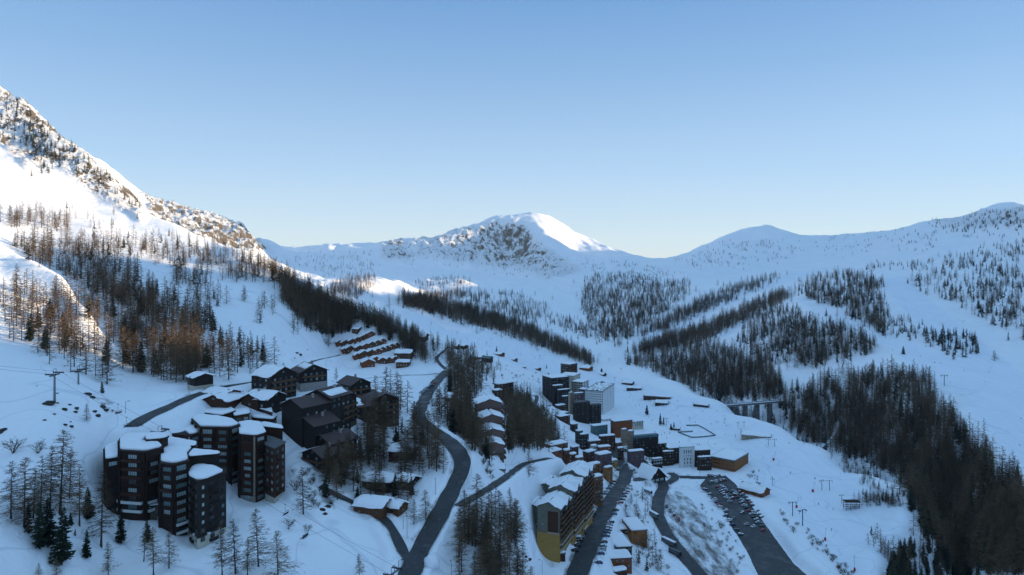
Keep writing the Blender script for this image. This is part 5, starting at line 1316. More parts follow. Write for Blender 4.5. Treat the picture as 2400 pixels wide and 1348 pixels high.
def person_mesh(name, seated=False, seed=0):
    """one continuous low figure: legs, trunk, arms and head grown from a skeleton"""
    vs = [(0, 0, .95), (0, 0, 1.2), (0, 0, 1.42), (0, 0, 1.52), (0, .02, 1.68)]; es = [(0, 1), (1, 2), (2, 3), (3, 4)]; rd = [.15, .15, .17, .06, .11]
    kn = (.45, .52) if not seated else None
    for s in (-1, 1):
        b = len(vs)
        if seated: vs += [(s * .1, .05, .92), (s * .12, -.38, .92), (s * .12, -.42, .5), (s * .12, -.52, .46)]
        else: vs += [(s * .1, 0, .86), (s * .13, -.12, .5), (s * .14, .03, .1), (s * .14, -.12, .05)]
        es += [(0, b), (b, b + 1), (b + 1, b + 2), (b + 2, b + 3)]; rd += [.11, .085, .065, .06]
        b = len(vs); vs += [(s * .2, 0, 1.4), (s * .28, -.05, 1.14), (s * .24, -.26, 1.0)]; es += [(2, b), (b, b + 1), (b + 1, b + 2)]; rd += [.075, .058, .05]
    me = bpy.data.meshes.new(name); me.from_pydata(vs, es, []); o = bpy.data.objects.new(name, me); COL.objects.link(o)
    md = o.modifiers.new('s', 'SKIN')
    for v, r_ in zip(me.skin_vertices[0].data, rd): v.radius = (r_, r_)
    me.skin_vertices[0].data[0].use_root = True
    o.modifiers.new('u', 'SUBSURF').levels = 1
    bpy.context.view_layer.update(); dg = bpy.context.evaluated_depsgraph_get()
    out = bpy.data.meshes.new_from_object(o.evaluated_get(dg)); bpy.data.objects.remove(o); out.name = name
    out.polygons.foreach_set('use_smooth', [True] * len(out.polygons)); return out
FIG = {False: person_mesh('person'), True: person_mesh('person_seated', True)}
CLOTH = {n: M('clothing_' + n, c, .9, .1, var=.2, scale=3) for n, c in {'black': (.015, .015, .018), 'dark blue': (.02, .03, .08), 'red': (.3, .02, .02), 'yellow': (.5, .38, .03), 'grey': (.1, .1, .11)}.items()}
m_skin = M('skin', (.45, .28, .2), .6, .3)
_fig = {}
def person(loc, rz, col, label, group, seated=False, skis=True, tilt=0.0):
    k = (seated, col)
    if k not in _fig:
        me = FIG[seated].copy(); me.materials.append(CLOTH[col]); me.materials.append(m_skin)
        for p in me.polygons:
            if p.center.z > 1.56: p.material_index = 1 if p.center.y < 0.02 and p.center.z < 1.72 else 0
        _fig[k] = me
    o = bpy.data.objects.new('person', _fig[k]); COL.objects.link(o); o.location = loc; o.rotation_euler = (tilt, 0, rz); o['label'] = label; o['category'] = 'person'; o['group'] = group
    if skis:
        for s in (-1, 1):
            z = .02 if not seated else .42; y = 0 if not seated else -.5
            V, Fc = boxvf(s * .14 - .05, s * .14 + .05, y - .95, y + .75, z - .02, z + .01); raw('ski', V, Fc, m_dmetal, o)
    return o
def chair(path, px, label, riders=0, off=0.0):
    best = min(range(len(path) - 1), key=lambda i: abs(1200 + F * (path[i].x + path[i + 1].x) / (path[i].y + path[i + 1].y) - px))
    a, b = path[best], path[best + 1]; ta = 1200 + F * a.x / a.y; tb = 1200 + F * b.x / b.y; t = max(0, min(1, (px - ta) / (tb - ta))); p = a.lerp(b, t)
    r = root_at('lift_chair', p, label, 'lift chair', 'chairs of the chairlift', math.atan2(ld.y, ld.x) - math.pi / 2)
    V = []; Fc = []; tube(V, Fc, (0, 0, .05), (0, .1, -1.6), .05); tube(V, Fc, (0, .1, -1.6), (0, .45, -2.2), .05); tube(V, Fc, (-.05, -.5, .03), (.05, .5, .03), .08); raw('hanger', V, Fc, m_dmetal, r)
    V = []; Fc = []; tube(V, Fc, (-1.3, .45, -2.2), (1.3, .45, -2.2), .045)
    for s in (-1, 1): tube(V, Fc, (s * 1.3, .45, -2.2), (s * 1.35, .5, -3.0), .04); tube(V, Fc, (s * 1.35, .5, -3.0), (s * 1.35, -.1, -3.3), .04)
    raw('frame', V, Fc, m_dmetal, r)
    for k in range(4):
        x = -.95 + k * .63
        boxo('seat', x - .27, x + .27, -.1, .4, -3.32, -3.24, m_dmetal, r); boxo('backrest', x - .25, x + .25, .42, .48, -3.2, -2.65, m_dmetal, r)
    V = []; Fc = []; tube(V, Fc, (-1.3, -.35, -2.75), (1.3, -.35, -2.75), .03); tube(V, Fc, (-1.3, -.35, -2.75), (-1.3, .45, -2.3), .03); tube(V, Fc, (1.3, -.35, -2.75), (1.3, .45, -2.3), .03); tube(V, Fc, (-1.1, -.5, -3.75), (1.1, -.5, -3.75), .03)
    raw('safety_bar', V, Fc, m_metal, r)
    rz = r.rotation_euler.z
    for k in range(riders):
        x = -.95 + k * .63; w = Vector((x * math.cos(rz) - .25 * math.sin(rz), x * math.sin(rz) + .25 * math.cos(rz), -3.24 - .84))
        person(p + w, rz, ['black', 'dark blue', 'grey', 'black'][k] if riders > 1 else 'yellow', 'person in %s riding the chair, %s from the left' % (['black', 'dark blue', 'grey', 'black'][k], ORD[k]) if riders > 1 else 'person in yellow sitting on the second chair of the lift', 'riders on the chairlift', True)
    return r
chair(pathR, 276, 'empty chair hanging highest, just right of the pylon'); chair(pathL, 296, 'chair with one rider in yellow above the roofs', 1)
chair(pathR, 668, 'empty chair hanging right of the rear towers'); chair(pathL, 714, 'chair carrying four riders, lowest on the lift', 4)

# ------------------------------------------------------------------ boulders, snow pile, bushes
BR = random.Random(9)
def boulder_mesh(seed):
    bm = bmesh.new(); bmesh.ops.create_icosphere(bm, subdivisions=2, radius=1)
    for v in bm.verts:
        n = mnoise.noise(v.co * 1.3 + Vector((seed, 0, 0))); v.co *= 1 + .45 * n; v.co.z *= .6
    me = bpy.data.meshes.new('boulder'); bm.to_mesh(me); bm.free(); me.materials.append(m_rockm); return me
m_rockm = M('boulder_rock', (0.075, 0.068, 0.06), .95, .1, var=.5, scale=1.5, bump=.6)
BM = [boulder_mesh(k * 3.1) for k in range(5)]
for k, (px, py, s) in enumerate([(114, 947, 2.2), (151, 960, 1.2), (163, 949, .7), (179, 958, 1.1), (176, 966, .9), (221, 965, 1.0), (229, 975, 1.3), (152, 996, .8), (166, 1000, .9), (104, 985, .6), (127, 971, .6), (147, 1012, .4), (165, 989, .4), (134, 945, .6), (86, 905, .4),
          (10, 1008, 1.3), (2, 1014, 1.2), (205, 925, 1.6), (215, 932, 1.3), (240, 955, 1.6), (247, 962, 1.2), (695, 828, 1.6), (703, 832, 1.8), (690, 840, .8), (720, 820, .7), (1232, 1305, 1.0), (1240, 1312, 1.1), (1225, 1298, .7), (755, 1195, 1.2), (768, 1188, 1.4), (775, 1180, 1.0), (762, 1205, 1.0), (2190, 850, 1.2), (2170, 812, 1.4)]):
    x, y, z = G(px, py); o = bpy.data.objects.new('boulder', BM[k % 5]); COL.objects.link(o); o.location = (x, y, z + .05 * s); o.scale = (s, s * .8, s * .8); o.rotation_euler = (0, 0, BR.uniform(0, 6))
    zone = 'below the chairlift pylon' if px < 260 and py < 1003 else 'on the snow at the left edge' if px < 30 else 'in the snow of the left slope' if px < 730 and py < 900 else 'on the bank by the lane' if px < 800 else 'on the bank left of the ochre house' if px < 1300 else 'by the right piste'
    o['label'] = 'dark rock poking through the snow ' + zone; o['category'] = 'boulder'; o['group'] = 'rocks ' + zone
x, y, z = G(1012, 1322); o = raw('snow_pile', *(lambda b: ([v.co.copy() for v in b.verts], [[v.index for v in f.verts] for f in b.faces]))((lambda b: (bmesh.ops.create_icosphere(b, subdivisions=3, radius=2.6), b.verts.ensure_lookup_table(), [setattr(v, 'co', v.co * (1 + .2 * mnoise.noise(v.co))) for v in b.verts], b.verts.index_update(), b)[-1])(bmesh.new())), m_snow, smooth=True)
o.location = (x, y, z + .3); o['label'] = 'round heap of ploughed snow beside the main road'; o['category'] = 'snow pile'
# ------------------------------------------------------------------ bridge over the gorge
a = P3(1698, 951, 868); b = P3(1850, 939, 940)
d = (b - a); L = math.hypot(d.x, d.y); r = root_at('bridge', a, 'long concrete bridge with a snowy deck leading from the piste into the forest', 'bridge', None, math.atan2(d.y, d.x))
sl = d.z / L
def slab(nm, y0, y1, z0, z1, mat):
    V = [(0, y0, z0), (L, y0, z0 + sl * L), (L, y1, z0 + sl * L), (0, y1, z0), (0, y0, z1), (L, y0, z1 + sl * L), (L, y1, z1 + sl * L), (0, y1, z1)]
    return raw(nm, V, [(0, 3, 2, 1), (4, 5, 6, 7), (0, 1, 5, 4), (1, 2, 6, 5), (2, 3, 7, 6), (3, 0, 4, 7)], mat, r)
m_bwall = M('weathered_concrete', (.17, .16, .15), .9, .2, var=.5, scale=.3)
slab('deck', -3.6, 3.6, -1.4, 0, m_conc); slab('deck_snow', -3.2, 3.2, 0.003, .5, m_snow); slab('parapet', -3.85, -3.5, -.4, 1.3, m_metal); slab('parapet', 3.5, 3.85, -.4, 1.3, m_metal)
for t in (.12, .3, .48, .68, .86): boxo('pier', L * t - 2.2, L * t + 2.2, -2.6, 2.6, -62, -1.2 + sl * L * t, m_bwall, r)
for k in range(14): boxo('railing_post', L * (k + .5) / 14 - .12, L * (k + .5) / 14 + .12, -4.0, -3.86, -.3 + sl * L * (k + .5) / 14, 1.6 + sl * L * (k + .5) / 14, m_dmetal, r)

# ------------------------------------------------------------------ drag lift masts
def tmesh(h, dbl=True):
    V = []; Fc = []; tube(V, Fc, (0, 0, -.8), (0, 0, h), .16, 8); tube(V, Fc, (-1.6, 0, h - .2), (1.6, 0, h - .2), .10, 6)
    for s in (-1, 1): tube(V, Fc, (s * 1.5, -.7, h - .45), (s * 1.5, .7, h - .45), .14, 6); tube(V, Fc, (s * 1.5, 0, h - .4), (s * 1.45, 0, h - 1.6), .05, 4)
    me = bpy.data.meshes.new('lift_mast'); me.from_pydata(V, [], Fc); me.materials.append(m_dmetal); return me
TM = tmesh(6.0)
def q6(X, Y): return (1450 + X / 4.349, 840 + Y / 4.349)
def q5(X, Y): return (1400 + X / 4, 1080 + Y / 4)
def q2a(X, Y): return (740 + X / 4.2857, 740 + Y / 4.2857)
for k, (p, s, lab) in enumerate([(q6(1082, 668), 1, 'left of the restaurant'), (q6(1217, 706), 1, 'second left of the restaurant'), (q6(1278, 702), 1, 'closest to the restaurant'), (q6(1245, 778), 1, 'below the restaurant'), (q6(1525, 902), 1.2, 'left one of the pair above the red pads'), (q6(1590, 900), 1.2, 'right one of the pair above the red pads'),
        (q6(722, 640), .8, 'above the fenced field'), (q6(484, 690), 1.5, 'taller, beside the two firs'), (q5(2105, 275), 1.35, 'left one of the pair near the gorge edge'), (q5(2176, 278), 1.35, 'right one of the pair near the gorge edge'), (q5(2291, 400), 1.1, 'beside the timber lattice'), (q5(1643, 238), 1, 'just above the V roofed hut'),
        (q5(1830, 516), 1.7, 'stout one over the car park bank'), (q5(1924, 610), 1.9, 'tallest one by the shrubs right of the car park'), (q2a(1420, 195), .9, 'beside the upper village'), (q2a(1717, 300), .9, 'in the middle of the upper piste'), (q2a(2252, 435), .9, 'lower on the upper piste'), (q2a(1157, 95), .8, 'highest on the piste'),
        ((1406, 836), 1, 'at the edge of the forest belt'), ((1428, 848), 1, 'out in the white below the forest belt'), ((1465, 846), 1, 'near the tip of the far bank forest'), ((1456, 872), 1, 'above the little chapel'), ((1441, 893), 1, 'behind the hooded chalet'), ((2213, 905), 2.2, 'lone on the wide right piste')]):
    x, y, z = G(*p); o = bpy.data.objects.new('lift_mast', TM); COL.objects.link(o); o.location = (x, y, z); o.scale = (s, s, s); o.rotation_euler = (0, 0, BR.uniform(-.5, .5))
    o['label'] = 'dark T shaped drag lift mast ' + lab; o['category'] = 'lift mast'; o['group'] = 'drag lift masts'

# ------------------------------------------------------------------ snow lances with red pads
m_red = M('red_padding', (.42, .015, .02), .7, .3, var=.15)
for k, (px, py, lab) in enumerate([(1813, 1079, 'highest, below the pair of masts'), (1905, 1153, 'in the middle of the lower piste'), (1867, 1190, 'beside the stout mast'), (1934, 1267, 'far down the lower piste'), (2003, 1339, 'at the bottom edge')]):
    x, y, z = G(px, py); r = root_at('snow_lance', (x, y, z), 'snow lance with a red padded foot, ' + lab, 'snow lance', 'snow lances on the piste', .3 * k)
    o = boxo('pad', -.75, .75, -.5, .5, -.3, 2.0, m_red, r); md = o.modifiers.new('b', 'BEVEL'); md.width = .2; md.segments = 2
    V = []; Fc = []; tube(V, Fc, (0, 0, 1.8), (1.9, 0, 7.0), .07); raw('pole', V, Fc, m_metal, r); V = []; Fc = []; tube(V, Fc, (1.9, 0, 7.0), (2.2, 0, 7.6), .16); raw('nozzle', V, Fc, m_dmetal, r)

# ------------------------------------------------------------------ fenced training field
fp = [q6(690, 688), q6(805, 686), q6(988, 790), q6(740, 811), q6(602, 757), q6(757, 748)]
W3 = [G(*p) for p in fp]
r = root_at('fence', W3[3], 'low dark fence enclosing a field on the nursery slope', 'fence')
ox, oy, oz = W3[3]
for (x1, y1, z1), (x2, y2, z2) in zip(W3, W3[1:]):
    L_ = math.hypot(x2 - x1, y2 - y1); n = max(1, int(L_ / 6))
    for k in range(n):
        A = Vector((x1 + (x2 - x1) * k / n, y1 + (y2 - y1) * k / n, 0)); Bv = Vector((x1 + (x2 - x1) * (k + 1) / n, y1 + (y2 - y1) * (k + 1) / n, 0)); A.z = H(A.x, A.y); Bv.z = H(Bv.x, Bv.y)
        dd = (Bv - A).normalized(); nn = Vector((-dd.y, dd.x, 0)) * .06
        V = [tuple(q + o_ - Vector((ox, oy, oz))) for q in (A + dd * .1, Bv - dd * .1) for o_ in (-nn, nn, nn + Vector((0, 0, 1.3)), -nn + Vector((0, 0, 1.3)))]
        raw('fence_panel', V, [(0, 1, 2, 3), (7, 6, 5, 4), (0, 4, 5, 1), (1, 5, 6, 2), (2, 6, 7, 3), (3, 7, 4, 0)], m_teal, r)
# timber lattice on the lower piste
x, y, z = G(1996, 1192); r = root_at('timber_frame', (x, y, z), 'dark timber lattice shelter with snowy deck near the gorge edge', 'shelter')
for i in range(4):
    for j in range(2): boxo('post', -5 + i * 3.2, -4.8 + i * 3.2, -2 + j * 4, -1.8 + j * 4, -1, 5.6, m_dark, r)
for k in range(4): boxo('beam', -5.6, 5.4, -2.3, -2.05, .9 + 1.4 * k, 1.25 + 1.4 * k, m_dark, r); boxo('beam', -5.6, 5.4, 1.95, 2.2, .9 + 1.4 * k, 1.25 + 1.4 * k, m_dark, r)
boxo('roof', -5.8, 5.6, -2.6, 2.6, 5.6, 5.8, m_dark, r)

# ------------------------------------------------------------------ street lamps
def lamp(px, py, hpx, lab):
    x, y, z = G(px, py); h = hpx * y / F; r = root_at('street_lamp', (x, y, z), 'slim street lamp ' + lab, 'street lamp', 'street lamps', BR.uniform(0, 3))
    V = []; Fc = []; tube(V, Fc, (0, 0, -.5), (0, 0, h), .09, 6); tube(V, Fc, (0, 0, h), (1.2, 0, h + .25), .06, 6); raw('post', V, Fc, m_metal, r)
    boxo('lamp_head', .9, 1.7, -.15, .15, h + .18, h + .34, m_dmetal, r)
for a in [(954, 1262, 54, 'in the snowy wedge between lane and main road'), (945, 1240, 28, 'right of the log chalet'), (1021, 1160, 34, 'left of the main road bend'), (934, 1345, 30, 'at the fork of lane and main road'), (1058, 1350, 30, 'in the thicket beside the main road'), (1271, 1346, 32, 'below the ochre apartment house'),
          (294, 968, 26, 'at the lower end of the upper road'), (443, 925, 40, 'left of the small barn'), (1400, 1315, 60, 'beside the village street at the bottom'), (1421, 1300, 40, 'in front of the red brown house'), (1496, 1330, 70, 'between the small houses and the lower road'), (1640, 1120, 24, 'on the bank above the car park'),
          (1739, 1150, 26, 'at the right rim of the car park'), (1458, 1095, 26, 'beside the square'), (1475, 1125, 34, 'at the street corner'), (1322, 870, 12, 'on the back road'), (600, 885, 22, 'by the large snow roofed house')]: lamp(*a)

# ------------------------------------------------------------------ skiers
sk = [(110, 400), (148, 430), (175, 490), (213, 480), (310, 440), (325, 440), (597, 440), (605, 595), (310, 605), (343, 635), (505, 655), (625, 655), (757, 610), (783, 655), (993, 650), (1018, 655), (1100, 695), (1085, 785), (1190, 790), (1192, 808), (370, 755), (435, 785), (465, 770), (492, 820), (520, 765), (617, 860), (800, 885), (825, 886), (985, 880), (942, 675), (855, 545), (1000, 545), (1430, 1150), (1380, 1155), (1390, 1200), (1410, 1212), (1750, 1172), (2000, 1230), (1738, 870), (155, 305), (135, 335), (185, 340), (945, 300), (20, 110), (225, 130)]
SP = [(q6(*p), 'on the nursery slope') for p in sk] + [(q5(*p), 'on the lower piste') for p in [(1640, 165), (1810, 120), (2075, 412), (2210, 458), (2195, 655), (1515, 100), (1470, 104), (1505, 158), (1478, 172), (2040, 170)]] + \
     [(q2a(*p), 'on the upper piste') for p in [(1520, 232), (1590, 174), (1757, 233), (1770, 238), (1745, 312), (1860, 360), (1975, 360), (2200, 424), (2240, 360), (2300, 400), (2100, 300), (1640, 240), (2060, 390)]] + \
     [((px, py), 'on the wide right piste') for px, py in [(2205, 853), (2260, 868), (2318, 874), (2228, 897), (2308, 897), (2393, 982), (2390, 1045), (2107, 786), (2092, 822), (2157, 836)]] + [((1370, 790), 'far up the valley piste'), ((1395, 800), 'far up the valley piste'), ((1500, 820), 'far up the valley piste')]
for k, ((px, py), zone) in enumerate(SP):
    x, y, z = G(px, py); c = BR.choice(['black', 'black', 'dark blue', 'grey', 'black', 'red'])
    person((x, y, z + .05), BR.uniform(0, 6.28), c, 'person in %s ski clothes %s' % (c, zone), 'skiers ' + zone, False, True)

# ------------------------------------------------------------------ trees
m_bark = M('larch_bark', (0.085, 0.062, 0.05), 0.9, 0.1, var=0.4, scale=4)
m_twig = M('larch_twigs', (0.165, 0.112, 0.068), 0.9, 0.1, var=0.35, scale=0.5)
m_needle = M('pine_needles', (0.035, 0.05, 0.032), 0.85, 0.15, var=0.45, scale=0.8)
m_bush = M('bush_twigs', (0.11, 0.09, 0.07), 0.9, 0.1, var=0.3, scale=1.0)

def to_mesh(name, verts, faces, mat, smooth=False):
    me = bpy.data.meshes.new(name); me.from_pydata(verts, [], faces)
    for m in (mat if isinstance(mat, (list, tuple)) else [mat]): me.materials.append(m)
    if smooth: me.polygons.foreach_set('use_smooth', [True] * len(me.polygons))
    me.update(); return me
def add_stem(V, Fc, pts, radii, sides=5):
    base = len(V)
    for (x, y, z), r in zip(pts, radii):
        for k in range(sides):
            a = 2 * math.pi * k / sides; V.append((x + r * math.cos(a), y + r * math.sin(a), z))
    for i in range(len(pts) - 1):
        for k in range(sides):
            k2 = (k + 1) % sides
            Fc.append((base + i * sides + k, base + i * sides + k2, base + (i + 1) * sides + k2, base + (i + 1) * sides + k))
def trunk_mesh(name, h, r0, seed, sides=5, broken=False):
    R = random.Random(seed); V = []; Fc = []
    bx, by = R.uniform(-.02, .02) * h, R.uniform(-.02, .02) * h
    n = 5
    pts = [(bx * (i / n) ** 2 * 1.0, by * (i / n) ** 2, -0.8 + (h * 0.98 + 0.8) * i / n) for i in range(n + 1)]
    rad = [r0 * (1 - 0.93 * (i / n) ** 0.9) * (1.35 if i == 0 else 1) for i in range(n + 1)]
    add_stem(V, Fc, pts, rad, sides)
    return V, Fc, (bx, by)
def larch_crown(h, seed, nb, twigs, tw, bend, wide=0.17, low=0.12, asym=True):
    R = random.Random(seed); V = []; Fc = []
    def tri(p, q, w):
        # slim blade from p to q
        d = Vector(q) - Vector(p); s = d.cross(Vector((R.uniform(-1, 1), R.uniform(-1, 1), R.uniform(-1, 1))))
        if s.length < 1e-6: return
        s.normalize(); s *= w / 2; b = len(V); p = Vector(p)
        V.extend([tuple(p - s), tuple(p + s), tuple(Vector(q))]); Fc.append((b, b + 1, b + 2))
    side = R.uniform(0, 6.28)
    for i in range(nb):
        t = (i + R.random()) / nb
        z = h * (low + (1 - low) * t ** 0.9 * 0.985)
        tt = (z / h - low) / (1 - low)
        L = h * wide * (min(1, tt * 5 + 0.45)) * (1 - tt) ** 0.78 * R.uniform(0.55, 1.15) + 0.25
        a = R.uniform(0, 6.283)
        if asym: L *= 1 + 0.18 * math.cos(a - side)
        zz = z / h
        ox, oy = bend[0] * zz ** 2, bend[1] * zz ** 2
        dx, dy = math.cos(a), math.sin(a)
        droop = R.uniform(-0.28, 0.06) if tt < 0.75 else R.uniform(-0.05, 0.45)
        p0 = (ox, oy, z); p1 = (ox + dx * L * 0.55, oy + dy * L * 0.55, z + droop * L * 0.55)
        p2 = (ox + dx * L, oy + dy * L, z + droop * L * 0.75 + 0.12 * L)
        tri(p0, p1, tw * 2.0); tri(p1, p2, tw * 1.2); tri(p1, p0, tw * 1.4)
        for k in range(twigs):
            u = R.uniform(0.15, 1.0)
            q = [p0[j] + (p2[j] - p0[j]) * u for j in range(3)]
            if u < 0.99: q[2] = p0[2] + (p1[2] - p0[2]) * min(1, u * 1.8) * 1.0
            aa = a + R.choice((-1, 1)) * R.uniform(0.5, 1.3); l = L * R.uniform(0.16, 0.42)
            tri(q, (q[0] + math.cos(aa) * l, q[1] + math.sin(aa) * l, q[2] + l * R.uniform(-0.75, 0.25)), tw)
    return V, Fc
def pine_crown(h, seed, nb, blades, bend, wide=0.2, low=0.05, bw=0.35, ragged=0.35):
    R = random.Random(seed); V = []; Fc = []
    for i in range(nb):
        t = (i + R.random()) / nb
        tt = t ** 0.85
        z = h * (low + (1 - low) * tt * 0.985)
        L = h * wide * (min(1, tt * 6 + 0.6)) * (1 - tt) ** 0.72 * R.uniform(1 - ragged, 1.12) + 0.22
        a = R.uniform(0, 6.283); zz = z / h
        ox, oy = bend[0] * zz ** 2, bend[1] * zz ** 2
        dx, dy = math.cos(a), math.sin(a); sx, sy = -dy, dx
        dr = R.uniform(-0.42, -0.05)
        w = bw * L * R.uniform(0.7, 1.2)
        for k in range(blades):
            u0 = k / blades; u1 = (k + 1) / blades
            c0 = (ox + dx * L * u0, oy + dy * L * u0, z + dr * L * u0 + 0.15 * L * u0 ** 2)
            c1 = (ox + dx * L * u1, oy + dy * L * u1, z + dr * L * u1 + 0.15 * L * u1 ** 2)
            for sgn in (-1, 1):
                b = len(V); j = R.uniform(0.5, 1.15) * w * (1 - 0.6 * u0)
                V.extend([c0, c1, (c0[0] + dx * j * .55 + sx * j * sgn, c0[1] + dy * j * .55 + sy * j * sgn, c0[2] - j * R.uniform(0.15, 0.7))])
                Fc.append((b, b + 1, b + 2))
        b = len(V)
        V.extend([(ox, oy, z + 0.2), (ox + dx * L * .5, oy + dy * L * .5, z + dr * L * .3 - .3 * w), (ox + dx * L * 1.02, oy + dy * L * 1.02, z + dr * L + 0.2 * L)])
        Fc.append((b, b + 1, b + 2))
    return V, Fc
def bush_mesh(h, seed, stems=9):
    R = random.Random(seed); V = []; Fc = []
    def tri(p, q, w):
        d = Vector(q) - Vector(p); s = d.cross(Vector((R.uniform(-1, 1), R.uniform(-1, 1), R.uniform(-1, 1)))); s.normalize(); s *= w / 2
        b = len(V); p = Vector(p); V.extend([tuple(p - s), tuple(p + s), tuple(Vector(q))]); Fc.append((b, b + 1, b + 2))
    def grow(p, d, l, w, lev):
        q = p + d * l; tri(p, q + d * l * .1, w)
        if lev == 0: return
        for k in range(3):
            dd = (d + Vector((R.gauss(0, .5), R.gauss(0, .5), R.gauss(0, .35)))).normalized()
            grow(p + (q - p) * R.uniform(.45, 1), dd, l * R.uniform(.45, .75), w * .65, lev - 1)
    for i in range(stems):
        a = R.uniform(0, 6.283); s = R.uniform(.15, .75)
        grow(Vector((0, 0, -0.2)), Vector((math.cos(a) * s, math.sin(a) * s, 1)).normalized(), h * .45, 0.03 * h + 0.03, 3)
    return V, Fc

# master meshes: near ones in two pieces (trunk, crown), small ones as one mesh
NEAR = {'larch': [], 'pine': []}
for i, (w_, lo_) in enumerate([(0.34, .08), (0.27, .16), (0.38, .07), (0.25, .24), (0.30, .1)]):
    V, Fc, bd = trunk_mesh('t', 16, 0.24, 100 + i)
    tm = to_mesh('larch_trunk', V, Fc, m_bark, True)
    V, Fc = larch_crown(16, 200 + i, 150, 10, 0.085, bd, w_, lo_)
    NEAR['larch'].append((16, tm, to_mesh('larch_crown', V, Fc, m_twig)))
for i, (w_, rg) in enumerate([(0.19, .3), (0.24, .45), (0.17, .3)]):
    V, Fc, bd = trunk_mesh('t', 12, 0.22, 300 + i)
    tm = to_mesh('pine_trunk', V, Fc, m_bark, True)
    V, Fc = pine_crown(12, 400 + i, 190, 3, bd, w_, 0.05, 0.42, rg)
    NEAR['pine'].append((12, tm, to_mesh('pine_crown', V, Fc, m_needle)))
FARM = {'larch': [], 'pine': []}
for i, (w_, lo_) in enumerate([(0.31, .08), (0.25, .18), (0.35, .07), (0.24, .12)]):
    V, Fc, bd = trunk_mesh('t', 16, 0.22, 500 + i, 4)
    n1 = len(Fc)
    V2, F2 = larch_crown(16, 600 + i, 50, 5, 0.17, bd, w_, lo_)
    o_ = len(V); me = to_mesh('larch_small', V + V2, Fc + [tuple(a + o_ for a in f) for f in F2], [m_bark, m_twig])
    me.polygons.foreach_set('material_index', [0] * n1 + [1] * len(F2)); FARM['larch'].append((16, me))
for i, (w_, rg) in enumerate([(0.17, .3), (0.21, .45), (0.15, .3)]):
    V, Fc, bd = trunk_mesh('t', 12, 0.2, 700 + i, 4)
    n1 = len(Fc)
    V2, F2 = pine_crown(12, 800 + i, 62, 2, bd, w_, 0.03, 0.6, rg)
    o_ = len(V); me = to_mesh('pine_small', V + V2, Fc + [tuple(a + o_ for a in f) for f in F2], [m_bark, m_needle])
    me.polygons.foreach_set('material_index', [0] * n1 + [1] * len(F2)); FARM['pine'].append((12, me))

PLANTS = []   # kind, x, y, z, height, label, group, foreground
def blocked(x, y, r=2.0):
    for (bx, by, br) in FOOT:
        if (x - bx) ** 2 + (y - by) ** 2 < (br + r) ** 2: return True
    for name, label, L, w, mat in ROADS:
        if L[:, 0].min() - 8 < x < L[:, 0].max() + 8 and L[:, 1].min() - 8 < y < L[:, 1].max() + 8:
            if ((L[:, 0] - x) ** 2 + (L[:, 1] - y) ** 2).min() < (w / 2 + r) ** 2: return True
    return False
def wood(where, n, poly, larch, hl, hp=None, seed=0, clump=0.5, jit=7):
    R = random.Random(seed * 7 + 1); hp = hp or (hl[0] * .7, hl[1] * .75)
    xs = [p[0] for p in poly]; ys = [p[1] for p in poly]; k = 0; tries = 0
    while k < n and tries < n * 25:
        tries += 1
        px = R.uniform(min(xs), max(xs)); py = R.uniform(min(ys), max(ys))
        if not in_poly(px, py, poly): continue
        jt = jit * (0.25 + abs(R.gauss(0, 1))); px += R.gauss(0, jt); py += R.gauss(0, jt * .45)
        x, y, z = G(px, py)
        if clump and float(fbm(np.array([x]), np.array([y]), 16 + 22 * min(1, y / 900), 2, 50)[0]) * clump * 1.6 < R.uniform(-1.0, 0.25): continue
        if y < 1300 and blocked(x, y): continue
        kind = 'larch' if R.random() < larch else 'pine'
        h = R.triangular(*(hl if kind == 'larch' else hp), (hl if kind == 'larch' else hp)[1] * .8 + .2 * hl[0] * .7)
        mx = (min(xs) + max(xs)) / 2; qx = (max(xs) - min(xs)) / 6; my = (min(ys) + max(ys)) / 2
        lr = 'left' if px < mx - qx else 'right' if px > mx + qx else 'middle'; fb = 'front' if py > my else 'rear'
        h0, h1 = hl if kind == 'larch' else hp; sz = 'short' if h < h0 + .4 * (h1 - h0) else 'tall' if h > h0 + .75 * (h1 - h0) else 'middling'
        art = '%s %s, %s %s, %s' % (sz, 'bare larch' if kind == 'larch' else 'dark pine', lr, fb, where)
        PLANTS.append((kind, x, y, z - 0.2, h, art, ('%s larches, %s %s, ' if kind == 'larch' else '%s pines, %s %s, ') % (sz, lr, fb) + where, False)); k += 1
def gorge_wood(where, n, prof, larch, hl, seed):
    R = random.Random(seed)
    for _ in range(n):
        px = R.uniform(prof[0][0], prof[-1][0]); d0 = np.interp(px, [p[0] for p in prof], [p[1] for p in prof]); d1 = np.interp(px, [p[0] for p in prof], [p[2] for p in prof])
        d = d0 + (d1 - d0) * R.random(); x = (px - 1200) / F * d; kind = 'larch' if R.random() < larch else 'pine'; h = R.uniform(*hl)
        if blocked(x, d): continue
        PLANTS.append((kind, x, d, H(x, d) - .2, h, ('bare larch ' if kind == 'larch' else 'dark pine ') + where, ('larches ' if kind == 'larch' else 'pines ') + where, False))
def tree(kind, px, py, hpx, label):
    x, y, z = G(px, py)
    PLANTS.append((kind, x, y, z - 0.2, hpx * y / F, label, 'larches in the foreground' if kind == 'larch' else 'pines in the foreground', True))
W = wood
W('on the high sunlit slope at far left', 49, [(0, 492), (170, 515), (190, 548), (0, 535)], 1, (13, 18), seed=1)
W('in the shaded belt across the left slope', 394, [(20, 566), (140, 568), (240, 575), (320, 612), (330, 660), (420, 715), (500, 755), (505, 790), (430, 790), (330, 745), (240, 700), (160, 655), (75, 618)], .86, (12, 19), seed=2, clump=.4)
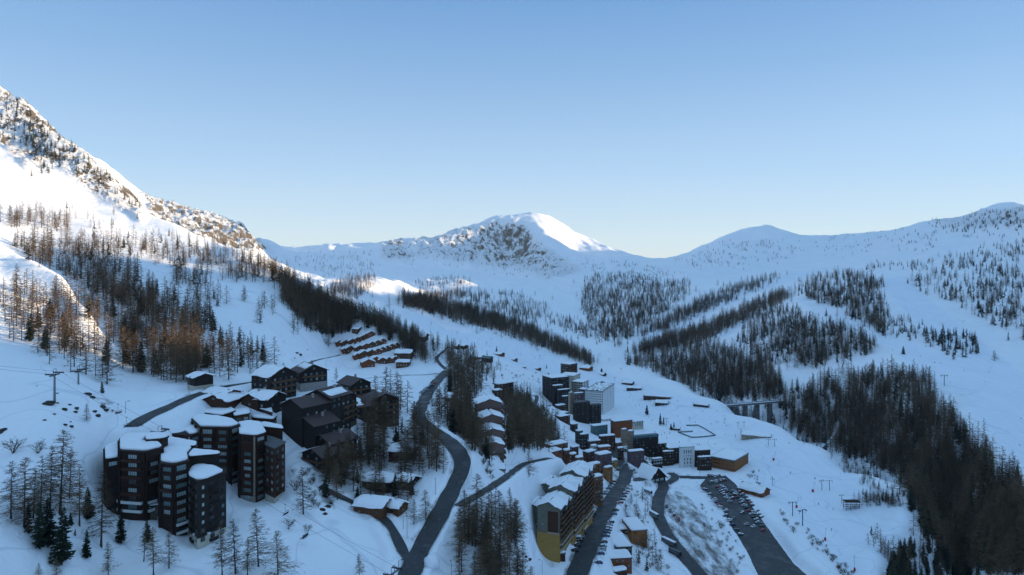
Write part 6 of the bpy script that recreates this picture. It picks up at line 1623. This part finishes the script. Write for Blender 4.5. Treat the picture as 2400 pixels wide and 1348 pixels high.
W('in the upper belt below the sunlit crest', 217, [(220, 555), (420, 565), (560, 598), (650, 640), (620, 665), (520, 665), (430, 640), (300, 600)], .8, (11, 17), seed=3)
W('in the small shaded clump on the left slope', 49, [(410, 640), (515, 680), (520, 722), (470, 712), (410, 670)], .9, (11, 16), seed=4)
W('on the shaded lower left slope', 186, [(150, 690), (230, 720), (330, 762), (430, 806), (492, 850), (470, 895), (400, 900), (310, 880), (240, 800), (180, 755)], .88, (13, 20), seed=5, clump=.35)
W('on the sunlit spur at the left edge', 116, [(0, 690), (150, 690), (212, 780), (262, 860), (300, 935), (200, 885), (100, 835), (0, 790)], .82, (11, 17), seed=6, clump=.3)
W('at the foot of the left slope', 58, [(440, 790), (560, 800), (650, 845), (610, 880), (450, 885)], .92, (11, 17), seed=7)
W('on the sunlit snowfield of the left ridge', 31, [(120, 470), (300, 500), (520, 590), (450, 600), (250, 545), (100, 520)], .6, (7, 12), seed=8)
W('in the dense wood on the flank of the left ridge', 669, [(640, 652), (700, 696), (800, 728), (900, 770), (965, 800), (985, 830), (900, 815), (830, 798), (760, 792), (725, 775), (665, 705)], .88, (13, 20), seed=9, clump=.2)
W('along the crest of the left ridge', 246, [(575, 592), (640, 632), (700, 668), (800, 720), (900, 756), (985, 796), (980, 806), (880, 764), (790, 728), (690, 682), (600, 618)], .9, (12, 17), seed=10, clump=.2)
W('on the open snow below the ridge', 17, [(560, 680), (700, 720), (740, 800), (600, 760)], .9, (10, 14), seed=11)
W('behind the middle of the village', 111, [(1035, 850), (1110, 850), (1135, 900), (1105, 960), (1050, 925)], .92, (15, 21), seed=12, clump=.1)
W('between the terraces and the chapel', 70, [(950, 800), (1000, 800), (1060, 830), (1060, 850), (960, 850)], .9, (12, 18), seed=13, clump=.2)
W('left of the bend in the main road', 41, [(860, 950), (950, 930), (985, 1000), (1050, 1060), (1050, 1110), (900, 1120), (850, 1060)], .96, (15, 21), seed=14, clump=.2)
W('in the hollow right of the main road', 130, [(1010, 955), (1110, 960), (1130, 1040), (1150, 1100), (1110, 1060), (1050, 1010)], .95, (13, 19), seed=15, clump=.2)
W('in the wood above the yellow block', 333, [(1185, 950), (1250, 930), (1290, 990), (1310, 1055), (1190, 1060), (1190, 1000)], .9, (13, 20), seed=16, clump=.2)
W('in the thicket at the bottom between the roads', 56, [(1085, 1210), (1150, 1180), (1215, 1240), (1235, 1348), (1225, 1400), (1060, 1400), (1070, 1290)], .98, (11, 17), seed=17, clump=.2)
W('below the stepped dark houses', 27, [(760, 1060), (870, 1060), (870, 1150), (880, 1175), (760, 1175), (745, 1100)], .93, (12, 18), seed=18, clump=.2)
W('among the chalets left of the road', 29, [(880, 1000), (960, 1000), (1040, 1090), (1040, 1180), (930, 1230), (870, 1150)], .8, (9, 14), seed=19)
W('beside the village street', 23, [(1460, 1150), (1510, 1160), (1530, 1260), (1560, 1340), (1500, 1348), (1470, 1240)], .9, (7, 12), seed=20)
W('near the upper village', 87, [(1000, 800), (1110, 820), (1170, 860), (1160, 900), (1120, 880), (1050, 830)], .85, (9, 14), seed=21)
W('in the forest at the foot of the far bank', 872, [(1475, 835), (1560, 805), (1640, 805), (1760, 845), (1822, 875), (1835, 930), (1700, 945), (1620, 900), (1560, 870)], .85, (18, 26), seed=30, clump=.15)
W('in the strip between the two lower pistes', 869, [(1480, 830), (1560, 795), (1650, 768), (1740, 730), (1830, 688), (1852, 700), (1750, 750), (1650, 802), (1560, 815)], .85, (18, 25), seed=31, clump=.15)
W('in the strip above the long piste', 686, [(1490, 792), (1560, 745), (1620, 715), (1700, 680), (1830, 638), (1828, 652), (1722, 703), (1650, 738), (1560, 772)], .85, (16, 22), seed=32, clump=.25)
W('in the dark wood at the head of the valley', 1576, [(1390, 648), (1480, 642), (1540, 662), (1625, 662), (1600, 705), (1550, 740), (1490, 785), (1450, 805), (1400, 785), (1375, 745), (1362, 690)], .7, (16, 24), seed=33, clump=.4)
W('in the wood inside the bend of the right piste', 723, [(1740, 760), (1830, 718), (1900, 750), (2040, 795), (2045, 830), (1960, 850), (1900, 872), (1820, 862), (1740, 828)], .65, (16, 25), seed=34, clump=.4)
W('on the shoulder between the right pistes', 645, [(1860, 685), (1900, 650), (1990, 640), (2070, 662), (2060, 690), (2090, 740), (2070, 790), (1960, 722), (1890, 700)], .6, (15, 24), seed=35, clump=.3)
W('high above the right pistes', 204, [(1960, 640), (2060, 620), (2200, 608), (2330, 575), (2400, 560), (2400, 595), (2280, 630), (2120, 635)], .45, (12, 20), seed=36, clump=.7)
W('on the bumpy slope at the right edge', 347, [(2130, 655), (2200, 640), (2330, 610), (2410, 610), (2410, 800), (2340, 770), (2240, 715), (2160, 690)], .5, (17, 26), seed=37, clump=.6)
W('on the knoll beside the right piste', 92, [(2160, 775), (2270, 785), (2300, 830), (2200, 838)], .25, (12, 19), (10, 17), seed=38, clump=.2)
W('at the tip of the right shoulder', 43, [(2080, 745), (2160, 760), (2160, 800), (2070, 785)], .3, (10, 15), (10, 15), seed=39)
W('in the great forest on the right bank', 2265, [(1840, 960), (1870, 925), (1960, 885), (2020, 890), (2100, 875), (2185, 895), (2200, 960), (2250, 1000), (2300, 1060), (2345, 1110), (2410, 1160), (2410, 1348), (2240, 1348), (2160, 1240), (2110, 1130), (2010, 1080), (1960, 1070), (1850, 1010)], .8, (16, 26), (11, 20), seed=40, clump=.3)
W('in the gorge at the lower right', 130, [(2060, 1390), (2120, 1290), (2200, 1200), (2260, 1260), (2290, 1400)], .5, (13, 20), (11, 17), seed=41)
W('in the belt across the middle of the valley', 1578, [(940, 696), (1000, 708), (1100, 722), (1200, 752), (1290, 795), (1385, 845), (1390, 862), (1280, 818), (1200, 788), (1100, 762), (1000, 732), (945, 716)], .9, (14, 23), seed=42, clump=.15)
W('thinly scattered over the valley head', 490, [(1080, 690), (1200, 685), (1290, 720), (1370, 760), (1440, 800), (1440, 815), (1330, 780), (1220, 745), (1120, 715)], .7, (12, 18), seed=43, clump=.7)
W('on the sunlit mound left of the valley', 243, [(775, 665), (860, 648), (885, 662), (840, 702), (770, 692)], 1, (10, 15), seed=44, clump=.2)
W('on the second sunlit mound', 303, [(950, 700), (1080, 684), (1105, 694), (1000, 718), (955, 714)], .95, (11, 16), seed=45, clump=.2)
W('behind the sunlit mounds', 101, [(960, 668), (1000, 655), (1090, 650), (1110, 668), (1040, 680)], .6, (10, 15), seed=46)
W('on the back slope left of the peak', 159, [(680, 600), (870, 590), (880, 650), (720, 640)], .7, (10, 15), seed=47, clump=.8)
W('under the rock face of the peak', 316, [(930, 575), (1050, 550), (1170, 525), (1240, 540), (1340, 640), (1250, 660), (1100, 630), (950, 615)], .2, (11, 19), (6, 12), seed=48, clump=.7)
W('along the saddle right of the peak', 174, [(1350, 610), (1500, 615), (1600, 640), (1500, 660), (1390, 640)], .4, (9, 14), seed=49, clump=.6)
W('on the rounded hill at the back', 205, [(1575, 605), (1690, 572), (1850, 560), (1900, 600), (1750, 622), (1620, 628)], .25, (10, 14), (7, 12), seed=50, clump=.8)
W('under the long skyline ridge', 147, [(1900, 560), (2200, 530), (2400, 495), (2400, 550), (2200, 585), (1950, 605)], .2, (10, 14), (7, 12), seed=51, clump=.9)
W('on the rocks of the high left crest', 130, [(0, 215), (60, 255), (330, 478), (340, 500), (230, 440), (100, 360), (0, 330)], .1, (8, 12), (7, 12), seed=52, clump=.4)
W('in the rock gully of the left crest', 58, [(90, 300), (160, 380), (100, 420), (60, 340)], .1, (9, 12), (8, 12), seed=53, clump=.2)
W('on the bank between the pistes and the forest', 101, [(1960, 1060), (2080, 1130), (2150, 1160), (2140, 1175), (2040, 1150), (1960, 1100)], .8, (4, 8), seed=54)
W('on the plateau edge at lower right', 87, [(2010, 1160), (2100, 1175), (2110, 1190), (2010, 1185)], .9, (5, 9), seed=55)
W('beside the wooden pavilion', 17, [(2030, 1240), (2090, 1300), (2110, 1348), (2060, 1300)], .9, (7, 11), seed=56)
gorge_wood('standing in the gorge behind the plateau edge', 620, [(1470, 1165, 1240), (1560, 1085, 1220), (1620, 990, 1170), (1700, 905, 1090), (1780, 840, 1000), (1860, 775, 940), (1950, 700, 860), (2050, 620, 760), (2150, 545, 680), (2230, 470, 600)], .75, (13, 22), 77)
W('on the rocky skyline at right', 130, [(2160, 525), (2250, 508), (2320, 492), (2400, 490), (2400, 535), (2230, 545)], .1, (9, 14), (9, 15), seed=60, clump=.9)
# single trees of the foreground and of the open snow
T = tree
for a in [
 ('larch', 26, 1216, 140, 'tall bare larch standing apart nearest the left edge'),
 ('larch', 57, 1236, 168, 'tall slim bare larch second from the left edge'),
 ('larch', 78, 1215, 120, 'short bare larch squeezed between two taller ones near the left edge'),
 ('larch', 95, 1205, 140, 'bare larch behind the dark pine thicket at lower left'),
 ('larch', 117, 1202, 160, 'bare larch with high crown above the dark pine thicket'),
 ('larch', 141, 1205, 200, 'tallest wide bare larch in the lower left clump'),
 ('larch', 163, 1168, 120, 'bare larch right of the tallest larch in the lower left clump'),
 ('larch', 186, 1232, 140, 'thin bare larch at the right end of the lower left clump'),
 ('larch', 237, 1282, 180, 'broad bare larch just left of the dark tower block'),
 ('larch', 337, 1316, 96, 'bare larch in front of the foot of the dark tower block'),
 ('larch', 360, 1350, 118, 'bare larch with brushy top below the dark tower block'),
 ('larch', 396, 1332, 92, 'leaning bare larch right below the dark tower block'),
 ('larch', 254, 1352, 85, 'bare larch cut by the bottom edge under the lone pine'),
 ('larch', 132, 1356, 50, 'small larch at the bottom edge, far left'),
 ('larch', 92, 1362, 45, 'small larch top at the bottom left corner'),
 ('larch', 521, 1352, 130, 'leftmost larch of the bottom clump under the chairlift'),
 ('larch', 552, 1345, 130, 'slender larch second in the bottom clump under the chairlift'),
 ('larch', 580, 1352, 96, 'short larch inside the bottom clump under the chairlift'),
 ('larch', 606, 1328, 140, 'tallest larch of the bottom clump under the chairlift'),
 ('larch', 652, 1360, 120, 'dense larch at the right end of the bottom clump'),
 ('larch', 843, 1356, 60, 'lone larch at the bottom edge beneath the cables'),
 ('larch', 711, 1205, 115, 'lone larch on the bank above the two chairs'),
 ('larch', 880, 1170, 96, 'paired larch left of the snow roofed cottage'),
 ('larch', 888, 1168, 88, 'paired larch leaning on its twin left of the cottage'),
 ('larch', 944, 1156, 68, 'small larch in front of the snow covered cottage'),
 ('larch', 998, 1218, 72, 'russet larch right of the log chalet'),
 ('larch', 970, 1228, 60, 'thin larch just right of the log chalet'),
 ('larch', 770, 812, 46, 'lone larch on the snow left of the chalet terraces'),
 ('larch', 620, 722, 42, 'lone larch on the open snowfield'),
 ('larch', 788, 893, 34, 'small larch above the dark houses on the terrace'),
 ('larch', 485, 752, 62, 'broad larch at the lower rim of the left belt'),
 ('larch', 536, 890, 100, 'tall larch left of the steep snow roofed house'),
 ('larch', 582, 862, 72, 'slim larch on the snow left of the large dark house'),
 ('larch', 624, 876, 66, 'larch on the snow above the large dark house'),
 ('larch', 665, 894, 46, 'rounded larch behind the large dark house'),
 ('larch', 203, 986, 42, 'small rounded larch below the chairlift pylon'),
 ('larch', 1240, 1115, 62, 'dark larch beside the side road junction'),
 ('pine', 92, 1285, 110, 'dark pine at the left of the black thicket'),
 ('pine', 112, 1282, 120, 'dark pine in the middle of the black thicket'),
 ('pine', 144, 1322, 135, 'large dark pine in front of the black thicket'),
 ('pine', 66, 1250, 75, 'low dark pine at the left rim of the black thicket'),
 ('pine', 203, 1308, 68, 'lone small pine right of the black thicket'),
 ('pine', 283, 1272, 86, 'dark pine at the foot of the dark tower block'),
 ('pine', 206, 1215, 76, 'dark pine between larch and tower at lower left'),
 ('pine', 166, 1232, 34, 'tiny pine left of the tower'),
 ('pine', 176, 1255, 18, 'very small round pine alone on the snow'),
 ('pine', 348, 1270, 56, 'narrow dark pine against the tower facade'),
 ('pine', 837, 1172, 36, 'small dark fir left of the log chalet'),
 ('pine', 870, 1192, 50, 'dark fir touching the log chalet'),
 ('pine', 838, 1130, 34, 'small dark fir uphill of the log chalet'),
 ('pine', 1516, 972, 24, 'lone dark fir on the nursery slope'),
 ('pine', 1548, 996, 28, 'tallest dark fir beside the lift mast on the nursery slope'),
 ('pine', 1555, 996, 20, 'lesser dark fir beside the lift mast on the nursery slope'),
 ('pine', 1573, 1008, 16, 'left fir of the pair by the fenced field'),
 ('pine', 1579, 1008, 20, 'right fir of the pair by the fenced field'),
 ('pine', 240, 922, 32, 'small dark pine on the sunlit snow by the pylon'),
 ('pine', 166, 790, 36, 'dark pine at the edge of the sunlit spur'),
 ('pine', 148, 768, 40, 'darker pine above the sunlit spur'),
 ('pine', 1164, 829, 18, 'small fir among the upper village roofs'),
 ('pine', 1281, 864, 11, 'tiny fir by the upper chalets'),
 ('pine', 2117, 830, 20, 'lone fir in the open between the right pistes'),
 ('larch', 2330, 846, 26, 'lone larch beside the knoll on the right')]:
    T(*a)

def plant_tree(rec, i):
    kind, x, y, z, h, label, group, fg = rec
    R = random.Random(i * 13 + 5)
    s_px = h / y * F
    cat = kind
    if s_px > 34 or fg:
        H0, tm, cm_ = NEAR[kind][i % len(NEAR[kind])]
        s = h / H0
        r = bpy.data.objects.new(kind if kind == 'larch' else 'pine_tree', None); r.empty_display_size = 0.5
        COL.objects.link(r); r.location = (x, y, z); r.rotation_euler = (R.gauss(0, .025), R.gauss(0, .025), R.uniform(0, 6.28))
        w = R.uniform(.85, 1.15); r.scale = (s * w, s * w, s)
        for nm, me in (('trunk', tm), ('crown', cm_)):
            o = bpy.data.objects.new(nm, me); COL.objects.link(o); o.parent = r
    else:
        H0, me = FARM[kind][i % len(FARM[kind])]
        s = h / H0
        r = bpy.data.objects.new(kind if kind == 'larch' else 'pine_tree', me); COL.objects.link(r)
        r.location = (x, y, z); r.rotation_euler = (0, 0, R.uniform(0, 6.28)); w = R.uniform(.85, 1.15); r.scale = (s * w, s * w, s)
    r['label'] = label; r['category'] = cat; r['group'] = group
    return r
def stuff_instances(name, pts, sources, mat=None):
    """one object scattering copies of standing trees over the given points"""
    me = bpy.data.meshes.new(name)
    me.from_pydata([p[:3] for p in pts], [], [])
    for nm, k in (('size', 3), ('turn', 4)):
        a = me.attributes.new(nm, 'FLOAT', 'POINT'); a.data.foreach_set('value', [float(p[k]) for p in pts])
    a = me.attributes.new('pick', 'INT', 'POINT'); a.data.foreach_set('value', [int(p[5]) for p in pts])
    o = link(name, me); o['kind'] = 'stuff'
    ng = bpy.data.node_groups.new(name, 'GeometryNodeTree')
    ng.interface.new_socket('Geometry', in_out='INPUT', socket_type='NodeSocketGeometry')
    ng.interface.new_socket('Geometry', in_out='OUTPUT', socket_type='NodeSocketGeometry')
    gi = ng.nodes.new('NodeGroupInput'); go = ng.nodes.new('NodeGroupOutput')
    inst = ng.nodes.new('GeometryNodeInstanceOnPoints'); inst.inputs['Pick Instance'].default_value = True
    g2i = ng.nodes.new('GeometryNodeGeometryToInstance')
    for s in reversed(sources):
        oi = ng.nodes.new('GeometryNodeObjectInfo'); oi.transform_space = 'ORIGINAL'; oi.inputs['Object'].default_value = s
        ng.links.new(oi.outputs['Geometry'], g2i.inputs[0])
    def attr(nm, t):
        n = ng.nodes.new('GeometryNodeInputNamedAttribute'); n.data_type = t; n.inputs['Name'].default_value = nm
        return [q for q in n.outputs if q.enabled][0]
    cx = ng.nodes.new('ShaderNodeCombineXYZ'); ng.links.new(attr('turn', 'FLOAT'), cx.inputs['Z'])
    cs = ng.nodes.new('ShaderNodeCombineXYZ')
    sz = attr('size', 'FLOAT')
    for k in 'XYZ': ng.links.new(sz, cs.inputs[k])
    e2r = ng.nodes.new('FunctionNodeEulerToRotation'); ng.links.new(cx.outputs[0], e2r.inputs[0])
    ng.links.new(gi.outputs[0], inst.inputs['Points']); ng.links.new(g2i.outputs[0], inst.inputs['Instance'])
    ng.links.new(attr('pick', 'INT'), inst.inputs['Instance Index'])
    ng.links.new(e2r.outputs[0], inst.inputs['Rotation']); ng.links.new(cs.outputs[0], inst.inputs['Scale'])
    ng.links.new(inst.outputs[0], go.inputs[0])
    md = o.modifiers.new('scatter', 'NODES'); md.node_group = ng
    return o
for kind in ('larch', 'pine'):
    L = [p for p in PLANTS if p[0] == kind]
    L.sort(key=lambda p: (-p[7], -p[4] / p[2]))
    singles, rest = L[:298], L[298:]
    nf = len(FARM[kind])
    objs = []
    for i, rec in enumerate(singles):
        objs.append(plant_tree(rec, i))
    # the smallest single trees are one mesh each; the wood repeats their shapes
    src = {}
    for o in objs:
        if o.type == 'MESH': src.setdefault(o.data.name, o)
    src = list(src.values())
    k = 0
    while len(src) < nf:                       # make sure every shape stands somewhere as a tree of its own
        rec = rest.pop(len(rest) // 2 + k * 7); H0, me = FARM[kind][len(src)]
        if me in [s.data for s in src]:
            me = [m for _, m in FARM[kind] if m not in [s.data for s in src]][0]
        r = bpy.data.objects.new(kind if kind == 'larch' else 'pine_tree', me); COL.objects.link(r)
        r.location = rec[1:4]; s = rec[4] / H0; r.scale = (s, s, s); r['label'] = rec[5]; r['category'] = kind; r['group'] = rec[6]
        src.append(r); k += 1
    R = random.Random(3)
    pts = [(p[1], p[2], p[3], p[4] / FARM[kind][0][0], R.uniform(0, 6.28), R.randrange(len(src))) for p in rest]
    print(kind, len(singles), 'rest', len(rest), 'src', len(src))
    if pts: stuff_instances('larch_forest' if kind == 'larch' else 'pine_forest', pts, src)
BUM = [to_mesh('bush', *bush_mesh(3.0, 900 + k, 10), m_bush) for k in range(5)]
BUSHES = []
def bushes(where, n, poly, hl, seed):
    R = random.Random(seed); xs = [p[0] for p in poly]; ys = [p[1] for p in poly]; k = 0; tr = 0
    while k < n and tr < n * 30:
        tr += 1; px = R.uniform(min(xs), max(xs)); py = R.uniform(min(ys), max(ys))
        if not in_poly(px, py, poly): continue
        x, y, z = G(px, py)
        if blocked(x, y, .5): continue
        BUSHES.append((x, y, z, R.uniform(*hl), 'leafless bush ' + where)); k += 1
for px, py, hpx, lab in [(30, 1062, 50, 'round leafless bush on the snow at the left edge'), (88, 1062, 40, 'upright leafless bush right of the round one at the left edge'), (676, 1240, 36, 'low leafless bush under the empty chair'), (692, 1150, 40, 'leafless bush at the foot of the rear towers'), (722, 1245, 24, 'thin leafless bush beneath the chairs'), (1690, 1238, 26, 'rounded bush on the snow bank left of the car park')]:
    x, y, z = G(px, py); BUSHES.insert(0, (x, y, z, hpx * y / F, lab))
bushes('on the bank right of the car park', 60, [(1825, 1195), (1850, 1205), (1925, 1265), (2005, 1348), (1985, 1360), (1900, 1285), (1840, 1230)], (2, 4), 1)
bushes('on the bank left of the car park', 34, [(1640, 1180), (1690, 1210), (1760, 1330), (1740, 1360), (1690, 1300), (1640, 1220)], (1.8, 3.6), 2)
bushes('near the timber hotel corner', 16, [(1750, 1110), (1770, 1105), (1800, 1160), (1760, 1150)], (2, 3.5), 3)
bushes('around the village square', 40, [(1400, 1030), (1500, 1050), (1540, 1100), (1480, 1120), (1420, 1100)], (2, 4), 4)
bushes('among the upper village houses', 40, [(1060, 830), (1200, 860), (1300, 880), (1280, 900), (1180, 890), (1100, 880)], (2, 4.5), 5)
bushes('in the rough strip between the streets', 40, [(1450, 1150), (1520, 1150), (1520, 1230), (1570, 1340), (1520, 1348), (1480, 1250)], (2, 4), 6)
bushes('below the dark stepped houses', 20, [(680, 1100), (750, 1100), (800, 1190), (740, 1200)], (2, 3.6), 7)
bushes('beside the main road bend', 16, [(1120, 1060), (1150, 1090), (1170, 1130), (1140, 1120)], (2, 3.5), 8)
bushes('beside the black block', 24, [(1255, 940), (1330, 950), (1300, 975), (1260, 965)], (2, 4), 9)
bushes('among the rocks below the pylon', 6, [(190, 930), (280, 960), (260, 985), (200, 960)], (1.5, 3), 10)
for k, (x, y, z, h, lab) in enumerate(BUSHES[:298]):
    o = bpy.data.objects.new('bush', BUM[k % 5]); COL.objects.link(o); s = h / 3.0; o.location = (x, y, z); o.scale = (s * 1.1, s * 1.1, s); o.rotation_euler = (0, 0, k * 1.7)
    o['label'] = lab; o['category'] = 'bush'; o['group'] = 'bushes' + lab.replace('leafless bush', '') if lab.startswith('leafless bush') else 'single bushes'
